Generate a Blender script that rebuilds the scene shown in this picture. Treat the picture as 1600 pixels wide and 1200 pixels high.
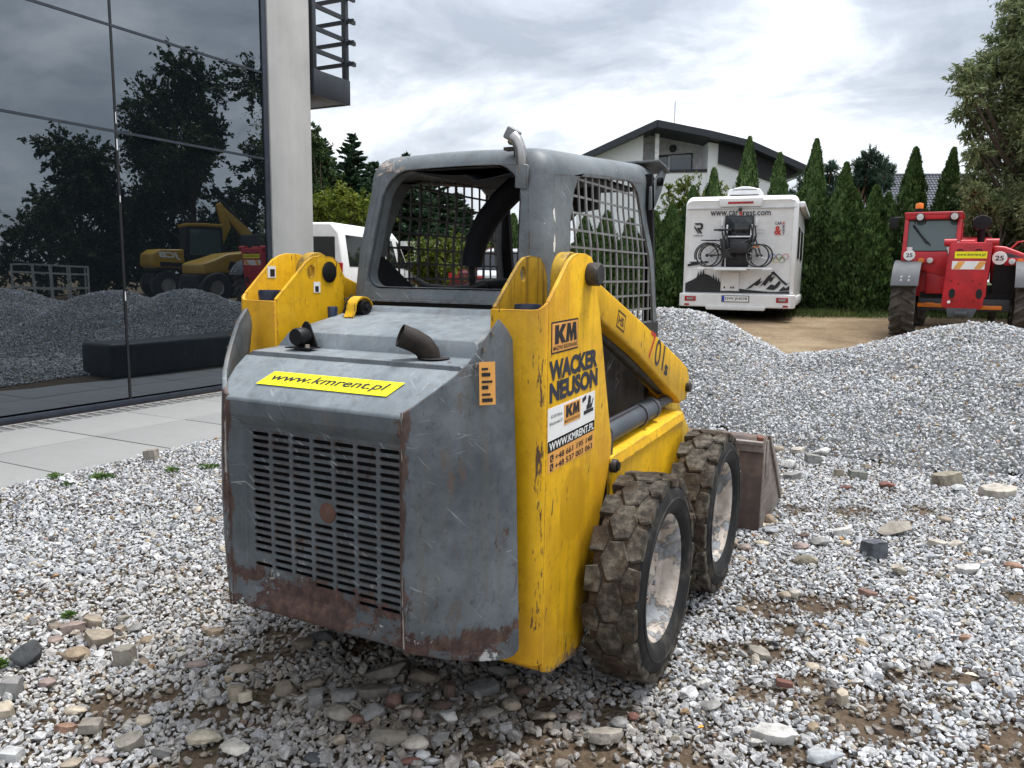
import bpy, bmesh, math, random
import numpy as np
from math import sin, cos, pi, radians
from mathutils import Vector, Matrix, Euler, noise as mnoise

for _o in list(bpy.data.objects):
    bpy.data.objects.remove(_o)
scene = bpy.context.scene
COL = scene.collection
random.seed(7)
rng = np.random.default_rng(11)

# ------------------------------------------------------------------ camera
CAM = Vector((1.5041, -1.6605, 1.4067))
FWD = Vector((-0.455719, 0.87943094, -0.13755512))
RGT = Vector((0.88694662, 0.4616825, 0.01322702))
UPV = Vector((-0.07513904, 0.11597625, 0.99040579))
cd = bpy.data.cameras.new('camera')
cam = bpy.data.objects.new('camera', cd)
COL.objects.link(cam)
cd.sensor_fit = 'HORIZONTAL'
cd.sensor_width = 36.0
cd.lens = 36.0 * 1226.79 / 1600.0
cd.clip_start = 0.05
cd.clip_end = 2000
M = Matrix.Identity(4)
for i in range(3):
    M[i][0] = RGT[i]; M[i][1] = UPV[i]; M[i][2] = -FWD[i]; M[i][3] = CAM[i]
cam.matrix_world = M
scene.camera = cam

# ------------------------------------------------------------------ sky, sun, exposure
SUN_EL, SUN_AZ = radians(72), radians(38)          # azimuth measured from +y towards +x
sd = Vector((sin(SUN_AZ) * cos(SUN_EL), cos(SUN_AZ) * cos(SUN_EL), sin(SUN_EL)))
world = bpy.data.worlds.new('World')
scene.world = world
world.use_nodes = True
wt = world.node_tree
wt.nodes.clear()
w_out = wt.nodes.new('ShaderNodeOutputWorld')
w_bg = wt.nodes.new('ShaderNodeBackground')
w_bg.inputs['Strength'].default_value = 0.1
wt.links.new(w_bg.outputs[0], w_out.inputs[0])
sky = wt.nodes.new('ShaderNodeTexSky')
sky.sky_type = 'NISHITA'
sky.sun_disc = False
sky.sun_elevation = SUN_EL
sky.sun_rotation = SUN_AZ
tcw = wt.nodes.new('ShaderNodeTexCoord')
sep = wt.nodes.new('ShaderNodeSeparateXYZ')
wt.links.new(tcw.outputs['Generated'], sep.inputs[0])
def wmath(op, a, b=None, clamp=False):
    n = wt.nodes.new('ShaderNodeMath'); n.operation = op; n.use_clamp = clamp
    for k, s in enumerate((a, b)):
        if s is None: continue
        if isinstance(s, (int, float)): n.inputs[k].default_value = s
        else: wt.links.new(s, n.inputs[k])
    return n.outputs[0]
zc = wmath('MAXIMUM', sep.outputs[2], 0.0)
zz = wmath('ADD', zc, 0.30)
cmb = wt.nodes.new('ShaderNodeCombineXYZ')
wt.links.new(wmath('DIVIDE', sep.outputs[0], zz), cmb.inputs[0])
wt.links.new(wmath('DIVIDE', sep.outputs[1], zz), cmb.inputs[1])
def wnoise(scale, detail, rough, dist, off):
    mp = wt.nodes.new('ShaderNodeMapping'); mp.inputs['Location'].default_value = off
    mp.inputs['Rotation'].default_value = (0, 0, 0.5)
    mp.inputs['Scale'].default_value = (0.9, 1.15, 1)
    wt.links.new(cmb.outputs[0], mp.inputs[0])
    n = wt.nodes.new('ShaderNodeTexNoise'); n.inputs['Scale'].default_value = scale
    n.inputs['Detail'].default_value = detail; n.inputs['Roughness'].default_value = rough
    n.inputs['Distortion'].default_value = dist
    wt.links.new(mp.outputs[0], n.inputs['Vector'])
    return n.outputs[0]
cn = wmath('ADD', wmath('MULTIPLY', wnoise(1.5, 9, 0.56, 0.5, (3.1, 7.7, 0)), 0.75),
           wmath('MULTIPLY', wnoise(4.2, 7, 0.6, 0.6, (1.3, 2.9, 0)), 0.25))
cr = wt.nodes.new('ShaderNodeValToRGB')
e = cr.color_ramp.elements
e[0].position = 0.38; e[0].color = (2.75, 3.0, 3.4, 1)
e[1].position = 0.64; e[1].color = (8.6, 8.6, 8.65, 1)
x = cr.color_ramp.elements.new(0.47); x.color = (3.9, 4.2, 4.6, 1)
x = cr.color_ramp.elements.new(0.55); x.color = (5.9, 6.1, 6.4, 1)
wt.links.new(cn, cr.inputs[0])
# towards the horizon the cloud deck merges into an even pale grey
hz = wmath('SUBTRACT', 1.0, wmath('MULTIPLY', zc, 4.5), clamp=True)
mh = wt.nodes.new('ShaderNodeMix'); mh.data_type = 'RGBA'
wt.links.new(wmath('MULTIPLY', hz, 0.45), mh.inputs[0])
wt.links.new(cr.outputs[0], mh.inputs[6]); mh.inputs[7].default_value = (5.9, 6.1, 6.4, 1)
ms = wt.nodes.new('ShaderNodeMix'); ms.data_type = 'RGBA'
ms.inputs[0].default_value = 0.9
wt.links.new(sky.outputs[0], ms.inputs[6]); wt.links.new(mh.outputs[2], ms.inputs[7])
# overcast gradation: the deck is brighter towards the zenith
zg = wmath('ADD', 1.0, wmath('MULTIPLY', wmath('SUBTRACT', zc, 0.22, clamp=True), 1.15))
vm = wt.nodes.new('ShaderNodeVectorMath'); vm.operation = 'SCALE'
wt.links.new(ms.outputs[2], vm.inputs[0]); wt.links.new(zg, vm.inputs['Scale'])
wt.links.new(vm.outputs[0], w_bg.inputs['Color'])

sl = bpy.data.lights.new('sun', 'SUN')
sl.energy = 2.4
sl.angle = radians(16)
sl.color = (1.0, 0.98, 0.95)
sun = bpy.data.objects.new('sun', sl)
COL.objects.link(sun)
sun.rotation_euler = sd.to_track_quat('Z', 'Y').to_euler()

scene.view_settings.view_transform = 'Standard'
scene.view_settings.look = 'None'
scene.view_settings.gamma = 1
scene.view_settings.exposure = 0.93
scene.view_settings.use_curve_mapping = False
scene.render.engine = 'CYCLES'
scene.cycles.max_bounces = 6
scene.cycles.diffuse_bounces = 3
scene.cycles.glossy_bounces = 4
scene.cycles.transparent_max_bounces = 8

# ------------------------------------------------------------------ objects, things, parts
ORG = {}
def thing(name, label, cat, loc=(0, 0, 0), rotz=0.0, group=None, world_model=False):
    o = bpy.data.objects.new(name, None)
    COL.objects.link(o)
    o.empty_display_size = 0.1
    o.location = loc
    o.rotation_euler = (0, 0, rotz)
    o['label'] = label; o['category'] = cat
    if group: o['group'] = group
    if world_model: ORG[o.name] = Vector(loc)
    return o
def tag(o, label, cat, group=None):
    o['label'] = label; o['category'] = cat
    if group: o['group'] = group
    return o
def root_of(o):
    while o.parent: o = o.parent
    return o
def link_mesh(name, me, parent=None, kind=None):
    o = bpy.data.objects.new(name, me)
    COL.objects.link(o)
    if parent is not None: o.parent = parent
    if kind: o['kind'] = kind
    return o
def copy_tree(o, parent=None):
    c = o.copy()
    COL.objects.link(c)
    if parent is not None: c.parent = parent
    for ch in o.children: copy_tree(ch, c)
    return c

class MB:
    """collects shapes for one mesh"""
    def __init__(s): s.v = []; s.f = []; s.m = []
    def add(s, verts, faces, mi=0):
        b = len(s.v)
        s.v += [tuple(p) for p in verts]
        s.f += [tuple(i + b for i in f) for f in faces]
        s.m += [mi] * len(faces)
        return s
    def box(s, c, d, rot=None, mi=0):
        x, y, z = d[0] / 2, d[1] / 2, d[2] / 2
        P = [Vector(p) for p in ((-x,-y,-z),(x,-y,-z),(x,y,-z),(-x,y,-z),(-x,-y,z),(x,-y,z),(x,y,z),(-x,y,z))]
        if rot is not None:
            R = rot if isinstance(rot, Matrix) else Euler(rot).to_matrix()
            P = [R @ p for p in P]
        c = Vector(c)
        return s.add([p + c for p in P], [(3,2,1,0),(4,5,6,7),(0,1,5,4),(1,2,6,5),(2,3,7,6),(3,0,4,7)], mi)
    def bx(s, x0, x1, y0, y1, z0, z1, mi=0):
        return s.box(((x0+x1)/2, (y0+y1)/2, (z0+z1)/2), (x1-x0, y1-y0, z1-z0), None, mi)
    def prism(s, pts, ax, a0, a1, mi=0):
        """polygon in the plane across axis ax, pushed from a0 to a1"""
        def mk(p, a):
            return {'x': (a, p[0], p[1]), 'y': (p[0], a, p[1]), 'z': (p[0], p[1], a)}[ax]
        n = len(pts)
        V = [mk(p, a0) for p in pts] + [mk(p, a1) for p in pts]
        F = [tuple(range(n))[::-1], tuple(range(n, 2 * n))] + [(i, (i+1) % n, (i+1) % n + n, i + n) for i in range(n)]
        return s.add(V, F, mi)
    def poly(s, pts3, thick, mi=0):
        P = [Vector(p) for p in pts3]
        n = Vector((0, 0, 0))
        for i in range(len(P)):
            a, b = P[i], P[(i+1) % len(P)]
            n += a.cross(b)
        n.normalize()
        k = len(P)
        V = P + [p - n * thick for p in P]
        F = [tuple(range(k)), tuple(range(k, 2*k))[::-1]] + [(i, i + k, (i+1) % k + k, (i+1) % k) for i in range(k)]
        return s.add(V, F, mi)
    def loft(s, rings, cap=True, closed=True, mi=0):
        n = len(rings[0])
        V = [p for r in rings for p in r]
        F = []
        for j in range(len(rings) - 1):
            for i in range(n if closed else n - 1):
                a = j * n + i; b = j * n + (i + 1) % n
                F.append((a, b, b + n, a + n))
        if cap:
            F.append(tuple(range(n))[::-1]); F.append(tuple(range((len(rings)-1)*n, len(rings)*n)))
        return s.add(V, F, mi)
    def tube(s, path, r, n=10, cap=True, mi=0, flat=1.0):
        P = [Vector(p) for p in path]
        R = r if isinstance(r, (list, tuple)) else [r] * len(P)
        up = None; rings = []
        for i, p in enumerate(P):
            t = (P[min(i+1, len(P)-1)] - P[max(i-1, 0)]).normalized()
            if up is None:
                up = Vector((0, 0, 1)) if abs(t.z) < 0.9 else Vector((1, 0, 0))
            a = t.cross(up).normalized(); b = a.cross(t).normalized(); up = b
            rings.append([p + a * (R[i] * cos(2*pi*k/n)) + b * (R[i] * flat * sin(2*pi*k/n)) for k in range(n)])
        return s.loft(rings, cap, True, mi)
    def lathe(s, prof, origin, ax, n=32, mi=0, cap=False):
        """profile of (radius, offset along axis ax) turned about ax"""
        o = Vector(origin); rings = []
        A = {'x': Vector((1,0,0)), 'y': Vector((0,1,0)), 'z': Vector((0,0,1))}[ax]
        B = {'x': Vector((0,1,0)), 'y': Vector((0,0,1)), 'z': Vector((1,0,0))}[ax]
        C = A.cross(B)
        for r, h in prof:
            rings.append([o + A*h + B*(r*cos(2*pi*k/n)) + C*(r*sin(2*pi*k/n)) for k in range(n)])
        return s.loft(rings, cap, True, mi)
    def cyl(s, p0, p1, r, n=16, mi=0):
        return s.tube([p0, p1], r, n, True, mi)
    def strip(s, lo, hi, thick, mi=0):
        """bent sheet between two polylines, thickened"""
        lo = [Vector(p) for p in lo]; hi = [Vector(p) for p in hi]
        k = len(lo); nr = []
        for i in range(k):
            t = lo[min(i+1, k-1)] - lo[max(i-1, 0)]
            nr.append(t.cross(hi[i] - lo[i]).normalized())
        rings = [[lo[i], hi[i], hi[i] - nr[i]*thick, lo[i] - nr[i]*thick] for i in range(k)]
        return s.loft(rings, True, True, mi)
    def build(s, name, mats, parent=None, smooth=35, bevel=0.0, seg=2, kind=None, wn=False):
        me = bpy.data.meshes.new(name)
        off = ORG.get(root_of(parent).name) if parent is not None else None
        V = [Vector(p) - off for p in s.v] if off is not None else s.v
        me.from_pydata([tuple(p) for p in V], [], s.f)
        if not isinstance(mats, (list, tuple)): mats = [mats]
        for m_ in mats: me.materials.append(m_)
        if len(mats) > 1: me.polygons.foreach_set('material_index', s.m)
        bm = bmesh.new(); bm.from_mesh(me)
        bmesh.ops.recalc_face_normals(bm, faces=bm.faces)
        if bevel > 0:
            es = [e for e in bm.edges if len(e.link_faces) == 2 and e.calc_face_angle(0) > radians(38)]
            if es:
                bmesh.ops.bevel(bm, geom=es, offset=bevel, segments=seg, profile=0.5, affect='EDGES', clamp_overlap=True)
        bm.to_mesh(me); bm.free()
        if smooth:
            me.shade_smooth()
            me.set_sharp_from_angle(angle=radians(smooth))
        return link_mesh(name, me, parent, kind)

def mesh_np(name, V, F, mats, parent=None, kind=None, smooth=False):
    """fast mesh from arrays; F is (n,3) or (n,4)"""
    me = bpy.data.meshes.new(name)
    V = np.asarray(V, np.float32); F = np.asarray(F, np.int32)
    k = F.shape[1]
    me.vertices.add(len(V)); me.vertices.foreach_set('co', V.ravel())
    me.loops.add(F.size); me.loops.foreach_set('vertex_index', F.ravel())
    me.polygons.add(len(F))
    me.polygons.foreach_set('loop_start', np.arange(0, F.size, k, dtype=np.int32))
    me.polygons.foreach_set('loop_total', np.full(len(F), k, np.int32))
    me.update(calc_edges=True)
    me.validate()
    for m_ in (mats if isinstance(mats, (list, tuple)) else [mats]): me.materials.append(m_)
    if smooth: me.shade_smooth()
    return link_mesh(name, me, parent, kind)

_tcache = {}
def text_part(name, text, mat, parent, origin, right, up, width, height, bold=0.0, shear=0.0, lift=0.0015, space=1.0):
    """flat printed lettering fitted into width x height, origin = lower left corner; coordinates as in MB"""
    key = (text, bold, shear, space)
    if key not in _tcache:
        cu = bpy.data.curves.new('lettering', 'FONT')
        cu.body = text; cu.size = 1.0; cu.offset = bold; cu.shear = shear; cu.space_character = space
        cu.resolution_u = 3; cu.fill_mode = 'FRONT'
        o = bpy.data.objects.new('lettering', cu)
        COL.objects.link(o)
        bpy.context.view_layer.update()
        me0 = bpy.data.meshes.new_from_object(o.evaluated_get(bpy.context.evaluated_depsgraph_get()))
        bpy.data.objects.remove(o); bpy.data.curves.remove(cu)
        co = np.zeros(len(me0.vertices) * 3, np.float32); me0.vertices.foreach_get('co', co)
        co = co.reshape(-1, 3)
        fs = [tuple(p.vertices) for p in me0.polygons]
        _tcache[key] = (co, fs)
    co, fs = _tcache[key]
    mn, mx = co.min(0), co.max(0)
    o0 = Vector(origin); r = Vector(right).normalized(); u = Vector(up).normalized(); n = r.cross(u)
    off = ORG.get(root_of(parent).name) if parent is not None else None
    sx = width / max(1e-6, mx[0]-mn[0]); sy = height / max(1e-6, mx[1]-mn[1])
    V = []
    for c in co:
        p = o0 + r * ((c[0]-mn[0])*sx) + u * ((c[1]-mn[1])*sy) + n * lift
        if off is not None: p = p - off
        V.append(tuple(p))
    me = bpy.data.meshes.new(name)
    me.from_pydata(V, [], fs)
    me.materials.append(mat)
    return link_mesh(name, me, parent)

def decal(name, mat, parent, origin, right, up, w, h, lift=0.0008):
    o0 = Vector(origin); r = Vector(right).normalized(); u = Vector(up).normalized(); n = r.cross(u)
    b = MB()
    P = [o0, o0 + r*w, o0 + r*w + u*h, o0 + u*h]
    b.loft([[p + n*0.0001 for p in P], [p + n*lift for p in P]])
    return b.build(name, mat, parent, smooth=0)
# ------------------------------------------------------------------ materials
class NT:
    def __init__(s, name):
        s.m = bpy.data.materials.new(name); s.m.use_nodes = True
        s.t = s.m.node_tree; s.t.nodes.clear()
        s.out = s.t.nodes.new('ShaderNodeOutputMaterial')
        s.b = s.t.nodes.new('ShaderNodeBsdfPrincipled')
        s.t.links.new(s.b.outputs[0], s.out.inputs[0])
    def n(s, t): return s.t.nodes.new(t)
    def l(s, a, b): s.t.links.new(a, b)
    def put(s, sock, v):
        if hasattr(v, 'is_output'): s.l(v, sock)
        elif isinstance(v, (tuple, list)) and len(v) == 3 and sock.type == 'RGBA': sock.default_value = (*v, 1)
        else: sock.default_value = v
    def co(s, kind='Object'):
        if not hasattr(s, '_tc'): s._tc = s.n('ShaderNodeTexCoord')
        return s._tc.outputs[kind]
    def pos(s):
        if not hasattr(s, '_g'): s._g = s.n('ShaderNodeNewGeometry')
        return s._g.outputs['Position']
    def scaled(s, vec, sc, rot=(0, 0, 0), loc=(0, 0, 0)):
        if rot != (0, 0, 0):
            m0 = s.n('ShaderNodeMapping'); m0.inputs['Rotation'].default_value = rot
            s.l(vec, m0.inputs[0]); vec = m0.outputs[0]; rot = (0, 0, 0)
        m = s.n('ShaderNodeMapping'); m.inputs['Scale'].default_value = sc
        m.inputs['Rotation'].default_value = rot; m.inputs['Location'].default_value = loc
        s.l(vec, m.inputs[0]); return m.outputs[0]
    def noise(s, scale, detail=4, rough=0.55, vec=None, dist=0.0):
        t = s.n('ShaderNodeTexNoise'); t.inputs['Scale'].default_value = scale
        t.inputs['Detail'].default_value = detail; t.inputs['Roughness'].default_value = rough
        t.inputs['Distortion'].default_value = dist
        s.l(vec if vec is not None else s.co(), t.inputs['Vector']); return t.outputs[0]
    def voro(s, scale, vec=None, feat='F1', out='Distance'):
        t = s.n('ShaderNodeTexVoronoi'); t.inputs['Scale'].default_value = scale; t.feature = feat
        s.l(vec if vec is not None else s.co(), t.inputs['Vector']); return t.outputs[out]
    def math(s, op, a, b=None, clamp=False):
        n = s.n('ShaderNodeMath'); n.operation = op; n.use_clamp = clamp
        for k, x in enumerate((a, b)):
            if x is not None: s.put(n.inputs[k], x)
        return n.outputs[0]
    def step(s, v, lo, hi):
        n = s.n('ShaderNodeMapRange'); n.inputs[1].default_value = lo; n.inputs[2].default_value = hi
        n.inputs[3].default_value = 0; n.inputs[4].default_value = 1; n.interpolation_type = 'SMOOTHSTEP'
        s.put(n.inputs[0], v); return n.outputs[0]
    def mix(s, fac, a, b, mode='MIX'):
        n = s.n('ShaderNodeMix'); n.data_type = 'RGBA'; n.blend_type = mode
        s.put(n.inputs[0], fac); s.put(n.inputs[6], a); s.put(n.inputs[7], b); return n.outputs[2]
    def ramp(s, fac, stops):
        r = s.n('ShaderNodeValToRGB'); e = r.color_ramp.elements
        e[0].position, e[0].color = stops[0][0], (*stops[0][1], 1)
        e[1].position, e[1].color = stops[-1][0], (*stops[-1][1], 1)
        for p, c in stops[1:-1]:
            x = r.color_ramp.elements.new(p); x.color = (*c, 1)
        s.put(r.inputs[0], fac); return r.outputs[0]
    def sep(s, vec):
        n = s.n('ShaderNodeSeparateXYZ'); s.l(vec, n.inputs[0]); return n.outputs
    def edge(s, radius, lo=0.02, hi=0.2):
        b = s.n('ShaderNodeBevel'); b.samples = 4; b.inputs[0].default_value = radius
        g = s.n('ShaderNodeNewGeometry')
        d = s.n('ShaderNodeVectorMath'); d.operation = 'DOT_PRODUCT'
        s.l(b.outputs[0], d.inputs[0]); s.l(g.outputs['Normal'], d.inputs[1])
        return s.step(s.math('SUBTRACT', 1.0, d.outputs['Value']), lo, hi)
    def bump(s, h, strength=0.3, dist=0.01):
        b = s.n('ShaderNodeBump'); b.inputs['Strength'].default_value = strength
        b.inputs['Distance'].default_value = dist
        s.l(h, b.inputs['Height']); s.l(b.outputs[0], s.b.inputs['Normal'])
    def done(s, col=None, rough=None, metal=None, spec=None):
        if col is not None: s.put(s.b.inputs['Base Color'], col)
        if rough is not None: s.put(s.b.inputs['Roughness'], rough)
        if metal is not None: s.put(s.b.inputs['Metallic'], metal)
        if spec is not None: s.put(s.b.inputs['Specular IOR Level'], spec)
        return s.m

def plain(name, col, rough=0.6, metal=0.0, var=0.18, scale=6.0, bump=0.0, spec=None):
    t = NT(name)
    f = t.noise(scale, 5, 0.6)
    c = t.mix(t.step(f, 0.3, 0.7), tuple(x*(1-var) for x in col), tuple(min(1, x*(1+var)) for x in col))
    if bump: t.bump(t.noise(scale*8, 4, 0.6), bump, 0.01)
    r = t.math('ADD', t.math('MULTIPLY', t.noise(scale*2, 4), 0.25), rough-0.12)
    return t.done(c, r, metal, spec)

def worn_paint(name, base, base2, rust=0.6, lowz=None, scratch=(0.45, 0.47, 0.48), edge_r=0.012, rough=0.42, edge_amt=1.0, chips=True, dirtcol=(0.12, 0.10, 0.08), dirt=0.35, darkscr=0.0, bend=False, marks=False, seam=False):
    t = NT(name)
    co = t.co()
    big = t.noise(3.2, 6, 0.6)
    mid = t.noise(14, 6, 0.65)
    fine = t.noise(70, 4, 0.7)
    c = t.mix(t.step(t.math('ADD', t.math('MULTIPLY', big, 0.65), t.math('MULTIPLY', mid, 0.35)), 0.35, 0.66), base, base2)
    # rubbed pale scratches in several directions
    s1 = t.noise(1.0, 3, 0.5, t.scaled(co, (140, 9, 5), (0.3, 0.5, 0.6)))
    s2 = t.noise(1.0, 3, 0.5, t.scaled(co, (6, 120, 8), (0.9, 0.2, -0.4)))
    s3 = t.noise(1.0, 3, 0.5, t.scaled(co, (8, 8, 130), (0.5, -0.7, 0.2)))
    sm = t.math('MAXIMUM', t.step(s1, 0.665, 0.71), t.math('MAXIMUM', t.step(s2, 0.67, 0.715), t.step(s3, 0.67, 0.715)))
    sm = t.math('MULTIPLY', sm, t.step(t.noise(5, 3), 0.45, 0.62))
    c = t.mix(t.math('MULTIPLY', sm, 0.42), c, scratch)
    c = t.mix(t.math('MULTIPLY', t.step(t.noise(26, 8, 0.75), 0.53, 0.62), 0.30), c, tuple(x*0.55 for x in base))
    # vertical dirt runs
    dr = t.noise(1.0, 5, 0.6, t.scaled(co, (26, 26, 1.8)))
    dm = t.math('MULTIPLY', t.step(dr, 0.48, 0.72), dirt)
    c = t.mix(dm, c, dirtcol)
    # grime speckle
    c = t.mix(t.math('MULTIPLY', t.step(fine, 0.60, 0.72), 0.35*dirt/0.35), c, tuple(x*0.45 for x in base))
    if darkscr > 0:
        ds = t.noise(1.0, 4, 0.6, t.scaled(co, (60, 60, 10), (0.2, 0.1, 0.4), (3, 1, 2)))
        dsm = t.math('MULTIPLY', t.step(ds, 0.625, 0.665), t.step(t.noise(4.5, 4, 0.6, t.scaled(co, (1, 1, 1), loc=(4, 2, 8))), 0.46, 0.56))
        c = t.mix(t.math('MULTIPLY', dsm, darkscr), c, (0.035, 0.025, 0.03))
    rfine = t.noise(34, 7, 0.7, t.scaled(co, (1, 1, 0.8), loc=(1, 6, 2)))
    rcol = t.ramp(rfine, [(0.28, (0.020, 0.013, 0.012)), (0.45, (0.050, 0.026, 0.020)), (0.60, (0.090, 0.048, 0.035)), (0.76, (0.17, 0.110, 0.080))])
    rpat = t.noise(4.6, 9, 0.72, t.scaled(co, (1, 1, 0.75), loc=(7, 2, 4)), 0.35)
    pat = t.step(rpat, 0.665 - 0.075*rust, 0.70 - 0.075*rust)
    ed = t.math('MULTIPLY', t.edge(edge_r), t.step(t.noise(18, 6, 0.7), 0.42, 0.54))
    ed = t.math('MULTIPLY', ed, edge_amt)
    rm = t.math('MAXIMUM', t.math('MULTIPLY', pat, 0.92), ed, clamp=True)
    if lowz is not None:
        z = t.sep(t.pos())[2]
        g = t.math('SUBTRACT', 1.0, t.step(z, lowz[0], lowz[1]))
        nn = t.noise(6.5, 10, 0.74, t.scaled(co, (1, 1, 0.55), loc=(2, 8, 5)), 0.5)
        gm = t.step(t.math('ADD', t.math('MULTIPLY', g, 0.62), nn), 0.80, 0.86)
        rm = t.math('MAXIMUM', rm, t.math('MULTIPLY', gm, 0.95))
        bare = t.step(t.noise(5.5, 9, 0.72, t.scaled(co, (1, 1, 1.3), loc=(3, 1, 9))), 0.545, 0.575)
        rm = t.math('MULTIPLY', rm, t.math('SUBTRACT', 1.0, t.math('MULTIPLY', bare, 0.85)))
    c = t.mix(rm, c, rcol)
    if lowz is not None and chips:
        wp = t.math('MULTIPLY', t.math('MULTIPLY', g, t.step(t.noise(8, 9, 0.75, t.scaled(co, (1, 1, 1), loc=(6, 6, 6))), 0.60, 0.625)), 0.9)
        c = t.mix(wp, c, (0.55, 0.55, 0.53))
    if marks:
        # long white scraped line with splashes on the right rear post
        px, py, pz = t.sep(t.pos())
        ln_ = t.math('ABSOLUTE', t.math('SUBTRACT', py, t.math('ADD', 0.782, t.math('MULTIPLY', t.math('SUBTRACT', pz, 1.55), 0.22))))
        ml = t.math('SUBTRACT', 1.0, t.step(ln_, 0.002, 0.020))
        ml = t.math('MULTIPLY', ml, t.math('MULTIPLY', t.step(pz, 1.44, 1.50), t.math('SUBTRACT', 1.0, t.step(pz, 1.62, 1.66))))
        ml = t.math('MULTIPLY', ml, t.step(px, 0.33, 0.345))
        ms_ = t.step(t.math('ADD', t.noise(1.0, 6, 0.7, t.scaled(co, (70, 70, 14))), t.math('MULTIPLY', t.math('SUBTRACT', ml, 1.0), 0.42)), 0.47, 0.50)
        c = t.mix(t.math('MULTIPLY', ms_, 0.9), c, (0.72, 0.71, 0.68))
        # scuffed ochre rust and bare scratches over the upper left bend
        ul = t.math('MULTIPLY', t.math('SUBTRACT', 1.0, t.step(px, -0.24, -0.10)), t.step(pz, 1.70, 1.78))
        us = t.step(t.math('ADD', t.noise(1.0, 6, 0.7, t.scaled(co, (22, 22, 50), (0.4, 0.3, 0.5))), t.math('MULTIPLY', t.math('SUBTRACT', ul, 1.0), 0.5)), 0.52, 0.56)
        c = t.mix(t.math('MULTIPLY', us, 0.8), c, t.ramp(fine, [(0.4, (0.24, 0.13, 0.07)), (0.6, (0.50, 0.46, 0.42))]))
    if seam:
        # rubbed seam between door and corner panel: rust with a bare white line
        px, py, pz = t.sep(t.pos())
        sx_ = t.math('ABSOLUTE', t.math('SUBTRACT', t.math('ABSOLUTE', px), 0.322))
        sm_ = t.math('MULTIPLY', t.math('SUBTRACT', 1.0, t.step(sx_, 0.004, 0.050)), t.math('SUBTRACT', 1.0, t.step(py, 0.03, 0.07)))
        sn = t.noise(1.0, 7, 0.7, t.scaled(co, (16, 16, 5), loc=(5, 2, 7)))
        sk = t.step(t.math('ADD', sn, t.math('MULTIPLY', t.math('SUBTRACT', sm_, 1.0), 0.30)), 0.43, 0.47)
        c = t.mix(t.math('MULTIPLY', sk, 0.9), c, rcol)
        wl_ = t.math('MULTIPLY', t.math('SUBTRACT', 1.0, t.step(sx_, 0.0005, 0.004)), t.step(t.noise(1.0, 6, 0.7, t.scaled(co, (60, 60, 9), loc=(1, 2, 3))), 0.52, 0.57))
        c = t.mix(t.math('MULTIPLY', wl_, 0.75), c, (0.40, 0.38, 0.35))
        # brown scrape marks running down the corner panel
        px2 = t.math('ABSOLUTE', t.math('SUBTRACT', t.math('ABSOLUTE', px), 0.425))
        vm_ = t.math('SUBTRACT', 1.0, t.step(px2, 0.010, 0.060))
        vs_ = t.step(t.math('ADD', t.noise(1.0, 8, 0.75, t.scaled(co, (18, 18, 6), loc=(8, 3, 3))), t.math('MULTIPLY', t.math('SUBTRACT', vm_, 1.0), 0.2)), 0.53, 0.58)
        c = t.mix(t.math('MULTIPLY', vs_, 0.55), c, (0.11, 0.075, 0.055))
    if bend:
        px, py, pz = t.sep(t.pos())
        c = t.mix(t.math('MULTIPLY', t.step(t.noise(2.6, 7, 0.65, t.scaled(co, (1, 1.4, 0.6), loc=(9, 9, 1))), 0.50, 0.64), 0.5), c, (0.50, 0.225, 0.012))
        bt = t.math('SUBTRACT', 1.0, t.step(pz, 0.19, 0.33))
        bs_ = t.step(t.math('ADD', t.noise(1.0, 8, 0.75, t.scaled(co, (30, 30, 22), loc=(1, 4, 4))), t.math('MULTIPLY', t.math('SUBTRACT', bt, 1.0), 0.28)), 0.47, 0.53)
        c = t.mix(t.math('MULTIPLY', bs_, 0.85), c, t.ramp(fine, [(0.35, (0.06, 0.035, 0.035)), (0.6, (0.30, 0.22, 0.15))]))
        gh = t.n('ShaderNodeVectorMath'); gh.operation = 'DISTANCE'
        t.l(t.scaled(t.pos(), (0, 1, 0.86)), gh.inputs[0]); gh.inputs[1].default_value = (0, 0.545, 0.70*0.86)
        c = t.mix(t.math('MULTIPLY', t.math('SUBTRACT', 1.0, t.step(gh.outputs['Value'], 0.098, 0.104)), 0.55), c, tuple(x*0.78 for x in base))
        # knocks along the bent rear corner
        px, py, pz = t.sep(t.pos())
        bm_ = t.math('MULTIPLY', t.step(t.math('ABSOLUTE', px), 0.535, 0.566), t.math('SUBTRACT', 1.0, t.step(py, 0.322, 0.352)))
        kn = t.noise(1.0, 6, 0.7, t.scaled(co, (45, 45, 7), loc=(2, 5, 1)))
        kk_ = t.step(t.math('ADD', kn, t.math('MULTIPLY', t.math('SUBTRACT', bm_, 1.0), 0.35)), 0.535, 0.565)
        c = t.mix(t.math('MULTIPLY', kk_, 0.92), c, t.ramp(mid, [(0.35, (0.02, 0.012, 0.022)), (0.6, (0.07, 0.035, 0.03))]))
    if chips:
        ch = t.step(t.noise(9, 7, 0.75, t.scaled(co, (1, 1, 1.6), loc=(9, 3, 1))), 0.685, 0.70)
        c = t.mix(t.math('MULTIPLY', ch, 0.75), c, (0.62, 0.62, 0.60))
    t.bump(t.math('ADD', t.math('MULTIPLY', mid, 0.5), t.math('ADD', t.math('MULTIPLY', fine, 0.25), t.math('MULTIPLY', rm, -0.5))), 0.35, 0.004)
    r = t.math('ADD', t.math('ADD', rough, t.math('MULTIPLY', mid, 0.2)), t.math('MULTIPLY', rm, 0.3))
    return t.done(c, r, 0.0, 0.4)

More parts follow.
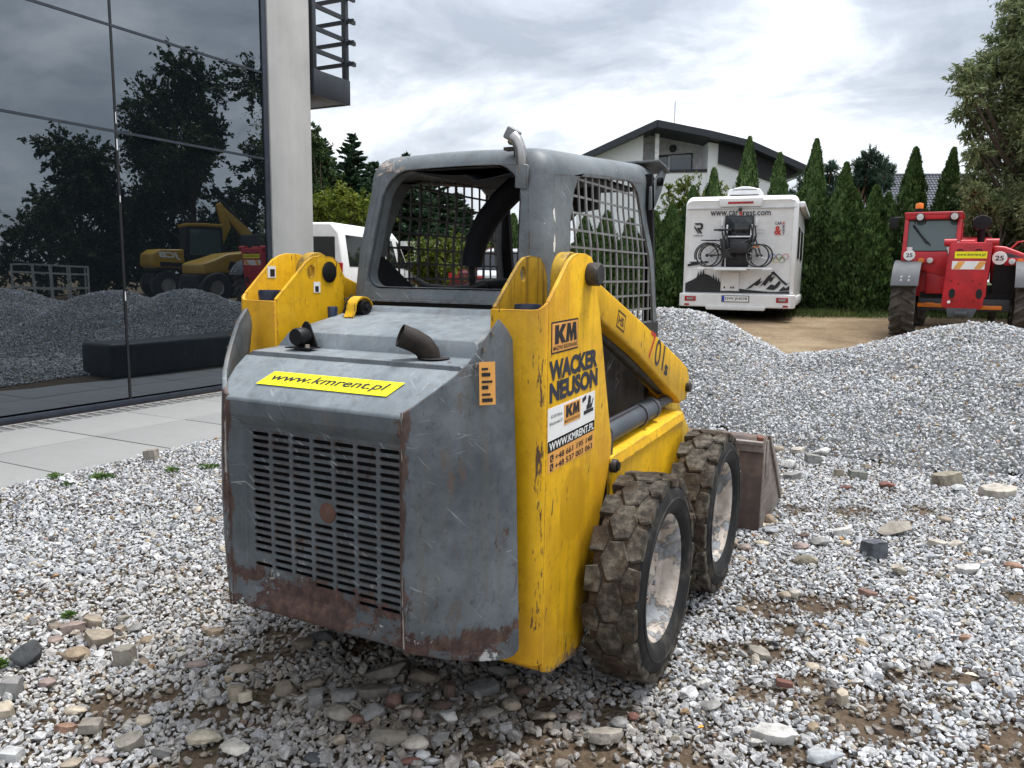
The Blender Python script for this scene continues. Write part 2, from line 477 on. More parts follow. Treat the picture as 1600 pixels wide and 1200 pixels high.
MT = {}
MT['grey'] = worn_paint('worn_grey_paint', (0.056, 0.068, 0.077), (0.140, 0.160, 0.172), rust=0.5, lowz=(0.28, 0.60), dirt=0.5, seam=True, darkscr=0.5)
MT['grey_top'] = worn_paint('faded_grey_paint', (0.120, 0.142, 0.160), (0.230, 0.258, 0.275), rust=0.4, dirt=0.35)
MT['grey_door'] = worn_paint('rusty_grille_paint', (0.052, 0.064, 0.072), (0.105, 0.122, 0.134), rust=0.75, lowz=(0.36, 0.66), edge_r=0.010, dirt=0.5, seam=True)
MT['cab'] = worn_paint('worn_cab_paint', (0.080, 0.096, 0.106), (0.150, 0.172, 0.184), rust=0.15, dirt=0.3, marks=True)
MT['cab_in'] = plain('dark_cab_lining', (0.016, 0.017, 0.020), 0.75, var=0.3, spec=0.2)
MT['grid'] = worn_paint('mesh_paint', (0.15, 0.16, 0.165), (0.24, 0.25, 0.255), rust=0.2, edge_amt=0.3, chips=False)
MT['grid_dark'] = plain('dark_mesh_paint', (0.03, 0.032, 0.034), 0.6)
MT['yellow'] = worn_paint('worn_yellow_paint', (0.62, 0.338, 0.006), (0.84, 0.480, 0.008), rust=0.12, lowz=(0.15, 0.245), scratch=(0.75, 0.55, 0.12), edge_r=0.016, edge_amt=0.85, chips=False, dirtcol=(0.20, 0.11, 0.02), dirt=0.32, darkscr=0.9, rough=0.38)
MT['tower'] = worn_paint('worn_tower_paint', (0.62, 0.338, 0.006), (0.84, 0.480, 0.008), rust=0.12, lowz=(0.15, 0.245), scratch=(0.75, 0.55, 0.12), edge_r=0.016, edge_amt=0.85, chips=False, dirtcol=(0.20, 0.11, 0.02), dirt=0.32, darkscr=0.9, rough=0.38, bend=True)
MT['yellow_dirty'] = worn_paint('grimy_yellow_paint', (0.34, 0.20, 0.012), (0.55, 0.34, 0.015), rust=0.4, scratch=(0.6, 0.42, 0.1), chips=False, dirtcol=(0.05, 0.028, 0.012), dirt=0.75, darkscr=0.8)
MT['black'] = plain('black_plastic', (0.009, 0.009, 0.010), 0.5, spec=0.25)
MT['rubber_foam'] = plain('black_foam', (0.011, 0.012, 0.016), 0.7, bump=0.15, scale=10, spec=0.2)
MT['dark_steel'] = worn_paint('dark_greasy_steel', (0.012, 0.012, 0.013), (0.028, 0.029, 0.031), rust=0.2, chips=False, dirt=0.3)
MT['cyl'] = worn_paint('cylinder_paint', (0.045, 0.055, 0.068), (0.085, 0.097, 0.112), rust=0.12, chips=False, dirt=0.25)
MT['chrome'] = plain('piston_steel', (0.35, 0.34, 0.33), 0.3, 0.9)
MT['exhaust'] = plain('sooty_exhaust', (0.022, 0.016, 0.013), 0.75, 0.2, var=0.5, scale=25, bump=0.3)
MT['bolt'] = plain('zinc_bolt', (0.30, 0.26, 0.22), 0.45, 0.6, var=0.4, scale=40)
MT['blue_cap'] = plain('dark_blue_plastic', (0.012, 0.022, 0.055), 0.4)
MT['white_print'] = plain('white_print', (0.78, 0.78, 0.76), 0.5, var=0.06)
MT['black_print'] = plain('black_print', (0.012, 0.012, 0.015), 0.55, var=0.2)
MT['navy_print'] = worn_paint('worn_navy_print', (0.018, 0.024, 0.040), (0.03, 0.036, 0.055), rust=0.0, scratch=(0.55, 0.36, 0.02), edge_amt=0, chips=False, dirt=0.1)
MT['sticker_yellow'] = plain('yellow_sticker', (0.86, 0.78, 0.004), 0.5, var=0.05)
MT['sticker_orange'] = plain('orange_sticker', (0.72, 0.34, 0.075), 0.5, var=0.08)
MT['red_print'] = plain('red_print', (0.50, 0.03, 0.015), 0.5)

# tyre
t = NT('muddy_tread_block')
f = t.noise(26, 8, 0.72); g = t.noise(9, 6, 0.65)
c = t.ramp(t.math('ADD', t.math('MULTIPLY', f, 0.6), t.math('MULTIPLY', g, 0.4)), [(0.36, (0.016, 0.014, 0.013)), (0.47, (0.052, 0.046, 0.038)), (0.56, (0.125, 0.110, 0.088)), (0.70, (0.24, 0.215, 0.175))])
cake = t.step(t.noise(6.5, 6, 0.68, t.scaled(t.co(), (1, 1, 1), loc=(3, 4, 1))), 0.47, 0.57)
c = t.mix(t.math('MULTIPLY', cake, 0.92), c, t.ramp(f, [(0.35, (0.024, 0.017, 0.012)), (0.55, (0.060, 0.042, 0.028)), (0.7, (0.105, 0.076, 0.05))]))
t.bump(f, 0.8, 0.012); MT['tread_block'] = t.done(c, 0.92, 0.0, 0.2)
t = NT('tread_mud')
f = t.noise(30, 6, 0.7); g = t.noise(7, 4)
c = t.ramp(t.math('ADD', t.math('MULTIPLY', f, 0.5), t.math('MULTIPLY', g, 0.5)), [(0.32, (0.018, 0.013, 0.010)), (0.5, (0.065, 0.044, 0.028)), (0.7, (0.145, 0.102, 0.064))])
t.bump(f, 1.0, 0.02); MT['tread_mud'] = t.done(c, 0.95)
t = NT('sidewall_rubber')
f = t.noise(9, 5, 0.6); h = t.noise(40, 4, 0.6)
c = t.ramp(f, [(0.3, (0.008, 0.008, 0.009)), (0.52, (0.015, 0.015, 0.015)), (0.68, (0.060, 0.052, 0.043))])
t.bump(h, 0.2, 0.004); MT['sidewall'] = t.done(c, 0.62, 0.0, 0.22)
t = NT('dried_mud_rim')
f = t.noise(7, 9, 0.68, None, 0.4); h = t.noise(45, 6, 0.75); g = t.noise(17, 6, 0.7)
pl_ = t.ramp(g, [(0.3, (0.30, 0.24, 0.20)), (0.5, (0.47, 0.41, 0.355)), (0.7, (0.60, 0.545, 0.49))])
st_ = t.ramp(g, [(0.35, (0.16, 0.17, 0.18)), (0.6, (0.33, 0.34, 0.35))])
c = t.mix(t.step(f, 0.455, 0.475), st_, pl_)
c = t.mix(t.math('MULTIPLY', t.step(t.noise(8, 8, 0.75, t.scaled(t.co(), (1, 1, 1), loc=(5, 1, 2))), 0.605, 0.625), 0.9), c, (0.10, 0.048, 0.036))
t.bump(t.math('ADD', t.step(f, 0.44, 0.50), t.math('MULTIPLY', h, 0.5)), 0.8, 0.012); MT['rim'] = t.done(c, 0.8)
t = NT('scraped_bucket_steel')
f = t.noise(5, 6, 0.6); h = t.noise(1.0, 4, 0.6, t.scaled(t.co(), (40, 5, 40)))
c = t.ramp(t.math('ADD', t.math('MULTIPLY', f, 0.6), t.math('MULTIPLY', h, 0.4)), [(0.3, (0.09, 0.058, 0.045)), (0.48, (0.20, 0.165, 0.145)), (0.65, (0.32, 0.29, 0.265)), (0.8, (0.16, 0.10, 0.08))])
t.bump(h, 0.3, 0.006); MT['bucket'] = t.done(c, 0.6, 0.25)
t = NT('rusty_bucket_back')
f = t.noise(7, 6, 0.65)
c = t.ramp(f, [(0.3, (0.035, 0.028, 0.026)), (0.5, (0.085, 0.058, 0.048)), (0.7, (0.16, 0.105, 0.08))])
t.bump(f, 0.3, 0.006); MT['bucket_back'] = t.done(c, 0.75)

# building
t = NT('weathered_concrete')
f = t.noise(1.4, 6, 0.6); h = t.noise(60, 4, 0.7); v_ = t.noise(1.0, 5, 0.6, t.scaled(t.co(), (5, 5, 0.35)))
c = t.ramp(t.math('ADD', t.math('MULTIPLY', f, 0.6), t.math('MULTIPLY', v_, 0.4)), [(0.3, (0.33, 0.325, 0.31)), (0.5, (0.42, 0.415, 0.40)), (0.7, (0.50, 0.49, 0.47))])
c = t.mix(t.math('MULTIPLY', t.step(h, 0.58, 0.7), 0.35), c, (0.25, 0.245, 0.235))
t.bump(t.math('ADD', f, h), 0.25, 0.006); MT['concrete'] = t.done(c, 0.9)
t = NT('granite_paving')
f = t.noise(1.6, 4); h = t.noise(320, 3, 0.8)
c = t.ramp(h, [(0.3, (0.10, 0.10, 0.10)), (0.5, (0.225, 0.225, 0.22)), (0.7, (0.37, 0.37, 0.36))])
c = t.mix(t.math('MULTIPLY', t.step(t.noise(3.5, 8, 0.7), 0.46, 0.66), 0.35), c, (0.19, 0.185, 0.175))
MT['paving'] = t.done(c, 0.85)
MT['frame'] = plain('blue_grey_aluminium', (0.035, 0.043, 0.058), 0.4, 0.3, var=0.15)
MT['mullion'] = plain('black_gasket', (0.010, 0.011, 0.013), 0.4)
MT['silicone'] = plain('white_silicone', (0.7, 0.7, 0.7), 0.5)
MT['balcony'] = plain('grey_balcony_steel', (0.024, 0.029, 0.036), 0.5, 0.2)
MT['grate'] = plain('galvanised_grate', (0.42, 0.43, 0.43), 0.5, 0.5)
MT['pit'] = plain('dark_gutter', (0.015, 0.015, 0.016), 0.9)
# reflective dark solar glass
m = bpy.data.materials.new('dark_solar_glass'); m.use_nodes = True
nt = m.node_tree; nt.nodes.clear()
o_ = nt.nodes.new('ShaderNodeOutputMaterial'); mx = nt.nodes.new('ShaderNodeMixShader')
g1 = nt.nodes.new('ShaderNodeBsdfPrincipled'); g1.inputs['Base Color'].default_value = (0.006, 0.008, 0.010, 1); g1.inputs['Roughness'].default_value = 0.35
g1.inputs['Specular IOR Level'].default_value = 0.0
g2 = nt.nodes.new('ShaderNodeBsdfGlossy'); g2.inputs['Color'].default_value = (0.80, 0.90, 1.0, 1); g2.inputs['Roughness'].default_value = 0.006
lw = nt.nodes.new('ShaderNodeFresnel'); lw.inputs[0].default_value = 1.95
mr = nt.nodes.new('ShaderNodeMapRange'); mr.inputs[1].default_value = 0.0; mr.inputs[2].default_value = 1.0; mr.inputs[3].default_value = 0.10; mr.inputs[4].default_value = 1.0
tcg = nt.nodes.new('ShaderNodeTexCoord'); ng = nt.nodes.new('ShaderNodeTexNoise'); ng.inputs['Scale'].default_value = 1.1; ng.inputs['Detail'].default_value = 1
bg = nt.nodes.new('ShaderNodeBump'); bg.inputs['Strength'].default_value = 0.02; bg.inputs['Distance'].default_value = 0.1
nt.links.new(tcg.outputs['Object'], ng.inputs['Vector']); nt.links.new(ng.outputs[0], bg.inputs['Height']); nt.links.new(bg.outputs[0], g2.inputs['Normal'])
nt.links.new(lw.outputs[0], mr.inputs[0]); nt.links.new(mr.outputs[0], mx.inputs[0])
nt.links.new(g1.outputs[0], mx.inputs[1]); nt.links.new(g2.outputs[0], mx.inputs[2]); nt.links.new(mx.outputs[0], o_.inputs[0])
MT['glass'] = m
def dark_glass(name, col, rough=0.05):
    t = NT(name)
    return t.done(col, rough, 0.0, 0.6)
MT['veh_glass'] = dark_glass('vehicle_glass', (0.010, 0.012, 0.014))
MT['house_glass'] = dark_glass('house_glass', (0.10, 0.13, 0.15))
MT['th_glass'] = dark_glass('cab_glass', (0.060, 0.092, 0.090))
MT['heap_base'] = plain('heap_base', (0.20, 0.20, 0.20), 0.95, var=0.3, scale=30)

# stones: colour comes with each stone
t = NT('gravel_stone')
at = t.n('ShaderNodeAttribute'); at.attribute_type = 'INSTANCER'; at.attribute_name = 'tint'
f = t.noise(1.6, 5, 0.65)
c = t.mix(t.step(f, 0.34, 0.66), (0.62, 0.61, 0.60), (1.12, 1.12, 1.12))
c = t.mix(1.0, at.outputs['Color'], c, 'MULTIPLY')
t.bump(f, 0.35, 0.2)
MT['stone'] = t.done(c, 0.85, 0.0, 0.3)
_rock = {}
def rock_mat(col):
    key = tuple(round(x, 3) for x in col)
    if key in _rock: return _rock[key]
    t = NT('rock_%s' % ['grey', 'tan'][int(col[0] > col[2]*1.25)])
    f = t.noise(28, 7, 0.7); h = t.noise(160, 3, 0.8); g = t.noise(9, 4)
    col = tuple(x*0.82 for x in col)
    c = t.ramp(t.math('ADD', t.math('MULTIPLY', f, 0.65), t.math('MULTIPLY', g, 0.35)), [(0.3, tuple(x*0.45 for x in col)), (0.5, col), (0.72, tuple(min(0.75, x*1.5) for x in col))])
    c = t.mix(t.math('MULTIPLY', t.step(h, 0.60, 0.68), 0.45), c, tuple(x*0.35 for x in col))
    c = t.mix(t.math('MULTIPLY', t.step(h, 0.40, 0.32), 0.3), c, tuple(min(0.8, x*1.8) for x in col))
    t.bump(t.math('ADD', f, t.math('MULTIPLY', h, 0.4)), 0.55, 0.008)
    _rock[key] = t.done(c, 0.88, 0.0, 0.3)
    return _rock[key]

def leaf_mat(name, c0, c1, c2, trans=0.25, pscale=0.9):
    t = NT(name)
    g = t.n('ShaderNodeNewGeometry')
    f = t.noise(pscale, 4, 0.6)
    v = t.math('ADD', t.math('MULTIPLY', g.outputs['Random Per Island'], 0.6), t.math('MULTIPLY', f, 0.4))
    c = t.ramp(v, [(0.2, c0), (0.5, c1), (0.8, c2)])
    t.done(c, 0.6, 0.0, 0.25)
    tr = t.n('ShaderNodeBsdfTranslucent'); t.l(c, tr.inputs[0])
    mxs = t.n('ShaderNodeMixShader'); mxs.inputs[0].default_value = trans
    t.l(t.b.outputs[0], mxs.inputs[1]); t.l(tr.outputs[0], mxs.inputs[2]); t.l(mxs.outputs[0], t.out.inputs[0])
    return t.m
MT['thuja'] = leaf_mat('thuja_leaf', (0.022, 0.050, 0.014), (0.062, 0.118, 0.033), (0.135, 0.200, 0.065))
MT['willow'] = leaf_mat('willow_leaf', (0.070, 0.095, 0.042), (0.165, 0.200, 0.088), (0.28, 0.31, 0.145), 0.35)
MT['spruce'] = leaf_mat('spruce_needles', (0.012, 0.030, 0.016), (0.028, 0.062, 0.030), (0.060, 0.105, 0.048))
MT['pine'] = leaf_mat('pine_needles', (0.014, 0.032, 0.022), (0.034, 0.066, 0.044), (0.068, 0.110, 0.070))
MT['bush'] = leaf_mat('bush_leaf', (0.035, 0.060, 0.008), (0.095, 0.135, 0.015), (0.20, 0.21, 0.02), 0.35)
MT['broad'] = leaf_mat('broad_leaf', (0.012, 0.028, 0.008), (0.030, 0.060, 0.016), (0.065, 0.105, 0.028))
MT['weed'] = leaf_mat('weed_leaf', (0.03, 0.07, 0.010), (0.06, 0.12, 0.02), (0.10, 0.18, 0.03))
MT['grass'] = leaf_mat('grass_blade', (0.035, 0.060, 0.015), (0.065, 0.100, 0.025), (0.13, 0.15, 0.05))
MT['bark'] = plain('bark', (0.075, 0.055, 0.040), 0.9, var=0.4, scale=12, bump=0.6)
MT['bark_red'] = plain('pine_bark', (0.16, 0.085, 0.05), 0.9, var=0.4, scale=12, bump=0.6)

# ground sheet: crushed stone dirt near, ochre dirt track, grass soil beyond
t = NT('yard_ground')
p = t.pos()
dv = t.n('ShaderNodeVectorMath'); dv.operation = 'DOT_PRODUCT'
t.l(p, dv.inputs[0]); dv.inputs[1].default_value = (-0.46009, 0.88787, 0)
s_ = t.math('ADD', dv.outputs['Value'], 1.5041*0.46009 + 1.6605*0.88787)
wob = t.math('MULTIPLY', t.math('SUBTRACT', t.noise(0.5, 4, 0.6, p), 0.5), 2.2)
s_ = t.math('ADD', s_, wob)
big = t.noise(0.9, 6, 0.6, p); fi = t.noise(18, 6, 0.7, p); gr = t.voro(46, p)
mud = t.ramp(t.math('ADD', t.math('MULTIPLY', fi, 0.55), t.math('MULTIPLY', big, 0.45)), [(0.3, (0.040, 0.027, 0.018)), (0.5, (0.095, 0.068, 0.045)), (0.68, (0.17, 0.130, 0.090))])
mud = t.mix(t.math('MULTIPLY', t.step(gr, 0.30, 0.12), 0.35), mud, (0.22, 0.20, 0.17))
trk = t.ramp(t.math('ADD', t.math('MULTIPLY', fi, 0.4), t.math('MULTIPLY', t.noise(1.1, 6, 0.6, t.scaled(p, (1, 1, 1), (0, 0, 0.1))), 0.6)), [(0.3, (0.085, 0.056, 0.034)), (0.5, (0.20, 0.145, 0.088)), (0.7, (0.33, 0.26, 0.165))])
soil = t.ramp(big, [(0.3, (0.028, 0.038, 0.014)), (0.7, (0.062, 0.075, 0.026))])
c = t.mix(t.step(s_, 8.2, 9.6), mud, trk)
c = t.mix(t.step(s_, 17.4, 18.3), c, soil)
t.bump(t.math('ADD', fi, t.math('MULTIPLY', gr, -0.6)), 0.7, 0.03)
MT['ground'] = t.done(c, 0.95, 0.0, 0.2)
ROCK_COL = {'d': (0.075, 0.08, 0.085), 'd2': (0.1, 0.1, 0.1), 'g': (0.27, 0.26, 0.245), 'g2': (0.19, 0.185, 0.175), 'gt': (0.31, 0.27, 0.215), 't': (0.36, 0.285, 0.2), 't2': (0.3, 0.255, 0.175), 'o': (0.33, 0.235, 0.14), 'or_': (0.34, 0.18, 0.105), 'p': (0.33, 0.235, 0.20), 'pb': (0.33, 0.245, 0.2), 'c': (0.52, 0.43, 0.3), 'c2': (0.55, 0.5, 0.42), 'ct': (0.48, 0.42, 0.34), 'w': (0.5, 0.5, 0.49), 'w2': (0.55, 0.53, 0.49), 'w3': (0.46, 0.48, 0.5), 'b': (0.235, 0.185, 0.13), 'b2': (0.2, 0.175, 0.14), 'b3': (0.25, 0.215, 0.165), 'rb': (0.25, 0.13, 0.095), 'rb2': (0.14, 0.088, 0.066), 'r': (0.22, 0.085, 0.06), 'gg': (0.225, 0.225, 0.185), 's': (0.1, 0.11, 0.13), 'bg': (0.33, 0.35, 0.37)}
ROCKS = [
 (-1.254, -0.104, 0.11, 0.094, 0.104, 'd', 'angular', 'large dark grey angular boulder near the left edge of the gravel'),
 (-1.07, -0.265, 0.076, 0.065, 0.063, 'g', 'block', 'pale speckled granite block with dark underside just below the dark left boulder'),
 (-0.959, -0.345, 0.052, 0.045, 0.038, 'c', 'slab', 'pale cream flat stone cut off by the left edge, under the speckled block'),
 (-0.728, -0.46, 0.067, 0.054, 0.029, 'w', 'block', 'pale grey cube shaped stone in the bottom left corner'),
 (-0.962, 0.08, 0.079, 0.067, 0.064, 'gt', 'block', 'upright grey tan stone with a squarish speckled face, left of the rear grille'),
 (-1.15, 0.018, 0.084, 0.07, 0.038, 'o', 'round', 'ochre brown rounded stone to the right of the dark left boulder'),
 (-1.195, 0.143, 0.103, 0.076, 0.042, 't', 'slab', 'tan wedge shaped stone with a dark hollow under its right end'),
 (-1.363, 0.143, 0.101, 0.056, 0.031, 'p', 'slab', 'long reddish pink stone in the stone cluster above the ochre one'),
 (-1.344, 0.219, 0.082, 0.058, 0.032, 't', 'slab', 'tan elongated stone at the top of the cluster beside the pink one'),
 (-1.432, 0.118, 0.056, 0.045, 0.025, 'b', 'round', 'small brown round stone at the left end of the pink stone'),
 (-1.332, 0.056, 0.049, 0.041, 0.022, 'p', 'round', 'small pinkish pebble above the ochre rounded stone'),
 (-1.035, -0.162, 0.048, 0.041, 0.029, 'p', 'round', 'salmon pink pebble between dark boulder and speckled block'),
 (-0.676, -0.251, 0.079, 0.058, 0.032, 'gt', 'block', 'tan square granite stone with rounded corners in the lower left gravel'),
 (-0.808, -0.215, 0.062, 0.039, 0.021, 'c', 'round', 'creamy ochre pebble above the tan square granite stone'),
 (-0.737, -0.29, 0.063, 0.035, 0.019, 'or_', 'slab', 'orange pointed stone left of the tan square granite stone'),
 (-0.496, -0.25, 0.08, 0.059, 0.032, 'gt', 'slab', 'tan grey slab at the edge of the mud patch in lower left'),
 (-0.372, -0.238, 0.056, 0.048, 0.033, 'g', 'angular', 'grey angular stone left of the egg shaped cream stone'),
 (-0.56, -0.392, 0.073, 0.045, 0.025, 't', 'angular', 'tan rough stone at the bottom edge, second from the corner cube'),
 (-0.498, -0.344, 0.048, 0.028, 0.016, 'p', 'round', 'brownish pink flat pebble at the bottom edge beside a tan rough stone'),
 (-0.562, -0.151, 0.048, 0.041, 0.028, 'c', 'round', 'cream yellow pebble above the grey stone beside the mud'),
 (-1.258, 0.287, 0.067, 0.057, 0.032, 'gt', 'angular', 'grey tan pointed stone at the top right of the stone cluster'),
 (-1.161, 0.275, 0.071, 0.056, 0.031, 'g', 'angular', 'light grey block behind the upright squarish stone'),
 (-1.203, 0.236, 0.045, 0.039, 0.022, 't', 'block', 'small tan cube at the right end of the cluster'),
 (-1.036, 0.225, 0.044, 0.038, 0.026, 'o', 'round', 'small ochre pebble right of the upright squarish stone'),
 (-0.887, 0.102, 0.051, 0.04, 0.022, 'b', 'angular', 'brown angular pebble at the lower right of the upright squarish stone'),
 (-0.329, -0.124, 0.093, 0.057, 0.032, 'c', 'round', 'smooth egg shaped cream stone lying in the brown mud'),
 (-0.191, -0.13, 0.098, 0.072, 0.04, 'c2', 'angular', 'large angular cream white stone to the right of the smooth egg stone'),
 (-0.537, 0.224, 0.086, 0.043, 0.026, 't', 'round', 'long tan stone lying in mud below the lower left corner of the grille'),
 (-0.706, 0.173, 0.073, 0.044, 0.024, 'pb', 'round', 'pinkish brown smooth stone left of the long tan one'),
 (-0.28, 0.172, 0.064, 0.054, 0.053, 'b', 'round', 'brown egg shaped pebble standing upright at the shadow edge'),
 (-0.418, 0.091, 0.064, 0.054, 0.043, 't', 'slab', 'slim tan stone leaning in the mud'),
 (-0.382, 0.093, 0.055, 0.047, 0.027, 'c', 'slab', 'pale flat stone against the slim leaning one'),
 (-0.221, 0.239, 0.082, 0.07, 0.05, 'b', 'angular', 'brown grey smooth rock right of the upright brown pebble'),
 (-0.159, 0.184, 0.059, 0.05, 0.044, 'g', 'block', 'speckled grey stone in front of the brown grey smooth rock'),
 (-0.087, 0.246, 0.102, 0.074, 0.041, 'g', 'angular', 'dusty grey angular rock in the heap under the rear panel'),
 (-0.03, 0.145, 0.093, 0.079, 0.052, 'gt', 'angular', 'large half tan half grey rock in front of the dusty angular rock'),
 (0.027, 0.156, 0.052, 0.037, 0.02, 'rb', 'round', 'reddish brown pebble at the right of the half tan rock'),
 (0.062, 0.037, 0.046, 0.039, 0.034, 't', 'angular', 'pale tan chip below the half tan half grey rock'),
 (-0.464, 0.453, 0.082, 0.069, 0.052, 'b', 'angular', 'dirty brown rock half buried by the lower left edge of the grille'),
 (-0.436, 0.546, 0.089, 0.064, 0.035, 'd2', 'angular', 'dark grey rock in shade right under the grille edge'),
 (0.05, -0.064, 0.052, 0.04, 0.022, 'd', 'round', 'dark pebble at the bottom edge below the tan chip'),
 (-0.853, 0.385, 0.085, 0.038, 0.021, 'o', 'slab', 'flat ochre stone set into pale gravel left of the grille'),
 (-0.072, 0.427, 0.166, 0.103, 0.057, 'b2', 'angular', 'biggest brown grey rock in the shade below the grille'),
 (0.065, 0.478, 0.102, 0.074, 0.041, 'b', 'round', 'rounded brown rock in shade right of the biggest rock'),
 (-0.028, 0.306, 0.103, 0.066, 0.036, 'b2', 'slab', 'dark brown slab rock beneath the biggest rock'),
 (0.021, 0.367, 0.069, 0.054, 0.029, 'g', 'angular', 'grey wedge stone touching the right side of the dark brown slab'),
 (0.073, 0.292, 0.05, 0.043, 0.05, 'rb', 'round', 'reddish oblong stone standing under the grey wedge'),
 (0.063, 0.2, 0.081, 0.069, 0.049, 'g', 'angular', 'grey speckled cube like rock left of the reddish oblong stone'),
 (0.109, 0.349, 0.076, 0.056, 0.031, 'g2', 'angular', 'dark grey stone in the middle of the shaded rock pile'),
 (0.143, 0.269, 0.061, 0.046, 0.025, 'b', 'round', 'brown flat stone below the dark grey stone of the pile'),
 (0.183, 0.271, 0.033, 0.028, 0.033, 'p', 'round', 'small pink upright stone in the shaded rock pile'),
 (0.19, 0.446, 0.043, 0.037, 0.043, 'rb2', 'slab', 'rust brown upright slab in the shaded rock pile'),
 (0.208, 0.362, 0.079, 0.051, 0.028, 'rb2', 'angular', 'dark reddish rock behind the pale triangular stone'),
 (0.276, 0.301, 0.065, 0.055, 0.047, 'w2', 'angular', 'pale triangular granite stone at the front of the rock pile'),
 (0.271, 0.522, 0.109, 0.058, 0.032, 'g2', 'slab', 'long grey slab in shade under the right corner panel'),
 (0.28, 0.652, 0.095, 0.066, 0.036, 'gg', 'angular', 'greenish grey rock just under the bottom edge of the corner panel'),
 (0.342, 0.616, 0.049, 0.042, 0.038, 'b', 'block', 'brown block right of the greenish grey rock'),
 (0.405, 0.486, 0.063, 0.054, 0.032, 't', 'round', 'tan rounded rock below the brown block'),
 (0.365, 0.399, 0.095, 0.063, 0.034, 'gt', 'angular', 'tan grey rock with a flat top right of the pale triangular stone'),
 (0.349, 0.337, 0.048, 0.037, 0.02, 'gt', 'angular', 'small beige stone leaning on the tan grey flat topped rock'),
 (0.183, 0.118, 0.123, 0.073, 0.04, 'b3', 'angular', 'long brown grey rock with a broken face near the bottom edge'),
 (0.269, 0.134, 0.072, 0.061, 0.033, 'ct', 'round', 'speckled cream and rust round stone beside the long brown rock'),
 (0.325, 0.188, 0.073, 0.057, 0.032, 'g', 'angular', 'grey sharp edged stone right of the speckled cream stone'),
 (0.395, 0.585, 0.052, 0.044, 0.03, 'rb2', 'round', 'dark brown pebble near the foot of the yellow post'),
 (0.311, 0.106, 0.041, 0.033, 0.018, 'w', 'round', 'white pebble below the speckled cream stone'),
 (0.299, 0.065, 0.052, 0.025, 0.015, 'r', 'round', 'reddish stone cut by the bottom edge'),
 (0.356, 0.098, 0.048, 0.029, 0.016, 'w', 'angular', 'white striped stone at bottom edge right of the white pebble'),
 (0.749, 0.448, 0.101, 0.055, 0.03, 'gt', 'slab', 'flat tan slab sloping out of the mud in front of the rear wheel'),
 (0.757, 0.55, 0.053, 0.041, 0.023, 'g', 'round', 'light grey round stone above the flat tan slab'),
 (0.783, 0.604, 0.033, 0.028, 0.024, 'r', 'round', 'small red stone in front of the rear wheel'),
 (0.616, 0.516, 0.045, 0.037, 0.021, 'pb', 'round', 'pinkish tan pebble in the mud under the yellow post'),
 (0.545, 0.489, 0.041, 0.031, 0.017, 't', 'round', 'tan pebble left of the pinkish tan one in the mud'),
 (0.518, 0.464, 0.053, 0.045, 0.03, 'b', 'angular', 'brown stone at the left edge of the wide mud patch'),
 (0.991, 0.77, 0.071, 0.06, 0.033, 'g', 'angular', 'speckled grey stone sunk flat in gravel right of the rear wheel'),
 (1.202, 0.693, 0.125, 0.056, 0.031, 'w2', 'slab', 'long white stone block lying flat near the bottom edge'),
 (1.357, 0.651, 0.123, 0.076, 0.042, 'w3', 'angular', 'large pale blue grey granite rock cut by the bottom edge'),
 (1.18, 1.04, 0.066, 0.035, 0.02, 'r', 'block', 'dark red brick fragment lying in the right mud patch'),
 (1.251, 1.216, 0.046, 0.037, 0.02, 'c', 'round', 'smooth cream pebble above the red brick fragment'),
 (1.366, 1.03, 0.043, 0.036, 0.039, 'c', 'slab', 'long cream pebble standing in the right mud patch'),
 (1.252, 1.021, 0.03, 0.026, 0.018, 'w2', 'round', 'small white round pebble right of the red brick fragment'),
 (1.061, 1.849, 0.057, 0.048, 0.027, 't', 'round', 'tan pebble of the pair beside the wheel rut'),
 (1.099, 1.872, 0.051, 0.043, 0.038, 'ct', 'round', 'pale pebble of the pair beside the wheel rut'),
 (0.92, 1.599, 0.052, 0.044, 0.031, 'o', 'angular', 'ochre cube stone left of the wheel rut'),
 (1.385, 2.039, 0.08, 0.036, 0.02, 'rb', 'slab', 'flat rust brown stone on gravel past the end of the wheel rut'),
 (1.063, 1.237, 0.086, 0.052, 0.028, 'gt', 'slab', 'grey tan flat stone in a small mud patch right of the front wheel'),
 (1.097, 1.356, 0.04, 0.03, 0.016, 'd', 'angular', 'small dark slate chip above the grey tan flat stone'),
 (1.3, 0.803, 0.038, 0.032, 0.021, 'o', 'round', 'ochre pebble right of the long white stone block'),
 (1.752, 1.767, 0.05, 0.034, 0.019, 'or_', 'slab', 'rust orange flat chip alone in the right gravel'),
 (1.481, 3.075, 0.221, 0.132, 0.072, 'gt', 'angular', 'large grey tan rock with a pale dusty top, right of the bucket'),
 (1.38, 2.591, 0.124, 0.105, 0.089, 's', 'block', 'dark slate cube with a smooth flat top on the gravel'),
 (1.095, 2.308, 0.132, 0.089, 0.049, 't2', 'angular', 'olive tan pyramid shaped rock left of the slate cube'),
 (1.745, 4.439, 0.187, 0.152, 0.084, 't2', 'slab', 'tan tilted slab with a dark underside at the foot of the heap'),
 (1.812, 4.255, 0.12, 0.101, 0.055, 'w', 'angular', 'grey white stone leaning against the tan tilted slab'),
 (2.049, 4.286, 0.245, 0.121, 0.067, 'ct', 'slab', 'broad cream tan flat rock at the foot of the heap near the right edge'),
 (1.383, 4.124, 0.122, 0.09, 0.05, 'r', 'angular', 'dark red stone near the foot of the heap'),
 (1.146, 3.921, 0.086, 0.055, 0.03, 'r', 'angular', 'small dull red stone left of the dark red stone'),
 (1.186, 4.311, 0.146, 0.107, 0.059, 'gg', 'block', 'greenish grey squared block at the foot of the heap'),
 (0.856, 4.601, 0.137, 0.116, 0.064, 'g', 'block', 'grey squared stone near the bucket at the foot of the heap'),
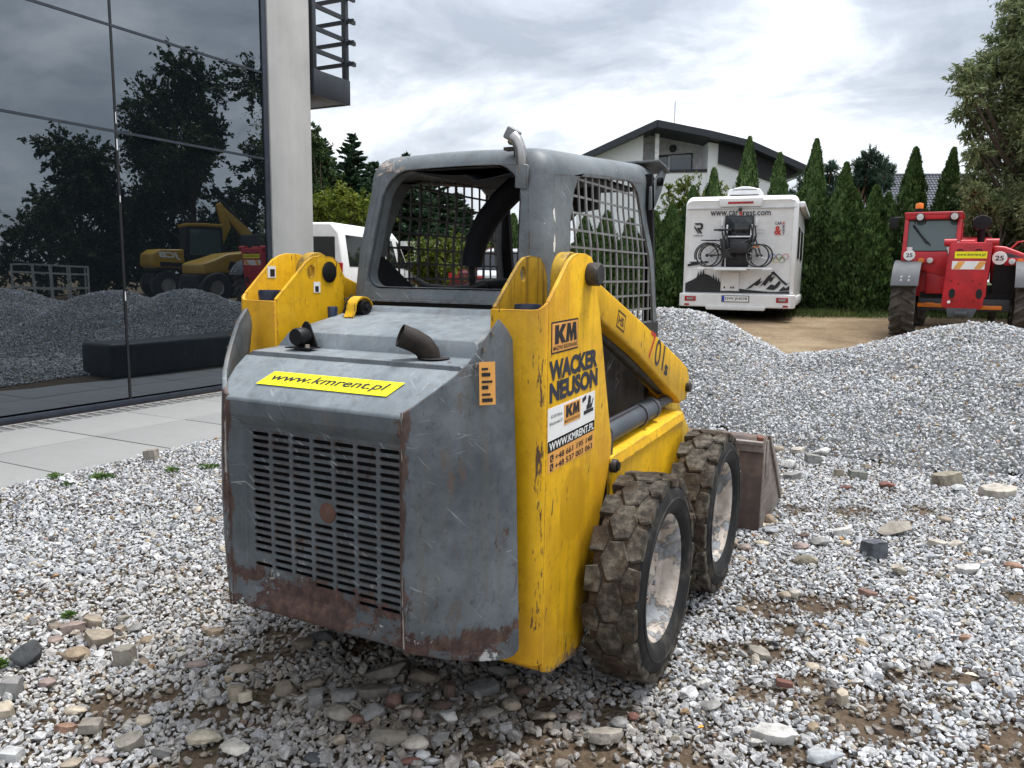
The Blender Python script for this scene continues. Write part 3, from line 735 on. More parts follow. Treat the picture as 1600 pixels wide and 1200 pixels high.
 (0.718, 4.325, 0.123, 0.105, 0.073, 'w2', 'angular', 'pale angular stone just right of the bucket'),
 (0.887, 4.865, 0.142, 0.121, 0.067, 'w2', 'angular', 'whitish stone above the grey squared stone'),
 (1.063, 4.317, 0.069, 0.059, 0.057, 't', 'block', 'small tan cube left of the greenish grey block'),
 (0.779, 4.083, 0.136, 0.071, 0.039, 'g', 'slab', 'thin grey slab lying right of the bucket'),
 (2.0, 2.81, 0.076, 0.062, 0.034, 'or_', 'round', 'bright orange red round stone near the right edge'),
 (1.794, 2.62, 0.131, 0.052, 0.029, 'w2', 'slab', 'pale flat stone bar left of the orange red stone'),
 (1.668, 2.961, 0.123, 0.05, 0.028, 'ct', 'slab', 'flat pale tan stone right of the large grey tan rock'),
 (1.763, 3.032, 0.096, 0.059, 0.032, 'ct', 'angular', 'pale tan lump beside the flat pale tan stone'),
 (0.815, 2.925, 0.063, 0.053, 0.057, 'o', 'round', 'ochre rounded stone touching the bucket corner'),
 (0.862, 2.709, 0.092, 0.077, 0.042, 'bg', 'angular', 'bluish grey stone in front of the bucket corner'),
 (1.037, 2.522, 0.08, 0.067, 0.037, 'p', 'round', 'pink granite cobble between bucket and olive pyramid rock'),
 (1.114, 2.646, 0.108, 0.081, 0.045, 'g', 'angular', 'mid grey stone right of the pink granite cobble'),
 (1.025, 2.739, 0.07, 0.046, 0.026, 'rb2', 'angular', 'dark red brown stone above the pink granite cobble'),
 (0.723, 2.41, 0.057, 0.049, 0.044, 't', 'angular', 'tan stone at the foot of the front wheel'),
 (0.781, 2.384, 0.06, 0.051, 0.032, 'pb', 'round', 'pinkish grey pebble at the foot of the front wheel'),
 (0.848, 2.498, 0.074, 0.044, 0.024, 'c', 'round', 'cream flat pebble right of the front wheel'),
 (1.203, 2.929, 0.114, 0.061, 0.033, 'w2', 'slab', 'thin white stone left of the large grey tan rock'),
 (1.24, 2.715, 0.054, 0.046, 0.032, 'c', 'round', 'cream pebble above the slate cube'),
 (1.229, 4.632, 0.086, 0.07, 0.038, 'b', 'angular', 'brown grey stone above the greenish grey block'),
 (-3.508, 2.184, 0.115, 0.097, 0.086, 'gt', 'block', 'squared beige stone beside the paving edge'),
 (1.714, 3.451, 0.075, 0.056, 0.031, 't', 'round', 'tan pebble below the broad cream tan flat rock'),
 (0.564, 4.815, 0.093, 0.079, 0.046, 't', 'round', 'small tan stone at the upper corner of the bucket'),
 (0.709, 4.862, 0.113, 0.069, 0.038, 'ct', 'slab', 'cream chip between bucket and whitish stone'),
]
MUD = [(-0.517, 0.401, 0.1), (-0.593, 0.302, 0.12), (-0.352, 0.111, 0.14), (-0.423, 0.028, 0.1), (-0.266, -0.198, 0.12), (-0.711, -0.143, 0.13), (-0.661, -0.013, 0.08), (-0.774, -0.143, 0.1), (0.615, 0.338, 0.16), (0.756, 0.344, 0.15), (0.711, 0.63, 0.12), (0.509, 0.519, 0.12), (0.446, 0.246, 0.1), (1.012, 0.483, 0.09), (1.013, 1.712, 0.12), (1.182, 1.822, 0.12), (1.331, 1.89, 0.07), (1.12, 1.525, 0.08), (0.911, 1.204, 0.09), (1.063, 1.277, 0.1), (1.099, 0.956, 0.1), (1.245, 1.109, 0.08), (1.341, 0.976, 0.12), (1.423, 0.915, 0.13), (1.5, 1.063, 0.09), (1.532, 0.955, 0.08), (1.664, 1.401, 0.1), (1.522, 1.287, 0.06), (1.764, 1.42, 0.06), (1.867, 1.06, 0.12), (1.823, 0.926, 0.1), (1.248, 1.266, 0.05), (1.983, 2.372, 0.09), (1.679, 1.184, 0.05), (-0.63, 0.519, 0.1), (-0.278, 0.592, 0.12), (1.265, 0.657, 0.09), (1.215, 3.423, 0.12), (0.93, 3.335, 0.1), (1.597, 3.643, 0.1), (0.778, 0.902, 0.06), (1.425, 4.038, 0.07)]
# ------------------------------------------------------------------ ground
FH = np.array([-0.46009, 0.88787]); RH = np.array([0.88787, 0.46009]); C2 = np.array([CAM.x, CAM.y])
def sstep(v, a, b):
    t_ = np.clip((v - a) / (b - a), 0, 1); return t_ * t_ * (3 - 2 * t_)
def to_sr(x, y):
    return (x - C2[0]) * FH[0] + (y - C2[1]) * FH[1], (x - C2[0]) * RH[0] + (y - C2[1]) * RH[1]
def from_sr(s, r):
    return C2[0] + s * FH[0] + r * RH[0], C2[1] + s * FH[1] + r * RH[1]
def wav(x, y, k, ph):
    return np.sin(x * k + 1.3 * np.sin(y * k * 0.8 + ph)) * np.cos(y * k * 1.1 + 0.9 * np.sin(x * k * 0.7 + ph * 2))
def terr(x, y):
    x = np.asarray(x, float); y = np.asarray(y, float)
    s, r = to_sr(x, y)
    m_ = np.maximum(sstep(x, -4.3, -3.0), sstep(y, 7.0, 9.0))
    q = np.clip(s - 5.0, 0, None)
    z = 0.045 * np.where(q < 2, q * q / 4, q - 1) * 1.05 * m_
    z = np.where(s > 26, np.minimum(z, 0.97), z)
    return z + (0.012 * wav(x, y, 2.3, 0.4) + 0.006 * wav(x, y, 7.1, 1.7)) * sstep(x, -3.7, -3.2) * (1 - 0.6 * sstep(s, 9, 14))
def heap_h(x, y, k):
    """height of heap k above the ground"""
    x = np.asarray(x, float); y = np.asarray(y, float)
    if k == 0: bumps = ((-0.95, 7.05, 0.90, 2.0, 1.9), (-2.2, 7.6, 0.90, 2.1, 1.9))
    else: bumps = ((2.05, 7.05, 0.93, 2.75, 2.25), (3.9, 7.9, 0.80, 3.0, 2.4), (6.0, 8.2, 1.0, 2.6, 2.6))
    out = np.zeros_like(x)
    for cx, cy, h, rx, ry in bumps:
        d = np.sqrt(((x - cx) / rx) ** 2 + ((y - cy) / ry) ** 2)
        d = d + 0.07 * wav(x, y, 1.6, 0.7 + cx) + 0.03 * wav(x, y, 4.3, 2.2 + cy)
        f = h * np.clip((1.044 - np.sqrt(d * d + 0.09)) / 0.744, 0, None)
        out = np.maximum(out, f)
    return out

def sheet(name, xs, ys, zf, mat, kind, parent=None, drop=None):
    X, Y = np.meshgrid(xs, ys, indexing='xy')
    Z = zf(X, Y)
    n, m_ = len(xs), len(ys)
    V = np.stack([X, Y, Z], -1).reshape(-1, 3)
    i = np.arange(n - 1)[None, :] + np.arange(m_ - 1)[:, None] * n
    F = np.stack([i, i + 1, i + 1 + n, i + n], -1).reshape(-1, 4)
    if drop is not None: F = F[~drop(V[F].mean(1))]
    return mesh_np(name, V, F, mat, parent, kind, smooth=True)
near = np.arange(-8, 14, 0.16)
xs = np.concatenate([np.array([-600, -300, -150, -90, -60, -45, -35, -28, -22, -18, -15, -12.5, -10.5, -9]), near, np.array([15, 17, 20, 25, 32, 42, 60, 90, 150, 300, 600])])
ys = np.concatenate([np.array([-600, -300, -120, -60, -30, -16, -10, -7, -5, -4]), np.arange(-3, 24, 0.2), np.array([25, 28, 33, 40, 50, 70, 100, 160, 300, 600])])
sheet('ground', xs, ys, lambda X, Y: terr(X, Y) - 0.012, MT['ground'], 'structure')

# ------------------------------------------------------------------ gravel
stone_col = bpy.data.collections.new('stone_shapes')      # source shapes only, not linked into the scene
def hull_mesh(name, pts, mat, smooth=False):
    bm = bmesh.new()
    for p in pts: bm.verts.new(p)
    r_ = bmesh.ops.convex_hull(bm, input=bm.verts)
    bmesh.ops.delete(bm, geom=[g for g in bm.verts if not g.link_faces], context='VERTS')
    bmesh.ops.dissolve_limit(bm, angle_limit=radians(8), verts=bm.verts, edges=bm.edges)
    bmesh.ops.triangulate(bm, faces=[f for f in bm.faces if len(f.verts) > 4])
    me = bpy.data.meshes.new(name); bm.to_mesh(me); bm.free()
    me.materials.append(mat)
    return me
NV = 14
for k in range(NV):
    pts = []
    for q in range(13 if k % 3 else 22):
        d = Vector((random.gauss(0, 1), random.gauss(0, 1), random.gauss(0, 1))).normalized()
        r_ = 0.5 * random.uniform(0.82, 1.0)
        pts.append((d.x * r_ * 1.18, d.y * r_ * (0.70 + 0.22 * (k % 4) / 3), d.z * r_ * (0.52 + 0.2 * (k % 5) / 4)))
    ob = bpy.data.objects.new('stone_shape', hull_mesh('stone_shape', pts, MT['stone']))
    stone_col.objects.link(ob)

ng_ = bpy.data.node_groups.new('scatter_stones', 'GeometryNodeTree')
ng_.interface.new_socket('Geometry', in_out='INPUT', socket_type='NodeSocketGeometry')
ng_.interface.new_socket('Geometry', in_out='OUTPUT', socket_type='NodeSocketGeometry')
gi = ng_.nodes.new('NodeGroupInput'); go = ng_.nodes.new('NodeGroupOutput')
iop = ng_.nodes.new('GeometryNodeInstanceOnPoints')
ci = ng_.nodes.new('GeometryNodeCollectionInfo')
ci.inputs['Collection'].default_value = stone_col
ci.inputs['Separate Children'].default_value = True
ci.inputs['Reset Children'].default_value = True
def named(nm, ty):
    n_ = ng_.nodes.new('GeometryNodeInputNamedAttribute'); n_.data_type = ty
    n_.inputs['Name'].default_value = nm
    return next(o for o in n_.outputs if o.enabled and o.name == 'Attribute')
e2r = ng_.nodes.new('FunctionNodeEulerToRotation')
ng_.links.new(named('rot', 'FLOAT_VECTOR'), e2r.inputs[0])
ng_.links.new(gi.outputs[0], iop.inputs['Points'])
ng_.links.new(ci.outputs[0], iop.inputs['Instance'])
iop.inputs['Pick Instance'].default_value = True
ng_.links.new(named('idx', 'INT'), iop.inputs['Instance Index'])
ng_.links.new(e2r.outputs[0], iop.inputs['Rotation'])
ng_.links.new(named('scl', 'FLOAT'), iop.inputs['Scale'])
ng_.links.new(iop.outputs[0], go.inputs[0])

PAL = np.array([(0.52, 0.53, 0.545), (0.63, 0.635, 0.645), (0.45, 0.465, 0.485), (0.36, 0.375, 0.395), (0.58, 0.57, 0.54),
                (0.46, 0.41, 0.34), (0.24, 0.245, 0.25), (0.40, 0.32, 0.225), (0.13, 0.135, 0.14), (0.36, 0.25, 0.20), (0.40, 0.24, 0.12)])
PRB = np.array([0.26, 0.26, 0.17, 0.11, 0.09, 0.04, 0.03, 0.018, 0.012, 0.006, 0.004]); PRB = PRB / PRB.sum()
def scatter(name, P3, size, tint, parent=None, tilt=0.5):
    n = len(P3)
    me = bpy.data.meshes.new(name)
    me.vertices.add(n); me.vertices.foreach_set('co', np.asarray(P3, np.float32).ravel())
    a = me.attributes.new('rot', 'FLOAT_VECTOR', 'POINT')
    R = np.stack([rng.normal(0, tilt, n), rng.normal(0, tilt, n), rng.uniform(0, 2*pi, n)], -1)
    a.data.foreach_set('vector', R.astype(np.float32).ravel())
    a = me.attributes.new('scl', 'FLOAT', 'POINT'); a.data.foreach_set('value', np.asarray(size, np.float32))
    a = me.attributes.new('idx', 'INT', 'POINT'); a.data.foreach_set('value', rng.integers(0, NV, n).astype(np.int32))
    a = me.attributes.new('tint', 'FLOAT_COLOR', 'POINT')
    a.data.foreach_set('color', np.concatenate([tint, np.ones((n, 1))], 1).astype(np.float32).ravel())
    o = link_mesh(name, me, parent, 'stuff')
    md = o.modifiers.new('scatter', 'NODES'); md.node_group = ng_
    return o
def mud_amount(x, y):
    m_ = np.zeros_like(x)
    for cx, cy, r in MUD:
        d = np.hypot(x - cx, y - cy) / r
        m_ = np.maximum(m_, np.clip(1.25 - d, 0, 1))
    w_ = 0.5 + 0.5 * wav(x, y, 21, 0.3) * 0.6 + 0.25 * wav(x, y, 47, 1.1)
    return np.clip(m_ * (0.55 + 0.75 * w_), 0, 1)
def rear_brown_amount(x, y):
    """how far stones turn browner and larger under and behind the machine"""
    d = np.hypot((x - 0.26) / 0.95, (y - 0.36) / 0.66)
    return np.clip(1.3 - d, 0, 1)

pts_all = []; sz_all = []; tint_all = []
for s0, s1, cell, dmean in ((0.3, 3.0, 0.0162, 0.0212), (3.0, 4.4, 0.0178, 0.0218), (4.4, 6.6, 0.0195, 0.0225), (6.6, 9.4, 0.0270, 0.0300)):
    ss, rr = np.meshgrid(np.arange(s0, s1, cell), np.arange(-0.78*s1 - 1.0, 0.78*s1 + 0.6, cell), indexing='ij')
    ss = ss.ravel() + rng.uniform(-0.5, 0.5, ss.size) * cell; rr = rr.ravel() + rng.uniform(-0.5, 0.5, rr.size) * cell
    k = (rr < 0.74 * ss + 0.45) & (rr > -0.76 * ss - 0.95)
    ss, rr = ss[k], rr[k]
    x, y = from_sr(ss, rr)
    k = (x > -3.675) & ~((heap_h(x, y, 0) > 0.03) | (heap_h(x, y, 1) > 0.03))
    k &= ~((np.abs(x) < 0.40) & (y > 0.9) & (y < 2.4))             # out of sight under the machine
    k &= ~((x < -0.6) & (y > 3.4) & (x > -3.0) & (y < 4.6) & (rng.random(len(x)) < 0.5))
    x, y = x[k], y[k]
    mud = mud_amount(x, y); rear_brown = rear_brown_amount(x, y)  # stones get browner and larger towards the machine's rear
    k = rng.random(len(x)) > mud * 0.93
    x, y, mud, rear_brown = x[k], y[k], mud[k], rear_brown[k]
    n = len(x)
    d = dmean * np.exp(rng.normal(0, 0.33, n)) * (1 + 0.25 * rear_brown)
    big_ = rng.random(n) < 0.012
    d = np.where(big_, d * rng.uniform(1.4, 2.0, n), d)
    ti = PAL[rng.choice(len(PAL), n, p=PRB)] * rng.uniform(0.82, 1.14, (n, 1))
    patch = 0.5 + 0.5 * wav(x, y, 1.4, 0.9)
    warm = np.clip((np.hypot(x + 0.9, y + 0.05) < 1.1) * 0.35 * rng.random(n), 0, 1)
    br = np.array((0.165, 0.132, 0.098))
    a_ = np.clip(np.maximum(np.clip(mud * 1.5, 0, 0.95) * rng.uniform(0.3, 1, n), rear_brown * 1.05 * rng.uniform(0.45, 1, n)), 0, 1)[:, None]
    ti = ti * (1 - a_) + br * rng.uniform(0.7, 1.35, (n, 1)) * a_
    ti = ti * (1 - warm[:, None]) + np.array((0.43, 0.36, 0.27)) * warm[:, None]
    z = terr(x, y) + d * rng.uniform(-0.05, 0.34, n) - mud * 0.006
    pts_all.append(np.stack([x, y, z], -1)); sz_all.append(d); tint_all.append(ti)
o = scatter('gravel', np.concatenate(pts_all), np.concatenate(sz_all), np.concatenate(tint_all))
o['label'] = 'pale grey crushed stone gravel spread over the yard'

# ------------------------------------------------------------------ gravel heaps
for k_, lab in ((0, 'pale gravel heap behind the machine, left of the gap with the ochre dirt'), (1, 'long pale gravel heap in front of the red telehandler, reaching the right edge')):
    x0, x1, y0, y1 = ((-4.4, 1.7, 4.5, 10.0), (-1.2, 9.2, 4.2, 11.2))[k_]
    hp = sheet('gravel_heap', np.arange(x0, x1, 0.12), np.arange(y0, y1, 0.12), lambda X, Y: terr(X, Y) + heap_h(X, Y, k_) - 0.060, MT['heap_base'], None,
               drop=lambda cen: heap_h(cen[:, 0], cen[:, 1], k_) < 0.040)
    tag(hp, lab, 'gravel heap')
    hp['group'] = 'gravel heaps in the yard'
    cell = 0.0215
    gx, gy = np.meshgrid(np.arange(x0, x1, cell), np.arange(y0, y1, cell))
    x = gx.ravel() + rng.uniform(-0.5, 0.5, gx.size) * cell; y = gy.ravel() + rng.uniform(-0.5, 0.5, gx.size) * cell
    h0, h1 = heap_h(x, y, 0), heap_h(x, y, 1)
    hh = (h0, h1)[k_]
    k = (hh > 0.012) & (hh >= (h1, h0)[k_])
    s_, r_ = to_sr(x, y)
    k &= (np.abs(r_) < 0.74 * s_ + 0.8)
    x, y, hh = x[k], y[k], hh[k]
    # thin out the far side
    s_, r_ = to_sr(x, y)
    n = len(x)
    d = 0.0285 * np.exp(rng.normal(0, 0.27, n))
    ti = PAL[rng.choice(len(PAL), n, p=PRB)] * rng.uniform(0.86, 1.16, (n, 1))
    z = terr(x, y) + hh + d * rng.uniform(-0.15, 0.35, n)
    scatter('heap_stones', np.stack([x, y, z], -1), d, ti, hp, tilt=0.7)

# ------------------------------------------------------------------ single larger stones
def rock_mesh(shape, w, dp, h, seed):
    R_ = random.Random(seed)
    pts = []
    if shape == 'block':
        for sx in (-1, 1):
            for sy in (-1, 1):
                for sz in (-1, 1):
                    for q in range(2):
                        pts.append(((sx * R_.uniform(0.40, 0.5)), sy * R_.uniform(0.40, 0.5), sz * R_.uniform(0.40, 0.5)))
    elif shape == 'round':
        for q in range(60):
            d = Vector((R_.gauss(0, 1), R_.gauss(0, 1), R_.gauss(0, 1))).normalized() * 0.5
            pts.append(tuple(d))
    elif shape == 'slab':
        for q in range(9):
            a = 2 * pi * q / 9 + R_.uniform(-0.25, 0.25); r = R_.uniform(0.40, 0.52)
            pts.append((cos(a) * r, sin(a) * r, 0.5 * R_.uniform(0.6, 1))); pts.append((cos(a) * r * 1.0, sin(a) * r * 1.0, -0.5))
    else:
        for q in range(15):
            d = Vector((R_.gauss(0, 1), R_.gauss(0, 1), R_.gauss(0, 0.9))).normalized() * 0.5 * R_.uniform(0.85, 1.05)
            pts.append((d.x, d.y, d.z))
    bm = bmesh.new()
    for p in pts: bm.verts.new(p)
    bmesh.ops.convex_hull(bm, input=bm.verts)
    bmesh.ops.delete(bm, geom=[g for g in bm.verts if not g.link_faces], context='VERTS')
    es = [e for e in bm.edges if len(e.link_faces) == 2 and e.calc_face_angle(0) > radians(14)]
    bmesh.ops.bevel(bm, geom=es, offset=0.035 if shape != 'round' else 0.02, segments=2, profile=0.5, affect='EDGES', clamp_overlap=True)
    bmesh.ops.triangulate(bm, faces=bm.faces)
    bmesh.ops.subdivide_edges(bm, edges=[e for e in bm.edges if e.calc_length() > 0.2], cuts=1, use_grid_fill=True)
    bmesh.ops.triangulate(bm, faces=bm.faces)
    o3 = Vector((seed * 3.7, seed * 1.3, 0))
    for v in bm.verts:
        nz = mnoise.noise(v.co * 2.2 + o3) * 0.16 + mnoise.noise(v.co * 5 + o3) * 0.09 + mnoise.noise(v.co * 11 + o3) * 0.045
        v.co *= 1 + nz
        v.co = Vector((v.co.x * w, v.co.y * dp, v.co.z * h))
    bm.normal_update()
    me = bpy.data.meshes.new('stone'); bm.to_mesh(me); bm.free()
    me.shade_smooth(); me.set_sharp_from_angle(angle=radians(32))
    return me
for i_, (x, y, w, dp, h, c, sh, lab) in enumerate(ROCKS):
    kb = 0.84 if sh == 'block' else 1.14
    me = rock_mesh(sh, w * kb, dp * kb, h * (1.0 if sh == 'block' else 1.18), i_ + 1)
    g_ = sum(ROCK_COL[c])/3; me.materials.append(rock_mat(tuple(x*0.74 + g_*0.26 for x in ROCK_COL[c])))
    o = link_mesh('stone', me)
    o.location = (x, y, float(terr(x, y)) + 0.008 + h * (0.36 if sh != 'slab' else 0.42))
    rr_ = random.Random(i_)
    ti = 0.22 if sh in ('slab', 'angular') else 0.10
    o.rotation_euler = (rr_.uniform(-ti, ti), rr_.uniform(-ti, ti), 0.478 + rr_.uniform(-0.35, 0.35))
    tag(o, lab, 'stone', 'loose stones lying in the gravel')
# ------------------------------------------------------------------ pavement along the glass facade
pav = MB().bx(-5.50, -3.70, -14, 9.5, -0.30, -0.045).build('pavement', MT['pit'], None, kind='structure')
joints = [2.530 + 0.913 * k for k in range(-15, 8)]
first_slab = None
for row, (x0, x1) in enumerate(((-5.488, -4.667), (-4.657, -3.702))):
    for k in range(len(joints) - 1):
        y0, y1 = joints[k] + 0.006, joints[k + 1] - 0.006
        key = row
        if first_slab is None: first_slab = {}
        if key not in first_slab:
            b = MB().bx(-(x1-x0)/2, (x1-x0)/2, -(y1-y0)/2, (y1-y0)/2, -0.045, 0.0)
            o = b.build('paving_slab', MT['paving'], None, bevel=0.004, seg=2)
            first_slab[key] = o.data
        else:
            o = link_mesh('paving_slab', first_slab[key])
        o.parent = pav
        o.location = ((x0+x1)/2, (y0+y1)/2, 0.0 + random.uniform(-0.002, 0.002))
        o.rotation_euler = (random.uniform(-0.002, 0.002), random.uniform(-0.002, 0.002), 0)

# drain channel with a galvanised grating between slabs and glass
dr = thing('drain_channel', 'narrow drain with galvanised grating between the paving slabs and the glass wall', 'drain', (-5.62, 3, 0))
MB().bx(-0.12, 0.12, -17, 6.2, -0.14, -0.10).build('channel_floor', MT['pit'], dr)
MB().bx(-0.125, -0.110, -17, 6.2, -0.10, 0.0).bx(0.110, 0.118, -17, 6.2, -0.10, 0.0).build('rail', MT['grate'], dr)
bar = MB().bx(-0.110, 0.110, -0.009, 0.009, -0.03, 0.002).build('grate_bar', MT['grate'], dr)
bm_ = bar.data
yb = -2.2
bar.location = (0, yb, 0)
while yb < 3.0:
    yb += 0.105
    o = link_mesh('grate_bar', bm_, dr); o.location = (0, yb, 0)
MB().bx(-0.04, -0.036, -2.2, 3.1, -0.028, -0.003).bx(0.036, 0.04, -2.2, 3.1, -0.028, -0.003).build('grate_rod', MT['grate'], dr)

# ------------------------------------------------------------------ glass building
XF = -5.85
gb = thing('glass_building', 'modern building with dark mirror glass facade and bare concrete corner pillar', 'building', (XF, 3, 0), world_model=True)
HT = 6.6
vy = [-9.0, -6.0, -3.0, 0.8, 3.765, 5.785]     # vertical joints of the glazing
hz_ = [0.06, 2.79, 3.81, 6.45]
MB().bx(-13, XF - 0.16, -9.2, 6.55, 0, HT).build('building_core', MT['pit'], gb)
for i in range(len(vy) - 1):
    for j in range(len(hz_) - 1):
        y0, y1 = vy[i] + 0.012, vy[i+1] - 0.012
        z0, z1 = hz_[j] + 0.012, hz_[j+1] - 0.012
        ta, tb_ = random.uniform(-0.0012, 0.0012), random.uniform(-0.0012, 0.0012)
        xf = lambda y, z: XF - 0.0035 + ta*(y - (y0+y1)/2) + tb_*(z - (z0+z1)/2)
        b = MB().loft([[(xf(y, z) - d, y, z) for y, z in ((y0, z0), (y1, z0), (y1, z1), (y0, z1))] for d in (0.03, 0.0)])
        p = b.build('glass_pane', MT['glass'], gb, smooth=0)
for y in vy[1:-1]:
    MB().bx(XF - 0.10, XF + 0.004, y - 0.0125, y + 0.0125, 0.05, HT).build('mullion', MT['mullion'], gb)
    # broken white silicone left in the joint
    b = MB(); z = 0.1
    while z < 6:
        l = random.uniform(0.03, 0.12) if random.random() < 0.45 else 0.0
        if l: b.bx(XF + 0.004, XF + 0.006, y - 0.004 + random.uniform(-0.003, 0.003), y + 0.006, z, z + l)
        z += l + random.uniform(0.06, 0.5)
    b.build('silicone_bead', MT['silicone'], gb)
for z in hz_[1:-1]:
    b = MB()
    b.bx(XF - 0.10, XF + 0.006, vy[0], vy[-1], z - 0.0125, z + 0.0125)
    b.build('transom', MT['frame'], gb)
MB().bx(XF - 0.12, XF + 0.02, vy[0], 5.80, -0.02, 0.052).build('base_sill', MT['frame'], gb, bevel=0.004)
MB().bx(XF - 0.12, XF + 0.015, 5.792, 5.868, 0.0, HT).build('corner_frame', MT['frame'], gb, bevel=0.006)
# concrete pillar and roof edge
MB().bx(XF - 0.60, XF + 0.03, 5.875, 6.62, -0.1, HT + 0.3).build('concrete_pillar', MT['concrete'], gb, bevel=0.012)
MB().bx(-13, XF + 0.05, -9.3, 5.87, 6.47, HT + 0.3).build('roof_edge', MT['concrete'], gb, bevel=0.01)
MB().bx(-13, XF - 0.62, 6.0, 6.58, -0.1, HT).build('end_wall', MT['concrete'], gb)

# steel balcony on the end wall
bal = thing('steel_balcony', 'dark grey steel balcony with horizontal rails beside the concrete pillar', 'balcony', (XF, 7.2, 3.5), world_model=True)
bx0, bx1, by0, by1 = -7.6, -5.80, 6.66, 7.40
MB().bx(bx0, bx1 - 0.01, by0, by1 - 0.01, 3.73, 3.90).build('platform', MT['balcony'], bal, bevel=0.006)
MB().bx(bx1 - 0.03, bx1 + 0.01, by0, by1, 3.72, 4.05).bx(bx0, bx1 - 0.03, by1 - 0.04, by1, 3.72, 4.05).build('edge_beam', MT['balcony'], bal, bevel=0.005)
for (px, py) in ((bx1 - 0.03, by0 + 0.03), (bx1 - 0.03, by1 - 0.05), (bx0 + 0.05, by1 - 0.05)):
    MB().bx(px - 0.035, px + 0.035, py - 0.035, py + 0.035, 3.90, 5.15).build('post', MT['balcony'], bal, bevel=0.004)
for z in (4.30, 4.58, 4.86, 5.16):
    MB().bx(bx1 - 0.05, bx1 - 0.01, by0, by1 + 0.16, z - 0.026, z + 0.026).build('rail', MT['balcony'], bal)
    MB().bx(bx0, bx1 + 0.12, by1 - 0.065, by1 - 0.03, z - 0.065, z - 0.015).build('rail', MT['balcony'], bal)

# dark concrete block that shows in the mirror glass
blk = MB().bx(-4.05, -3.45, 4.85, 7.4, 0, 0.46).build('concrete_block', MT['dark_steel'], None, bevel=0.05, seg=3)
tag(blk, 'long dark block standing at the pavement edge, seen mirrored in the glass wall', 'block')
# ------------------------------------------------------------------ skid steer loader
LD = thing('skid_steer_loader', 'yellow and grey skid steer loader with mesh cab, seen from behind, on the gravel', 'skid steer loader', (0, 1.35, 0), world_model=True)
SM = lambda p: (-p[0], p[1], p[2])

# rear door: pressed frame with a slotted grille -----------------------------------------------
W0 = 0.324
def door():
    b = MB()
    # frame profile round the recess, mitred: outer edge -> front roll -> recess
    def ring(x0, x1, z0, z1, y): return [(x0, y, z0), (x1, y, z0), (x1, y, z1), (x0, y, z1)]
    zb, zt = 0.385, 1.040
    R = [ring(-W0, W0, zb + 0.0, zt, 0.045), ring(-W0, W0, zb, zt, 0.012), ring(-W0 + 0.006, W0 - 0.006, zb + 0.008, zt - 0.010, 0.000),
         ring(-W0 + 0.020, W0 - 0.012, zb + 0.022, zt - 0.052, -0.002), ring(-W0 + 0.048, W0 - 0.018, zb + 0.062, zt - 0.084, 0.022), ring(-W0 + 0.052, W0 - 0.020, zb + 0.066, zt - 0.088, 0.024)]
    b.loft(R, cap=False)
    return b
rd = door().build('rear_door', MT['grey_door'], LD, smooth=50, bevel=0.006)
gx0, gx1, gz0, gz1 = -W0 + 0.052, W0 - 0.020, 0.385 + 0.066, 1.040 - 0.088
def grille():
    b = MB(); y0, y1 = 0.024, 0.030
    nx, nz = 7, 21
    ax0, ax1 = -0.246, 0.314 - 0.012
    top, bot = 0.942, 0.470
    cw = (ax1 - ax0) / nx; chh = (top - bot) / nz
    def quad(x0, x1, z0, z1):
        if x1 - x0 > 1e-5 and z1 - z0 > 1e-5: b.add([(x0,y0,z0),(x1,y0,z0),(x1,y0,z1),(x0,y0,z1)], [(0,1,2,3)])
    quad(gx0, gx1, top, gz1); quad(gx0, gx1, gz0, bot); quad(gx0, ax0, bot, top); quad(ax1, gx1, bot, top)
    for i in range(nx):
        # like the real sheet: rows end in a stagger along the bottom
        last = (16, 18, 18, 19, 19, 20, 19)[i]
        for j in range(nz):
            x0, x1 = ax0 + i*cw, ax0 + (i+1)*cw
            z1, z0 = top - j*chh, top - (j+1)*chh
            cx, cz = (x0+x1)/2, (z0+z1)/2
            solid = (j > last and not (i == 0 and j == 18) and not (i == 6 and j == 20)) or math.hypot(cx - 0.044, (cz - 0.727)) < 0.030
            if solid: quad(x0, x1, z0, z1); continue
            hw, hh = cw*0.43, chh*0.27
            H = []
            for k in range(5):
                a = -pi/2 + pi*k/4; H.append((cx + hw - hh + hh*cos(a), cz + hh*sin(a)))
            for k in range(5):
                a = pi/2 + pi*k/4; H.append((cx - hw + hh + hh*cos(a), cz + hh*sin(a)))
            n = len(H)
            V = [(p[0], y0, p[1]) for p in H] + [(p[0], y1, p[1]) for p in H]
            C = [(x1, y0, z0), (x1, y0, z1), (x0, y0, z1), (x0, y0, z0)]
            V += C
            F = [(k, (k+1) % n, (k+1) % n + n, k + n) for k in range(n)]
            # bridge hole to the cell border
            F += [(2*n, 2*n+1, 4, 3, 2, 1, 0), (2*n+1, 2*n+2, 5, 4), (2*n+2, 2*n+3, 9, 8, 7, 6, 5), (2*n+3, 2*n, 0, 9)]
            b.add(V, F)
    return b
grille().build('grille', MT['grey_door'], rd, smooth=25)
MB().bx(gx0 - 0.02, gx1 + 0.01, 0.060, 0.065, gz0 - 0.03, gz1 + 0.03).build('radiator', MT['cab_in'], rd)
b = MB(); b.lathe([(0.0, 0.0015), (0.019, 0.002), (0.021, 0.0035), (0.028, 0.0035), (0.030, 0.006), (0.030, 0.009)], (0.044, 0.018, 0.727), 'y', 28)
b.build('round_badge', worn_paint('rusty_badge', (0.075, 0.034, 0.026), (0.12, 0.055, 0.04), rust=1.2), rd, smooth=50)
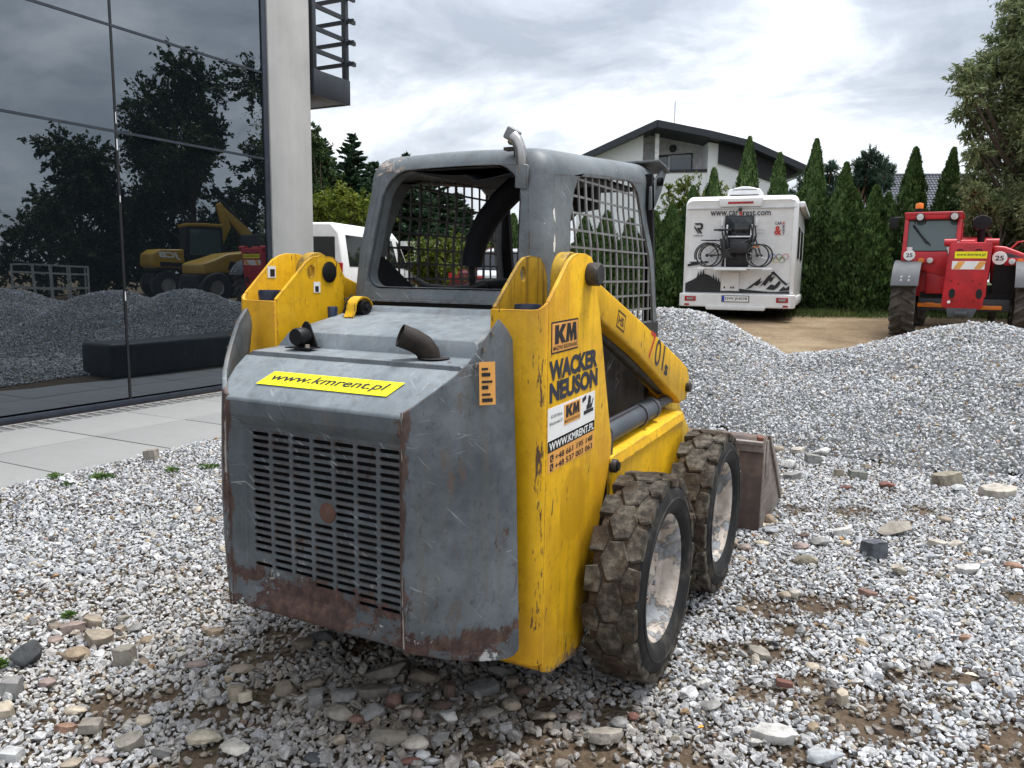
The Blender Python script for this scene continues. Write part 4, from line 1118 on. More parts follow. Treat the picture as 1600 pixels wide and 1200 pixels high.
# corner side panels ---------------------------------------------------------------------------
def corner(s):
    T = [(0.318, 0.000, 1.044), (0.330, 0.003, 1.048), (0.346, 0.014, 1.060), (0.388, 0.054, 1.100), (0.424, 0.100, 1.139), (0.452, 0.145, 1.184), (0.470, 0.190, 1.242), (0.479, 0.236, 1.287), (0.492, 0.262, 1.258), (0.502, 0.276, 1.228)]
    B = [(0.318, 0.000, 0.383), (0.330, 0.003, 0.381), (0.348, 0.015, 0.376), (0.400, 0.062, 0.356), (0.446, 0.104, 0.342), (0.488, 0.142, 0.334), (0.516, 0.170, 0.331), (0.538, 0.195, 0.331), (0.550, 0.215, 0.334), (0.556, 0.236, 0.346)]
    lo = []; hi = []
    rows = 6
    rings = []
    for tp, bp_ in zip(T, B):
        col = []
        for k in range(rows + 1):
            f = k / rows
            x, y, z = (bp_[i] + (tp[i] - bp_[i]) * f for i in range(3))
            bulge = 0.012 * sin(pi * f)
            col.append((s * (x + bulge * 0.6), y - bulge * 0.8, z))
        inner = [(s * (abs(c[0]) - 0.010), c[1] + 0.010, c[2]) for c in col[::-1]]
        rings.append(col + inner)
    return MB().loft(rings, True, True)
for s in (1, -1):
    o = corner(s).build('corner_panel', MT['grey'], LD, smooth=40, bevel=0.003)
    b = MB()
    for (x, y, z) in ((0.452, 0.150, 1.165), (0.463, 0.175, 1.205), (0.472, 0.205, 1.245)):
        b.lathe([(0.0, 0.004), (0.006, 0.004), (0.007, 0.0)], (s * (x + 0.004), y - 0.006, z), 'y', 10)
    b.build('rivet', MT['bolt'], o)
# orange warning sticker on the right corner panel
dv_ = Vector((0.62, 0.78, 0)).normalized()
o_ = decal('warning_sticker', MT['sticker_orange'], LD, (0.470, 0.140, 1.062), dv_, (-0.06, 0.06, 1), 0.046, 0.115, lift=0.0008)
o_.location = (0.010, -0.010, 0)
for k in range(6):
    q = decal('print_line', MT['black_print'], o_, (0.4745 - 0.001*k, 0.1455 + 0.001*k, 1.070 + 0.017*k), dv_, (0, 0, 1), 0.030 - 0.006*(k % 3), 0.006 if k % 2 else 0.010, lift=0.0016)
# hood ------------------------------------------------------------------------------------------
hp = MB()
P = [(-0.318, 0.004, 1.041), (0.318, 0.004, 1.041), (0.336, 0.018, 1.056), (0.398, 0.083, 1.115), (0.405, 0.176, 1.147), (-0.405, 0.176, 1.147), (-0.398, 0.083, 1.115), (-0.336, 0.018, 1.056)]
TP = [(-0.318, 0.000, 1.036), (0.318, 0.000, 1.036), (0.350, 0.024, 1.056), (0.372, 0.060, 1.080), (0.394, 0.110, 1.110), (0.402, 0.166, 1.146), (-0.402, 0.166, 1.146), (-0.394, 0.110, 1.110), (-0.372, 0.060, 1.080), (-0.350, 0.024, 1.056)]
hp.loft([[(p[0], p[1], p[2] - 0.02) for p in TP], TP], True, True)
hood_rear = hp.build('rear_hood_panel', MT['grey_top'], LD, smooth=30, bevel=0.006)
# sticker lies on the sloping panel
sl_u = Vector((0, 0.146, 0.0975)).normalized(); r_ = Vector((1, 0, 0))
def on_slope(x, f): return Vector((x, 0.0 + f * sl_u.y, 1.0375 + f * sl_u.z))
q0 = on_slope(-0.243, 0.064)
bs = MB(); nrm = r_.cross(sl_u)
sk = [on_slope(-0.243, 0.062), on_slope(0.235, 0.062), on_slope(0.262, 0.122), on_slope(-0.214, 0.122)]
bs.loft([[p + nrm*0.004 for p in sk], [p + nrm*0.0052 for p in sk]], True, True)
st = bs.build('web_sticker', MT['sticker_yellow'], hood_rear, smooth=0)
text_part('lettering', 'www.kmrent.pl', MT['black_print'], st, on_slope(-0.200, 0.074) + nrm*0.0056, r_, sl_u, 0.425, 0.038, bold=0.012, shear=0.35, lift=0.0008)
# middle cover with the raised step
cv = MB()
prof = [(0.180, 1.156), (0.296, 1.162), (0.316, 1.212), (0.326, 1.216), (0.592, 1.270), (0.606, 1.289), (0.645, 1.292)]
lo_ = [(y, z) for y, z in prof]
rings = []
for (y, z) in prof:
    w_ = 0.400 if z < 1.18 else (0.365 if y < 0.5 else 0.34)
    rings.append([(-w_ - 0.012, y, z - 0.055), (-w_, y, z - 0.008), (-w_ + 0.012, y, z), (w_ - 0.012, y, z), (w_, y, z - 0.008), (w_ + 0.012, y, z - 0.055)])
cv.loft(rings, True, True)
cover = cv.build('engine_cover', MT['grey_top'], LD, smooth=14, bevel=0.003)
MB().bx(-0.402, 0.402, 0.20, 0.66, 0.40, 1.10).build('engine_bay', MT['cab_in'], LD)
# exhaust
b = MB()
ctr = [(0.235, 0.262, 1.10), (0.235, 0.262, 1.155), (0.232, 0.258, 1.178), (0.222, 0.247, 1.198), (0.203, 0.226, 1.215), (0.176, 0.198, 1.230)]
b.tube(ctr, 0.034, 20, False)
ctr2 = [Vector(p) for p in ctr]
b.tube(ctr, 0.0305, 20, False)
# black disc inside stands in for the shade of the open end
t1 = (ctr2[-1] - ctr2[-2]).normalized()
pp = b.build('exhaust_pipe', MT['exhaust'], LD, smooth=60)
b = MB(); b.tube([ctr2[-1] - t1*0.016, ctr2[-1] - t1*0.008], 0.0308, 20); b.build('pipe_mouth_shade', MT['pit'], pp)
b = MB(); b.lathe([(0.0, 0.0), (0.048, 0.0)], (0.252, 0.258, 1.1640), 'z', 24)
b.build('exhaust_opening', MT['pit'], LD)
# reversing alarm
b = MB()
b.lathe([(0.0, -0.040), (0.026, -0.040), (0.029, -0.034), (0.029, 0.0), (0.024, 0.016), (0.0, 0.018)], (-0.245, 0.262, 1.203), 'y', 22)
b.prism([(-0.292, 1.166), (-0.198, 1.166), (-0.230, 1.240), (-0.240, 1.250), (-0.250, 1.250), (-0.260, 1.240)], 'y', 0.272, 0.278)
b.bx(-0.292, -0.192, 0.225, 0.278, 1.166, 1.170)
b.build('reversing_alarm', MT['black'], LD, smooth=40)
b = MB(); b.lathe([(0, 0.010), (0.007, 0.010), (0.008, 0)], (-0.212, 0.240, 1.170), 'z', 8); b.build('alarm_bolt', MT['bolt'], LD)
# yellow latch roller, rubber buffer
b = MB()
arc = [(-0.262, 0.500, 1.252)]
for k in range(9):
    a = pi * 1.05 - k * pi * 1.0 / 8
    arc.append((-0.258, 0.560 + 0.045 * cos(a), 1.284 + 0.036 * sin(a)))
lo_ = [Vector((-0.275, p[1], p[2])) for p in arc]; hi_ = [Vector((-0.235, p[1], p[2])) for p in arc]
b.strip(lo_, hi_, 0.006); b.build('latch_strap', MT['yellow'], LD, smooth=50)
b = MB(); b.cyl((-0.280, 0.560, 1.284), (-0.225, 0.560, 1.284), 0.026, 16); b.cyl((-0.225, 0.560, 1.286), (-0.212, 0.560, 1.286), 0.012, 10)
b.tube([(-0.30, 0.53, 1.265), (-0.288, 0.535, 1.30), (-0.286, 0.56, 1.325)], 0.008, 8)
b.build('latch_roller', MT['black'], LD)
b = MB(); b.lathe([(0.017, 0), (0.018, 0.04), (0.016, 0.043), (0, 0.043)], (-0.345, 0.520, 1.245), 'z', 16); b.build('rubber_buffer', MT['blue_cap'], LD)

# towers ----------------------------------------------------------------------------------------
outer_prof = [(0.338, 0.262), (0.345, 0.232), (0.40, 0.206), (0.553, 0.182), (0.625, 0.182), (0.652, 0.196), (0.668, 0.225), (0.728, 0.445), (0.792, 0.600), (0.845, 0.719), (0.874, 0.790), (0.878, 0.845), (0.837, 0.956), (0.785, 1.120), (0.733, 1.287), (0.690, 1.400), (0.672, 1.442), (0.645, 1.466), (0.600, 1.474), (0.540, 1.474), (0.505, 1.466), (0.470, 1.450), (0.338, 1.334)]
inner_prof = [(0.318, 1.040), (0.66, 1.040), (0.665, 1.30), (0.660, 1.400), (0.640, 1.440), (0.605, 1.463), (0.545, 1.466), (0.500, 1.460), (0.470, 1.444), (0.318, 1.316)]
def tower(s):
    b = MB()
    sx = lambda x: s * x
    b.prism(outer_prof, 'x', sx(0.570), sx(0.582))
    # bent rear wrap
    lo = [(sx(0.412), 0.306, 0.262), (sx(0.540), 0.306, 0.262), (sx(0.562), 0.310, 0.262), (sx(0.576), 0.320, 0.262), (sx(0.5815), 0.338, 0.262)]
    hi = [(p[0], p[1], zt) for p, zt in zip(lo, (1.310, 1.311, 1.313, 1.322, 1.3335))]
    b.strip(lo, hi, 0.012 * s)
    # bottom return of the rear wrap
    b.prism([(0.318, 0.262), (0.345, 0.232), (0.345, 0.262)], 'x', sx(0.43), sx(0.568))
    return b
pinp = Vector((0, 0.628, 1.412))
for s in (1, -1):
    sx = lambda x: s * x
    tw = tower(s).build('tower', MT['tower'], LD, smooth=35, bevel=0.0025)
    b = MB()
    # inner cheek with its round hole: two halves round the hole
    ih = []
    hc = (0.489, 1.410)
    n = 16
    hole = [(hc[0] + 0.017*cos(2*pi*k/n), hc[1] + 0.023*sin(2*pi*k/n)) for k in range(n)]
    upper = [p for p in inner_prof]
    # bridge polygon: outer loop joined with the hole through a slit
    loop = upper + [upper[0]]
    # start slit at the last profile point (0.318,1.316)
    seq = upper[:-1] + [upper[-1]]
    kk = min(range(n), key=lambda k: (hole[k][0]-upper[-1][0])**2 + (hole[k][1]-upper[-1][1])**2)
    hs = [hole[(kk - j) % n] for j in range(n + 1)]
    ring2 = upper + hs + [upper[-1]]
    bmx = bmesh.new()
    x0, x1 = sx(0.412), sx(0.424)
    def cheek_face(xx):
        vs = {}
        oe = []
        def V_(p):
            k_ = (round(p[0], 5), round(p[1], 5))
            if k_ not in vs: vs[k_] = bmx.verts.new((xx, p[0], p[1]))
            return vs[k_]
        for L_ in (upper, hole):
            for q in range(len(L_)):
                a_, b_ = V_(L_[q]), V_(L_[(q+1) % len(L_)])
                oe.append(bmx.edges.new((a_, b_)))
        bmesh.ops.triangle_fill(bmx, edges=oe, use_beauty=True)
        return [V_(p) for p in upper], [V_(p) for p in hole]
    A = cheek_face(x0); B = cheek_face(x1)
    for la, lb in zip(A, B):
        for q in range(len(la)):
            bmx.faces.new((la[q], la[(q+1) % len(la)], lb[(q+1) % len(la)], lb[q]))
    bmesh.ops.recalc_face_normals(bmx, faces=bmx.faces)
    for v in bmx.verts: v.co -= ORG[LD.name]
    me = bpy.data.meshes.new('tower_cheek'); bmx.to_mesh(me); bmx.free()
    me.materials.append(MT['yellow_dirty'] if s > 0 else MT['yellow'])
    link_mesh('tower_cheek', me, LD)
    # greasy inside of the channel
    MB().bx(sx(0.426), sx(0.568), 0.66, 0.672, 0.95, 1.30).bx(sx(0.426), sx(0.568), 0.36, 0.66, 1.20, 1.215).build('tower_floor', MT['dark_steel'], tw)
    # rounded rear end of the lift arm between the cheeks
    b = MB(); pr = [(pinp.y - 0.01 + 0.080*cos(a), pinp.z - 0.012 + 0.080*sin(a)) for a in [radians(20 + 10*k) for k in range(18)]]
    pr = pr + [(pinp.y - 0.10, 1.34), (pinp.y + 0.06, 1.30)]
    b.prism(pr, 'x', sx(0.490), sx(0.532)); b.build('arm_boss', MT['yellow_dirty'], LD, bevel=0.004)
    # pivot pin
    b = MB(); b.lathe([(0.0, 0.0), (0.034, 0.0), (0.036, 0.004), (0.036, 0.034), (0.030, 0.040), (0.0, 0.040)], (s * 0.582 if s > 0 else -0.622, pinp.y, pinp.z), 'x', 24)
    b.build('pivot_pin', MT['dark_steel'], LD, smooth=40)
    b = MB(); b.lathe([(0.0, -0.004), (0.032, -0.004), (0.038, 0.0), (0.038, 0.002)], (0.410 * s - (0 if s > 0 else -0.0), pinp.y - 0.045, pinp.z - 0.004), 'x', 20); b.lathe([(0.0, 0.004), (0.032, 0.004), (0.038, 0.0)], (0.410 * s, pinp.y - 0.045, pinp.z - 0.004), 'x', 20)
    b.build('pin_end', MT['black'], LD, smooth=40)
    # dark cap standing in the channel
    b = MB(); b.lathe([(0.034, 0), (0.040, 0.05), (0.038, 0.062), (0.033, 0.062), (0.031, 0.045), (0.0, 0.045)], (s * 0.497, 0.375, 1.282 if s < 0 else 1.262), 'z', 22)
    b.build('tank_cap', MT['blue_cap'], LD, smooth=45)
    # small data stickers on the left tower
    if s < 0:
        o_ = decal('data_sticker', MT['white_print'], tw, (-0.4115, 0.500, 1.335), (0, 1, 0), (0, 0, 1), 0.034, 0.038)
        decal('print_mark', MT['black_print'], o_, (-0.4115, 0.507, 1.338), (0, 1, 0), (0, 0, 1), 0.018, 0.020, lift=0.0014)
        o_ = decal('data_sticker', MT['white_print'], tw, (-0.5695, 0.440, 1.385), (0, 1, 0), (0, 0, 1), 0.040, 0.042)
        decal('print_mark', MT['black_print'], o_, (-0.5695, 0.452, 1.390), (0, 1, 0), (0, 0, 1), 0.022, 0.026, lift=0.0014)

# prints on the right tower -----------------------------------------------------------------------
XO = 0.582
R1 = (0, 1, 0.028); U1 = (0, -0.028, 1)
def tw_sticker(name, y, z, w, h, mat, parent=LD): return decal(name, mat, parent, (XO, y, z), R1, U1, w, h)
s1 = tw_sticker('logo_sticker', 0.357, 1.184, 0.195, 0.092, MT['black_print'])
q = tw_sticker('sticker_field', 0.362, 1.189, 0.185, 0.082, MT['sticker_orange'], s1); q.location.x = 0.0008
def km(parent, y, z, w, h):
    """heavy block letters K M"""
    K_ = [(0, 0), (0, 1), (0.17, 1), (0.17, 0.60), (0.31, 1), (0.50, 1), (0.32, 0.53), (0.50, 0), (0.31, 0), (0.20, 0.36), (0.17, 0.30), (0.17, 0)]
    M_ = [(0.50, 0), (0.56, 1), (0.70, 1), (0.765, 0.48), (0.83, 1), (0.97, 1), (1.03, 0), (0.89, 0), (0.875, 0.55), (0.80, 0), (0.73, 0), (0.655, 0.55), (0.64, 0)]
    b = MB()
    for L_ in (K_, M_): b.prism([(y + p[0]*w + 0.028*0 , z + p[1]*h + p[0]*w*0.028) for p in L_], 'x', XO + 0.0019, XO + 0.0026)
    b.build('lettering', MT['black_print'], parent, smooth=0)
km(s1, 0.378, 1.212, 0.155, 0.054)
text_part('lettering', 'MASZYNY BUDOWLANE', MT['black_print'], s1, (XO, 0.368, 1.194), R1, U1, 0.172, 0.012, bold=0.012, lift=0.0026)
for txt, y, z, w in (('WACKER', 0.345, 1.106, 0.372), ('NEUSON', 0.352, 1.043, 0.372)):
    text_part('brand_lettering', txt, MT['navy_print'], LD, (XO, y, z), R1, U1, w, 0.060, bold=0.05, shear=0.0, lift=0.0014, space=1.0)
s2 = tw_sticker('address_sticker', 0.345, 0.925, 0.362, 0.104, MT['white_print'])
q = tw_sticker('sticker_field', 0.458, 0.964, 0.125, 0.062, MT['sticker_orange'], s2); q.location.x = 0.0008
km(s2, 0.470, 0.986, 0.100, 0.036)
text_part('lettering', 'MASZYNY BUDOWLANE', MT['black_print'], s2, (XO, 0.462, 0.970), R1, U1, 0.115, 0.009, bold=0.01, lift=0.0026)
text_part('lettering', '95-010 Wilcza', MT['black_print'], s2, (XO, 0.362, 0.998), R1, U1, 0.080, 0.010, bold=0.004, lift=0.0020)
text_part('lettering', 'Wielichowska 50', MT['black_print'], s2, (XO, 0.352, 0.978), R1, U1, 0.092, 0.010, bold=0.004, lift=0.0020)
# little digger pictogram
b = MB()
for pl in ([(0.600, 1.012), (0.628, 1.022), (0.626, 1.034), (0.597, 1.026)], [(0.640, 1.000), (0.668, 1.004), (0.668, 1.026), (0.650, 1.030)], [(0.612, 0.972), (0.692, 0.976), (0.690, 0.986), (0.612, 0.984)], [(0.632, 0.986), (0.678, 0.988), (0.676, 1.002), (0.634, 1.000)], [(0.680, 0.994), (0.690, 1.016), (0.686, 1.018), (0.674, 0.998)]):
    b.prism(pl, 'x', XO + 0.0009, XO + 0.0018)
b.build('digger_pictogram', MT['black_print'], s2, smooth=0)
s3 = tw_sticker('web_sticker', 0.3465, 0.8985, 0.3605, 0.026 + 0.008, MT['black_print'])
text_part('lettering', 'WWW.KMRENT.PL', MT['white_print'], s3, (XO, 0.354, 0.9035), R1, U1, 0.345, 0.024, bold=0.022, lift=0.002)
s4 = tw_sticker('phone_sticker', 0.3485, 0.838, 0.356, 0.0595, MT['sticker_orange'])
for k, tx in enumerate(('+48 661 195 148', '+48 537 003 063')):
    z = 0.870 - 0.0265*k
    text_part('lettering', tx, MT['black_print'], s4, (XO, 0.398, z), R1, U1, 0.292, 0.0185, bold=0.012, lift=0.002)
    q = decal('phone_icon', MT['black_print'], s4, (XO, 0.364, z - 0.001), R1, U1, 0.022, 0.021, lift=0.0016)
    b = MB(); b.tube([(XO + 0.0018, 0.370, z + 0.015), (XO + 0.0018, 0.370, z + 0.008), (XO + 0.0018, 0.374, z + 0.004), (XO + 0.0018, 0.380, z + 0.004)], 0.0014, 5)
    b.build('handset', MT['sticker_orange'], q)

# lift arms, cylinders ----------------------------------------------------------------------------
top_l = [(0.700, 1.440), (0.740, 1.392), (1.258, 1.224), (1.785, 1.042), (1.905, 0.994)]
bot_l = [(0.690, 1.300), (0.749, 1.275), (1.193, 1.110), (1.755, 0.868), (1.800, 0.842), (1.900, 0.846), (1.938, 0.880), (1.942, 0.950)]
for s in (1, -1):
    sx = lambda x: s * x
    b = MB(); b.prism(top_l + bot_l[::-1], 'x', sx(0.462), sx(0.568))
    arm = b.build('lift_arm', MT['yellow'], LD, bevel=0.010, seg=3)
    # front knee going down to the bucket
    b = MB(); b.prism([(1.80, 0.99), (1.905, 0.99), (2.60, 0.46), (2.66, 0.30), (2.56, 0.28), (2.40, 0.44), (1.84, 0.86)], 'x', sx(0.400), sx(0.462))
    b.build('arm_knee', MT['yellow_dirty'], LD, bevel=0.008)
    b = MB()
    b.lathe([(0.0, 0.0), (0.020, 0.0), (0.022, 0.003), (0.022, 0.020), (0.0, 0.022)] if s > 0 else [(0.0, 0.0), (0.020, 0.0), (0.022, -0.003), (0.022, -0.020), (0.0, -0.022)], (sx(0.568), 1.895, 0.905), 'x', 16)
    b.build('arm_pin', MT['dark_steel'], arm)
    # lift cylinder
    p0, p1 = Vector((sx(0.520), 0.905, 0.842)), Vector((sx(0.520), 1.905, 0.868))
    d = (p1 - p0)
    c = MB(); c.tube([p0 + d*0.02, p0 + d*0.60], 0.043, 20); c.tube([p0 + d*0.425, p0 + d*0.455], 0.0485, 20); c.tube([p0 + d*0.58, p0 + d*0.61], 0.047, 20); c.tube([p0 + d*0.03, p0 + d*0.05], 0.047, 20)
    c.tube([p0 + d*0.06 + Vector((sx(0.01), 0, 0.045)), p0 + d*0.40 + Vector((sx(0.01), 0, 0.045))], 0.006, 8)
    cy = c.build('lift_cylinder', MT['cyl'], LD, smooth=40)
    c = MB(); c.tube([p0 + d*0.61, p0 + d*0.97], 0.024, 16); c.build('piston_rod', MT['cyl'], cy, smooth=40)
    # tilt hose pipe under the arm
    c = MB(); c.tube([(sx(0.50), 0.80, 1.252), (sx(0.50), 0.96, 1.196), (sx(0.505), 1.30, 1.060), (sx(0.505), 1.66, 0.918), (sx(0.50), 1.74, 0.900)], [0.017, 0.017, 0.022, 0.022, 0.016], 12)
    c.build('steel_pipe', MT['dark_steel'], LD, smooth=50)
    # cylinder foot
    c = MB(); c.lathe([(0.0, 0.0), (0.022, 0.0), (0.024, 0.003), (0.024, 0.05), (0.0, 0.052)], (sx(0.555) if s > 0 else -0.607, 0.880, 0.752), 'x', 16)
    c.bx(sx(0.545), sx(0.575), 0.835, 0.915, 0.70, 0.86)
    c.build('cylinder_foot', MT['dark_steel'], LD, bevel=0.003)
    c = MB(); c.lathe([(0.0, 0.0), (0.015, 0.0), (0.016, 0.003), (0.0, 0.004)] , (sx(0.609), 0.880, 0.752), 'x', 14); c.build('foot_pin', MT['black'], LD)
    # wheel guard over the front wheel
    g = MB()
    g.strip([(sx(0.40), 0.86, 0.795), (sx(0.55), 0.86, 0.790), (sx(0.585), 0.86, 0.780), (sx(0.592), 0.86, 0.745)], [(sx(0.40), 1.80, 0.815), (sx(0.55), 1.80, 0.812), (sx(0.585), 1.80, 0.803), (sx(0.592), 1.80, 0.770)], 0.010 * s)
    g.bx(sx(0.575), sx(0.583), 0.86, 1.80, 0.52, 0.776)
    g.build('wheel_guard', MT['yellow'], LD, smooth=45)
    # chassis side behind the wheels
    c = MB(); c.bx(sx(0.33), sx(0.45), 0.45, 2.15, 0.22, 0.80); c.bx(sx(0.385), sx(0.405), 0.68, 1.95, 0.78, 1.20)
    c.bx(sx(0.405), sx(0.46), 0.92, 1.80, 0.62, 0.80)
    c.build('chassis_side', MT['dark_steel'], LD)
    # axle stub
    for yw in (0.916, 1.802):
        c = MB(); c.cyl((sx(0.44), yw, 0.375), (sx(0.66), yw, 0.375), 0.07, 16); c.build('axle', MT['dark_steel'], LD)
MB().bx(-0.33, 0.33, 0.40, 2.10, 0.24, 0.34).build('belly_plate', MT['dark_steel'], LD)
# arm prints
AX = 0.568
ad = Vector((0, 0.527, -0.180)).normalized(); au = Vector((0, 0.180, 0.527)).normalized()
o_ = decal('maker_plate', MT['black_print'], LD, (AX, 0.925, 1.235), ad, au, 0.085, 0.062)
q = decal('plate_field', MT['yellow'], o_, (AX, 0.931, 1.238), ad, au, 0.073, 0.050, lift=0.0015)
text_part('lettering', 'HS', MT['black_print'], o_, (AX, 0.940, 1.245), ad, au, 0.055, 0.030, bold=0.02, lift=0.0022)
text_part('model_number', '7', MT['red_print'], LD, (AX, 1.295, 1.095), ad, au, 0.070, 0.110, lift=0.0012)
text_part('model_number', '01', MT['navy_print'], LD, (AX, 1.375, 1.062), ad, au, 0.130, 0.110, lift=0.0012)
text_part('model_number', 's', MT['navy_print'], LD, (AX, 1.520, 1.005), ad, au, 0.050, 0.045, bold=0.03, lift=0.0012)

# wheels --------------------------------------------------------------------------------------------
def wheel_parts(s):
    """modelled about the origin, axis x, outer side towards +x"""
    r = MB()
    # rim: flange, barrel, dish, hub
    prof = [(0.232, 0.070), (0.236, 0.078), (0.230, 0.083), (0.218, 0.078), (0.206, 0.060), (0.200, 0.010), (0.186, -0.004), (0.150, -0.010), (0.120, -0.002), (0.105, 0.004), (0.078, 0.006), (0.072, 0.018), (0.060, 0.022), (0.0, 0.024)]
    r.lathe([(a, h * s) for a, h in prof], (0, 0, 0), 'x', 40)
    r.lathe([(0.232, -0.070 * s), (0.200, -0.06 * s), (0.196, -0.004 * s)], (0, 0, 0), 'x', 40)
    for k in range(6):
        a = 2*pi*k/6 + 0.3
        r.lathe([(0.0, 0.020*s), (0.011, 0.020*s), (0.012, 0.0)], (0.004*s, 0.092*cos(a), 0.092*sin(a)), 'x', 6)
    t = MB()
    # carcass: sidewall (material 1) and tread base (material 0)
    tread = [(0.338, -0.098), (0.356, -0.088), (0.365, -0.04), (0.368, 0.0), (0.366, 0.04), (0.358, 0.070), (0.340, 0.088)]
    t.lathe([(a, h*s) for a, h in tread], (0, 0, 0), 'x', 64, 0)
    side = [(0.340, 0.088), (0.330, 0.099), (0.310, 0.107), (0.285, 0.110), (0.262, 0.104), (0.248, 0.094), (0.238, 0.084), (0.232, 0.074)]
    t.lathe([(a, h*s) for a, h in side], (0, 0, 0), 'x', 64, 1)
    t.lathe([(a, -h*s) for a, h in side], (0, 0, 0), 'x', 64, 1)
    # moulded ring on the sidewall
    t.lathe([(0.300, 0.1075*s), (0.297, 0.1125*s), (0.291, 0.1125*s), (0.288, 0.1085*s)], (0, 0, 0), 'x', 64, 1)
    # lug blocks: shoulder blocks and staggered centre lozenges
    def block(poly, r0, r1, shrink):
        cx = sum(p[0] for p in poly)/len(poly); ca = sum(p[1] for p in poly)/len(poly)
        rg = []
        for rad, k in ((r0, 1.0), (r0 + (r1-r0)*0.8, shrink + 0.04), (r1, shrink - 0.05)):
            rg.append([((cx + (p[0]-cx)*k)*s, rad*cos(ca + (p[1]-ca)*k), rad*sin(ca + (p[1]-ca)*k)) for p in poly])
        t.loft(rg, True, True, 2)
    n = 17; st_ = 2*pi/n
    for k in range(n):
        a = k*st_; j = lambda v=0.004: random.uniform(-v, v)
        # outer shoulder
        block([(0.040+j(), a-0.22*st_), (0.056, a-0.44*st_), (0.097, a-0.40*st_), (0.100, a+0.34*st_), (0.062+j(), a+0.44*st_), (0.034, a+0.20*st_)], 0.338, 0.372, 0.985)
        # centre lozenge, half a pitch later
        b0 = a + 0.5*st_
        block([(-0.058, b0-0.02*st_), (-0.034+j(), b0-0.47*st_), (0.020, b0-0.52*st_), (0.052+j(), b0-0.10*st_), (0.036, b0+0.38*st_), (-0.018, b0+0.46*st_)], 0.350, 0.379, 0.985)
        # inner shoulder
        block([(-0.112, a-0.30*st_), (-0.062, a-0.38*st_), (-0.040, a-0.1*st_), (-0.046, a+0.28*st_), (-0.108, a+0.30*st_)], 0.338, 0.374, 0.985)
    t.v = [(p[0]*0.84, p[1], p[2]) for p in t.v]
    r.v = [(p[0]*0.84, p[1], p[2]) for p in r.v]
    return r, t
n_w = 0
for s in (1, -1):
    rm = None
    for yw in (0.916, 1.802):
        if rm is None:
            r, t_ = wheel_parts(s)
            rm = r.build('wheel', MT['rim'], None, smooth=35)
            tm = t_.build('tyre', [MT['tread_mud'], MT['sidewall'], MT['tread_block']], None, smooth=32)
            # uneven caked mud and wear
            for v in tm.data.vertices:
                rr = math.hypot(v.co.y, v.co.z)
                if rr > 0.33:
                    f = 1 + 0.012 * mnoise.noise(v.co * 20) + 0.009 * mnoise.noise(v.co * 55)
                    v.co.y *= f; v.co.z *= f
            wh, ty = rm, tm
        else:
            wh = link_mesh('wheel', rm.data); ty = link_mesh('tyre', tm.data)
        wh.parent = LD
        wh.location = Vector((s * 0.706, yw, 0.366)) - ORG[LD.name]
        wh.rotation_euler = (random.uniform(0, 6), 0, 0)
        ty.parent = wh
        wh.scale = (1, 0.955, 0.955)
        for a_ in (0.6, 3.9):
            c = MB(); c.v = []; c.lathe([(0.0, 0.004*s), (0.020, 0.004*s), (0.024, -0.004*s)], (0, 0, 0), 'x', 16)
            c.v = [(p[0] - 0.002*s, p[1]*1.7 + 0.155*cos(a_), p[2] + 0.155*sin(a_)) for p in c.v]
            ho = c.build('hand_hole', MT['pit'], None, smooth=40); ho.parent = wh

# bucket ---------------------------------------------------------------------------------------------
bp = [(2.735, 0.010), (2.745, 0.30), (2.76, 0.475), (2.80, 0.515), (2.86, 0.520)]
for s in (1, -1):
    pass
b = MB()
bw = 0.79
b.strip([(-bw, y, z) for y, z in bp], [(bw, y, z) for y, z in bp], 0.012, 0)
b.bx(-bw, bw, 2.735, 3.42, 0.002, 0.016)
bk = b.build('bucket', MT['bucket_back'], LD, bevel=0.003)
for s in (1, -1):
    b = MB(); b.prism([(2.738, 0.006), (2.752, 0.45), (2.80, 0.520), (2.87, 0.522), (3.16, 0.30), (3.40, 0.06), (3.42, 0.006)], 'x', s*0.779, s*0.793)
    b.bx(s*0.793, s*0.800, 2.80, 2.86, 0.30, 0.51)
    b.prism([(2.84, 0.535), (2.885, 0.530), (3.20, 0.30), (3.42, 0.07), (3.40, 0.03), (3.14, 0.27)], 'x', s*0.793, s*0.806)
    b.build('bucket_side', MT['bucket'], bk, bevel=0.003)
b = MB(); b.bx(-bw, bw, 2.728, 2.744, 0.455, 0.515); b.bx(-bw, bw, 2.700, 2.738, 0.498, 0.518); b.bx(-bw, bw, 3.40, 3.52, 0.000, 0.020)
b.build('bucket_lip', MT['bucket'], bk, bevel=0.003)
b = MB(); b.bx(-0.47, 0.47, 2.62, 2.735, 0.10, 0.46); b.build('quick_hitch', MT['dark_steel'], LD, bevel=0.01)
b = MB(); b.box((0.765, 2.760, 0.528), (0.03, 0.03, 0.02), (0.2, 0.1, 0.4)); rb = b.build('brick_crumb', rock_mat(ROCK_COL['r']), None); tag(rb, 'small red brick crumb lying on the top edge of the bucket', 'stone')
# ------------------------------------------------------------------ loader cab (roll-over frame)
CX = 0.400
RC = 0.092
def yb_of(z): return 0.672 + (z - 1.30) * 0.18          # leaning rear face
def zr_of(y): return 1.838 + (y - 0.80) * 0.074         # roof line
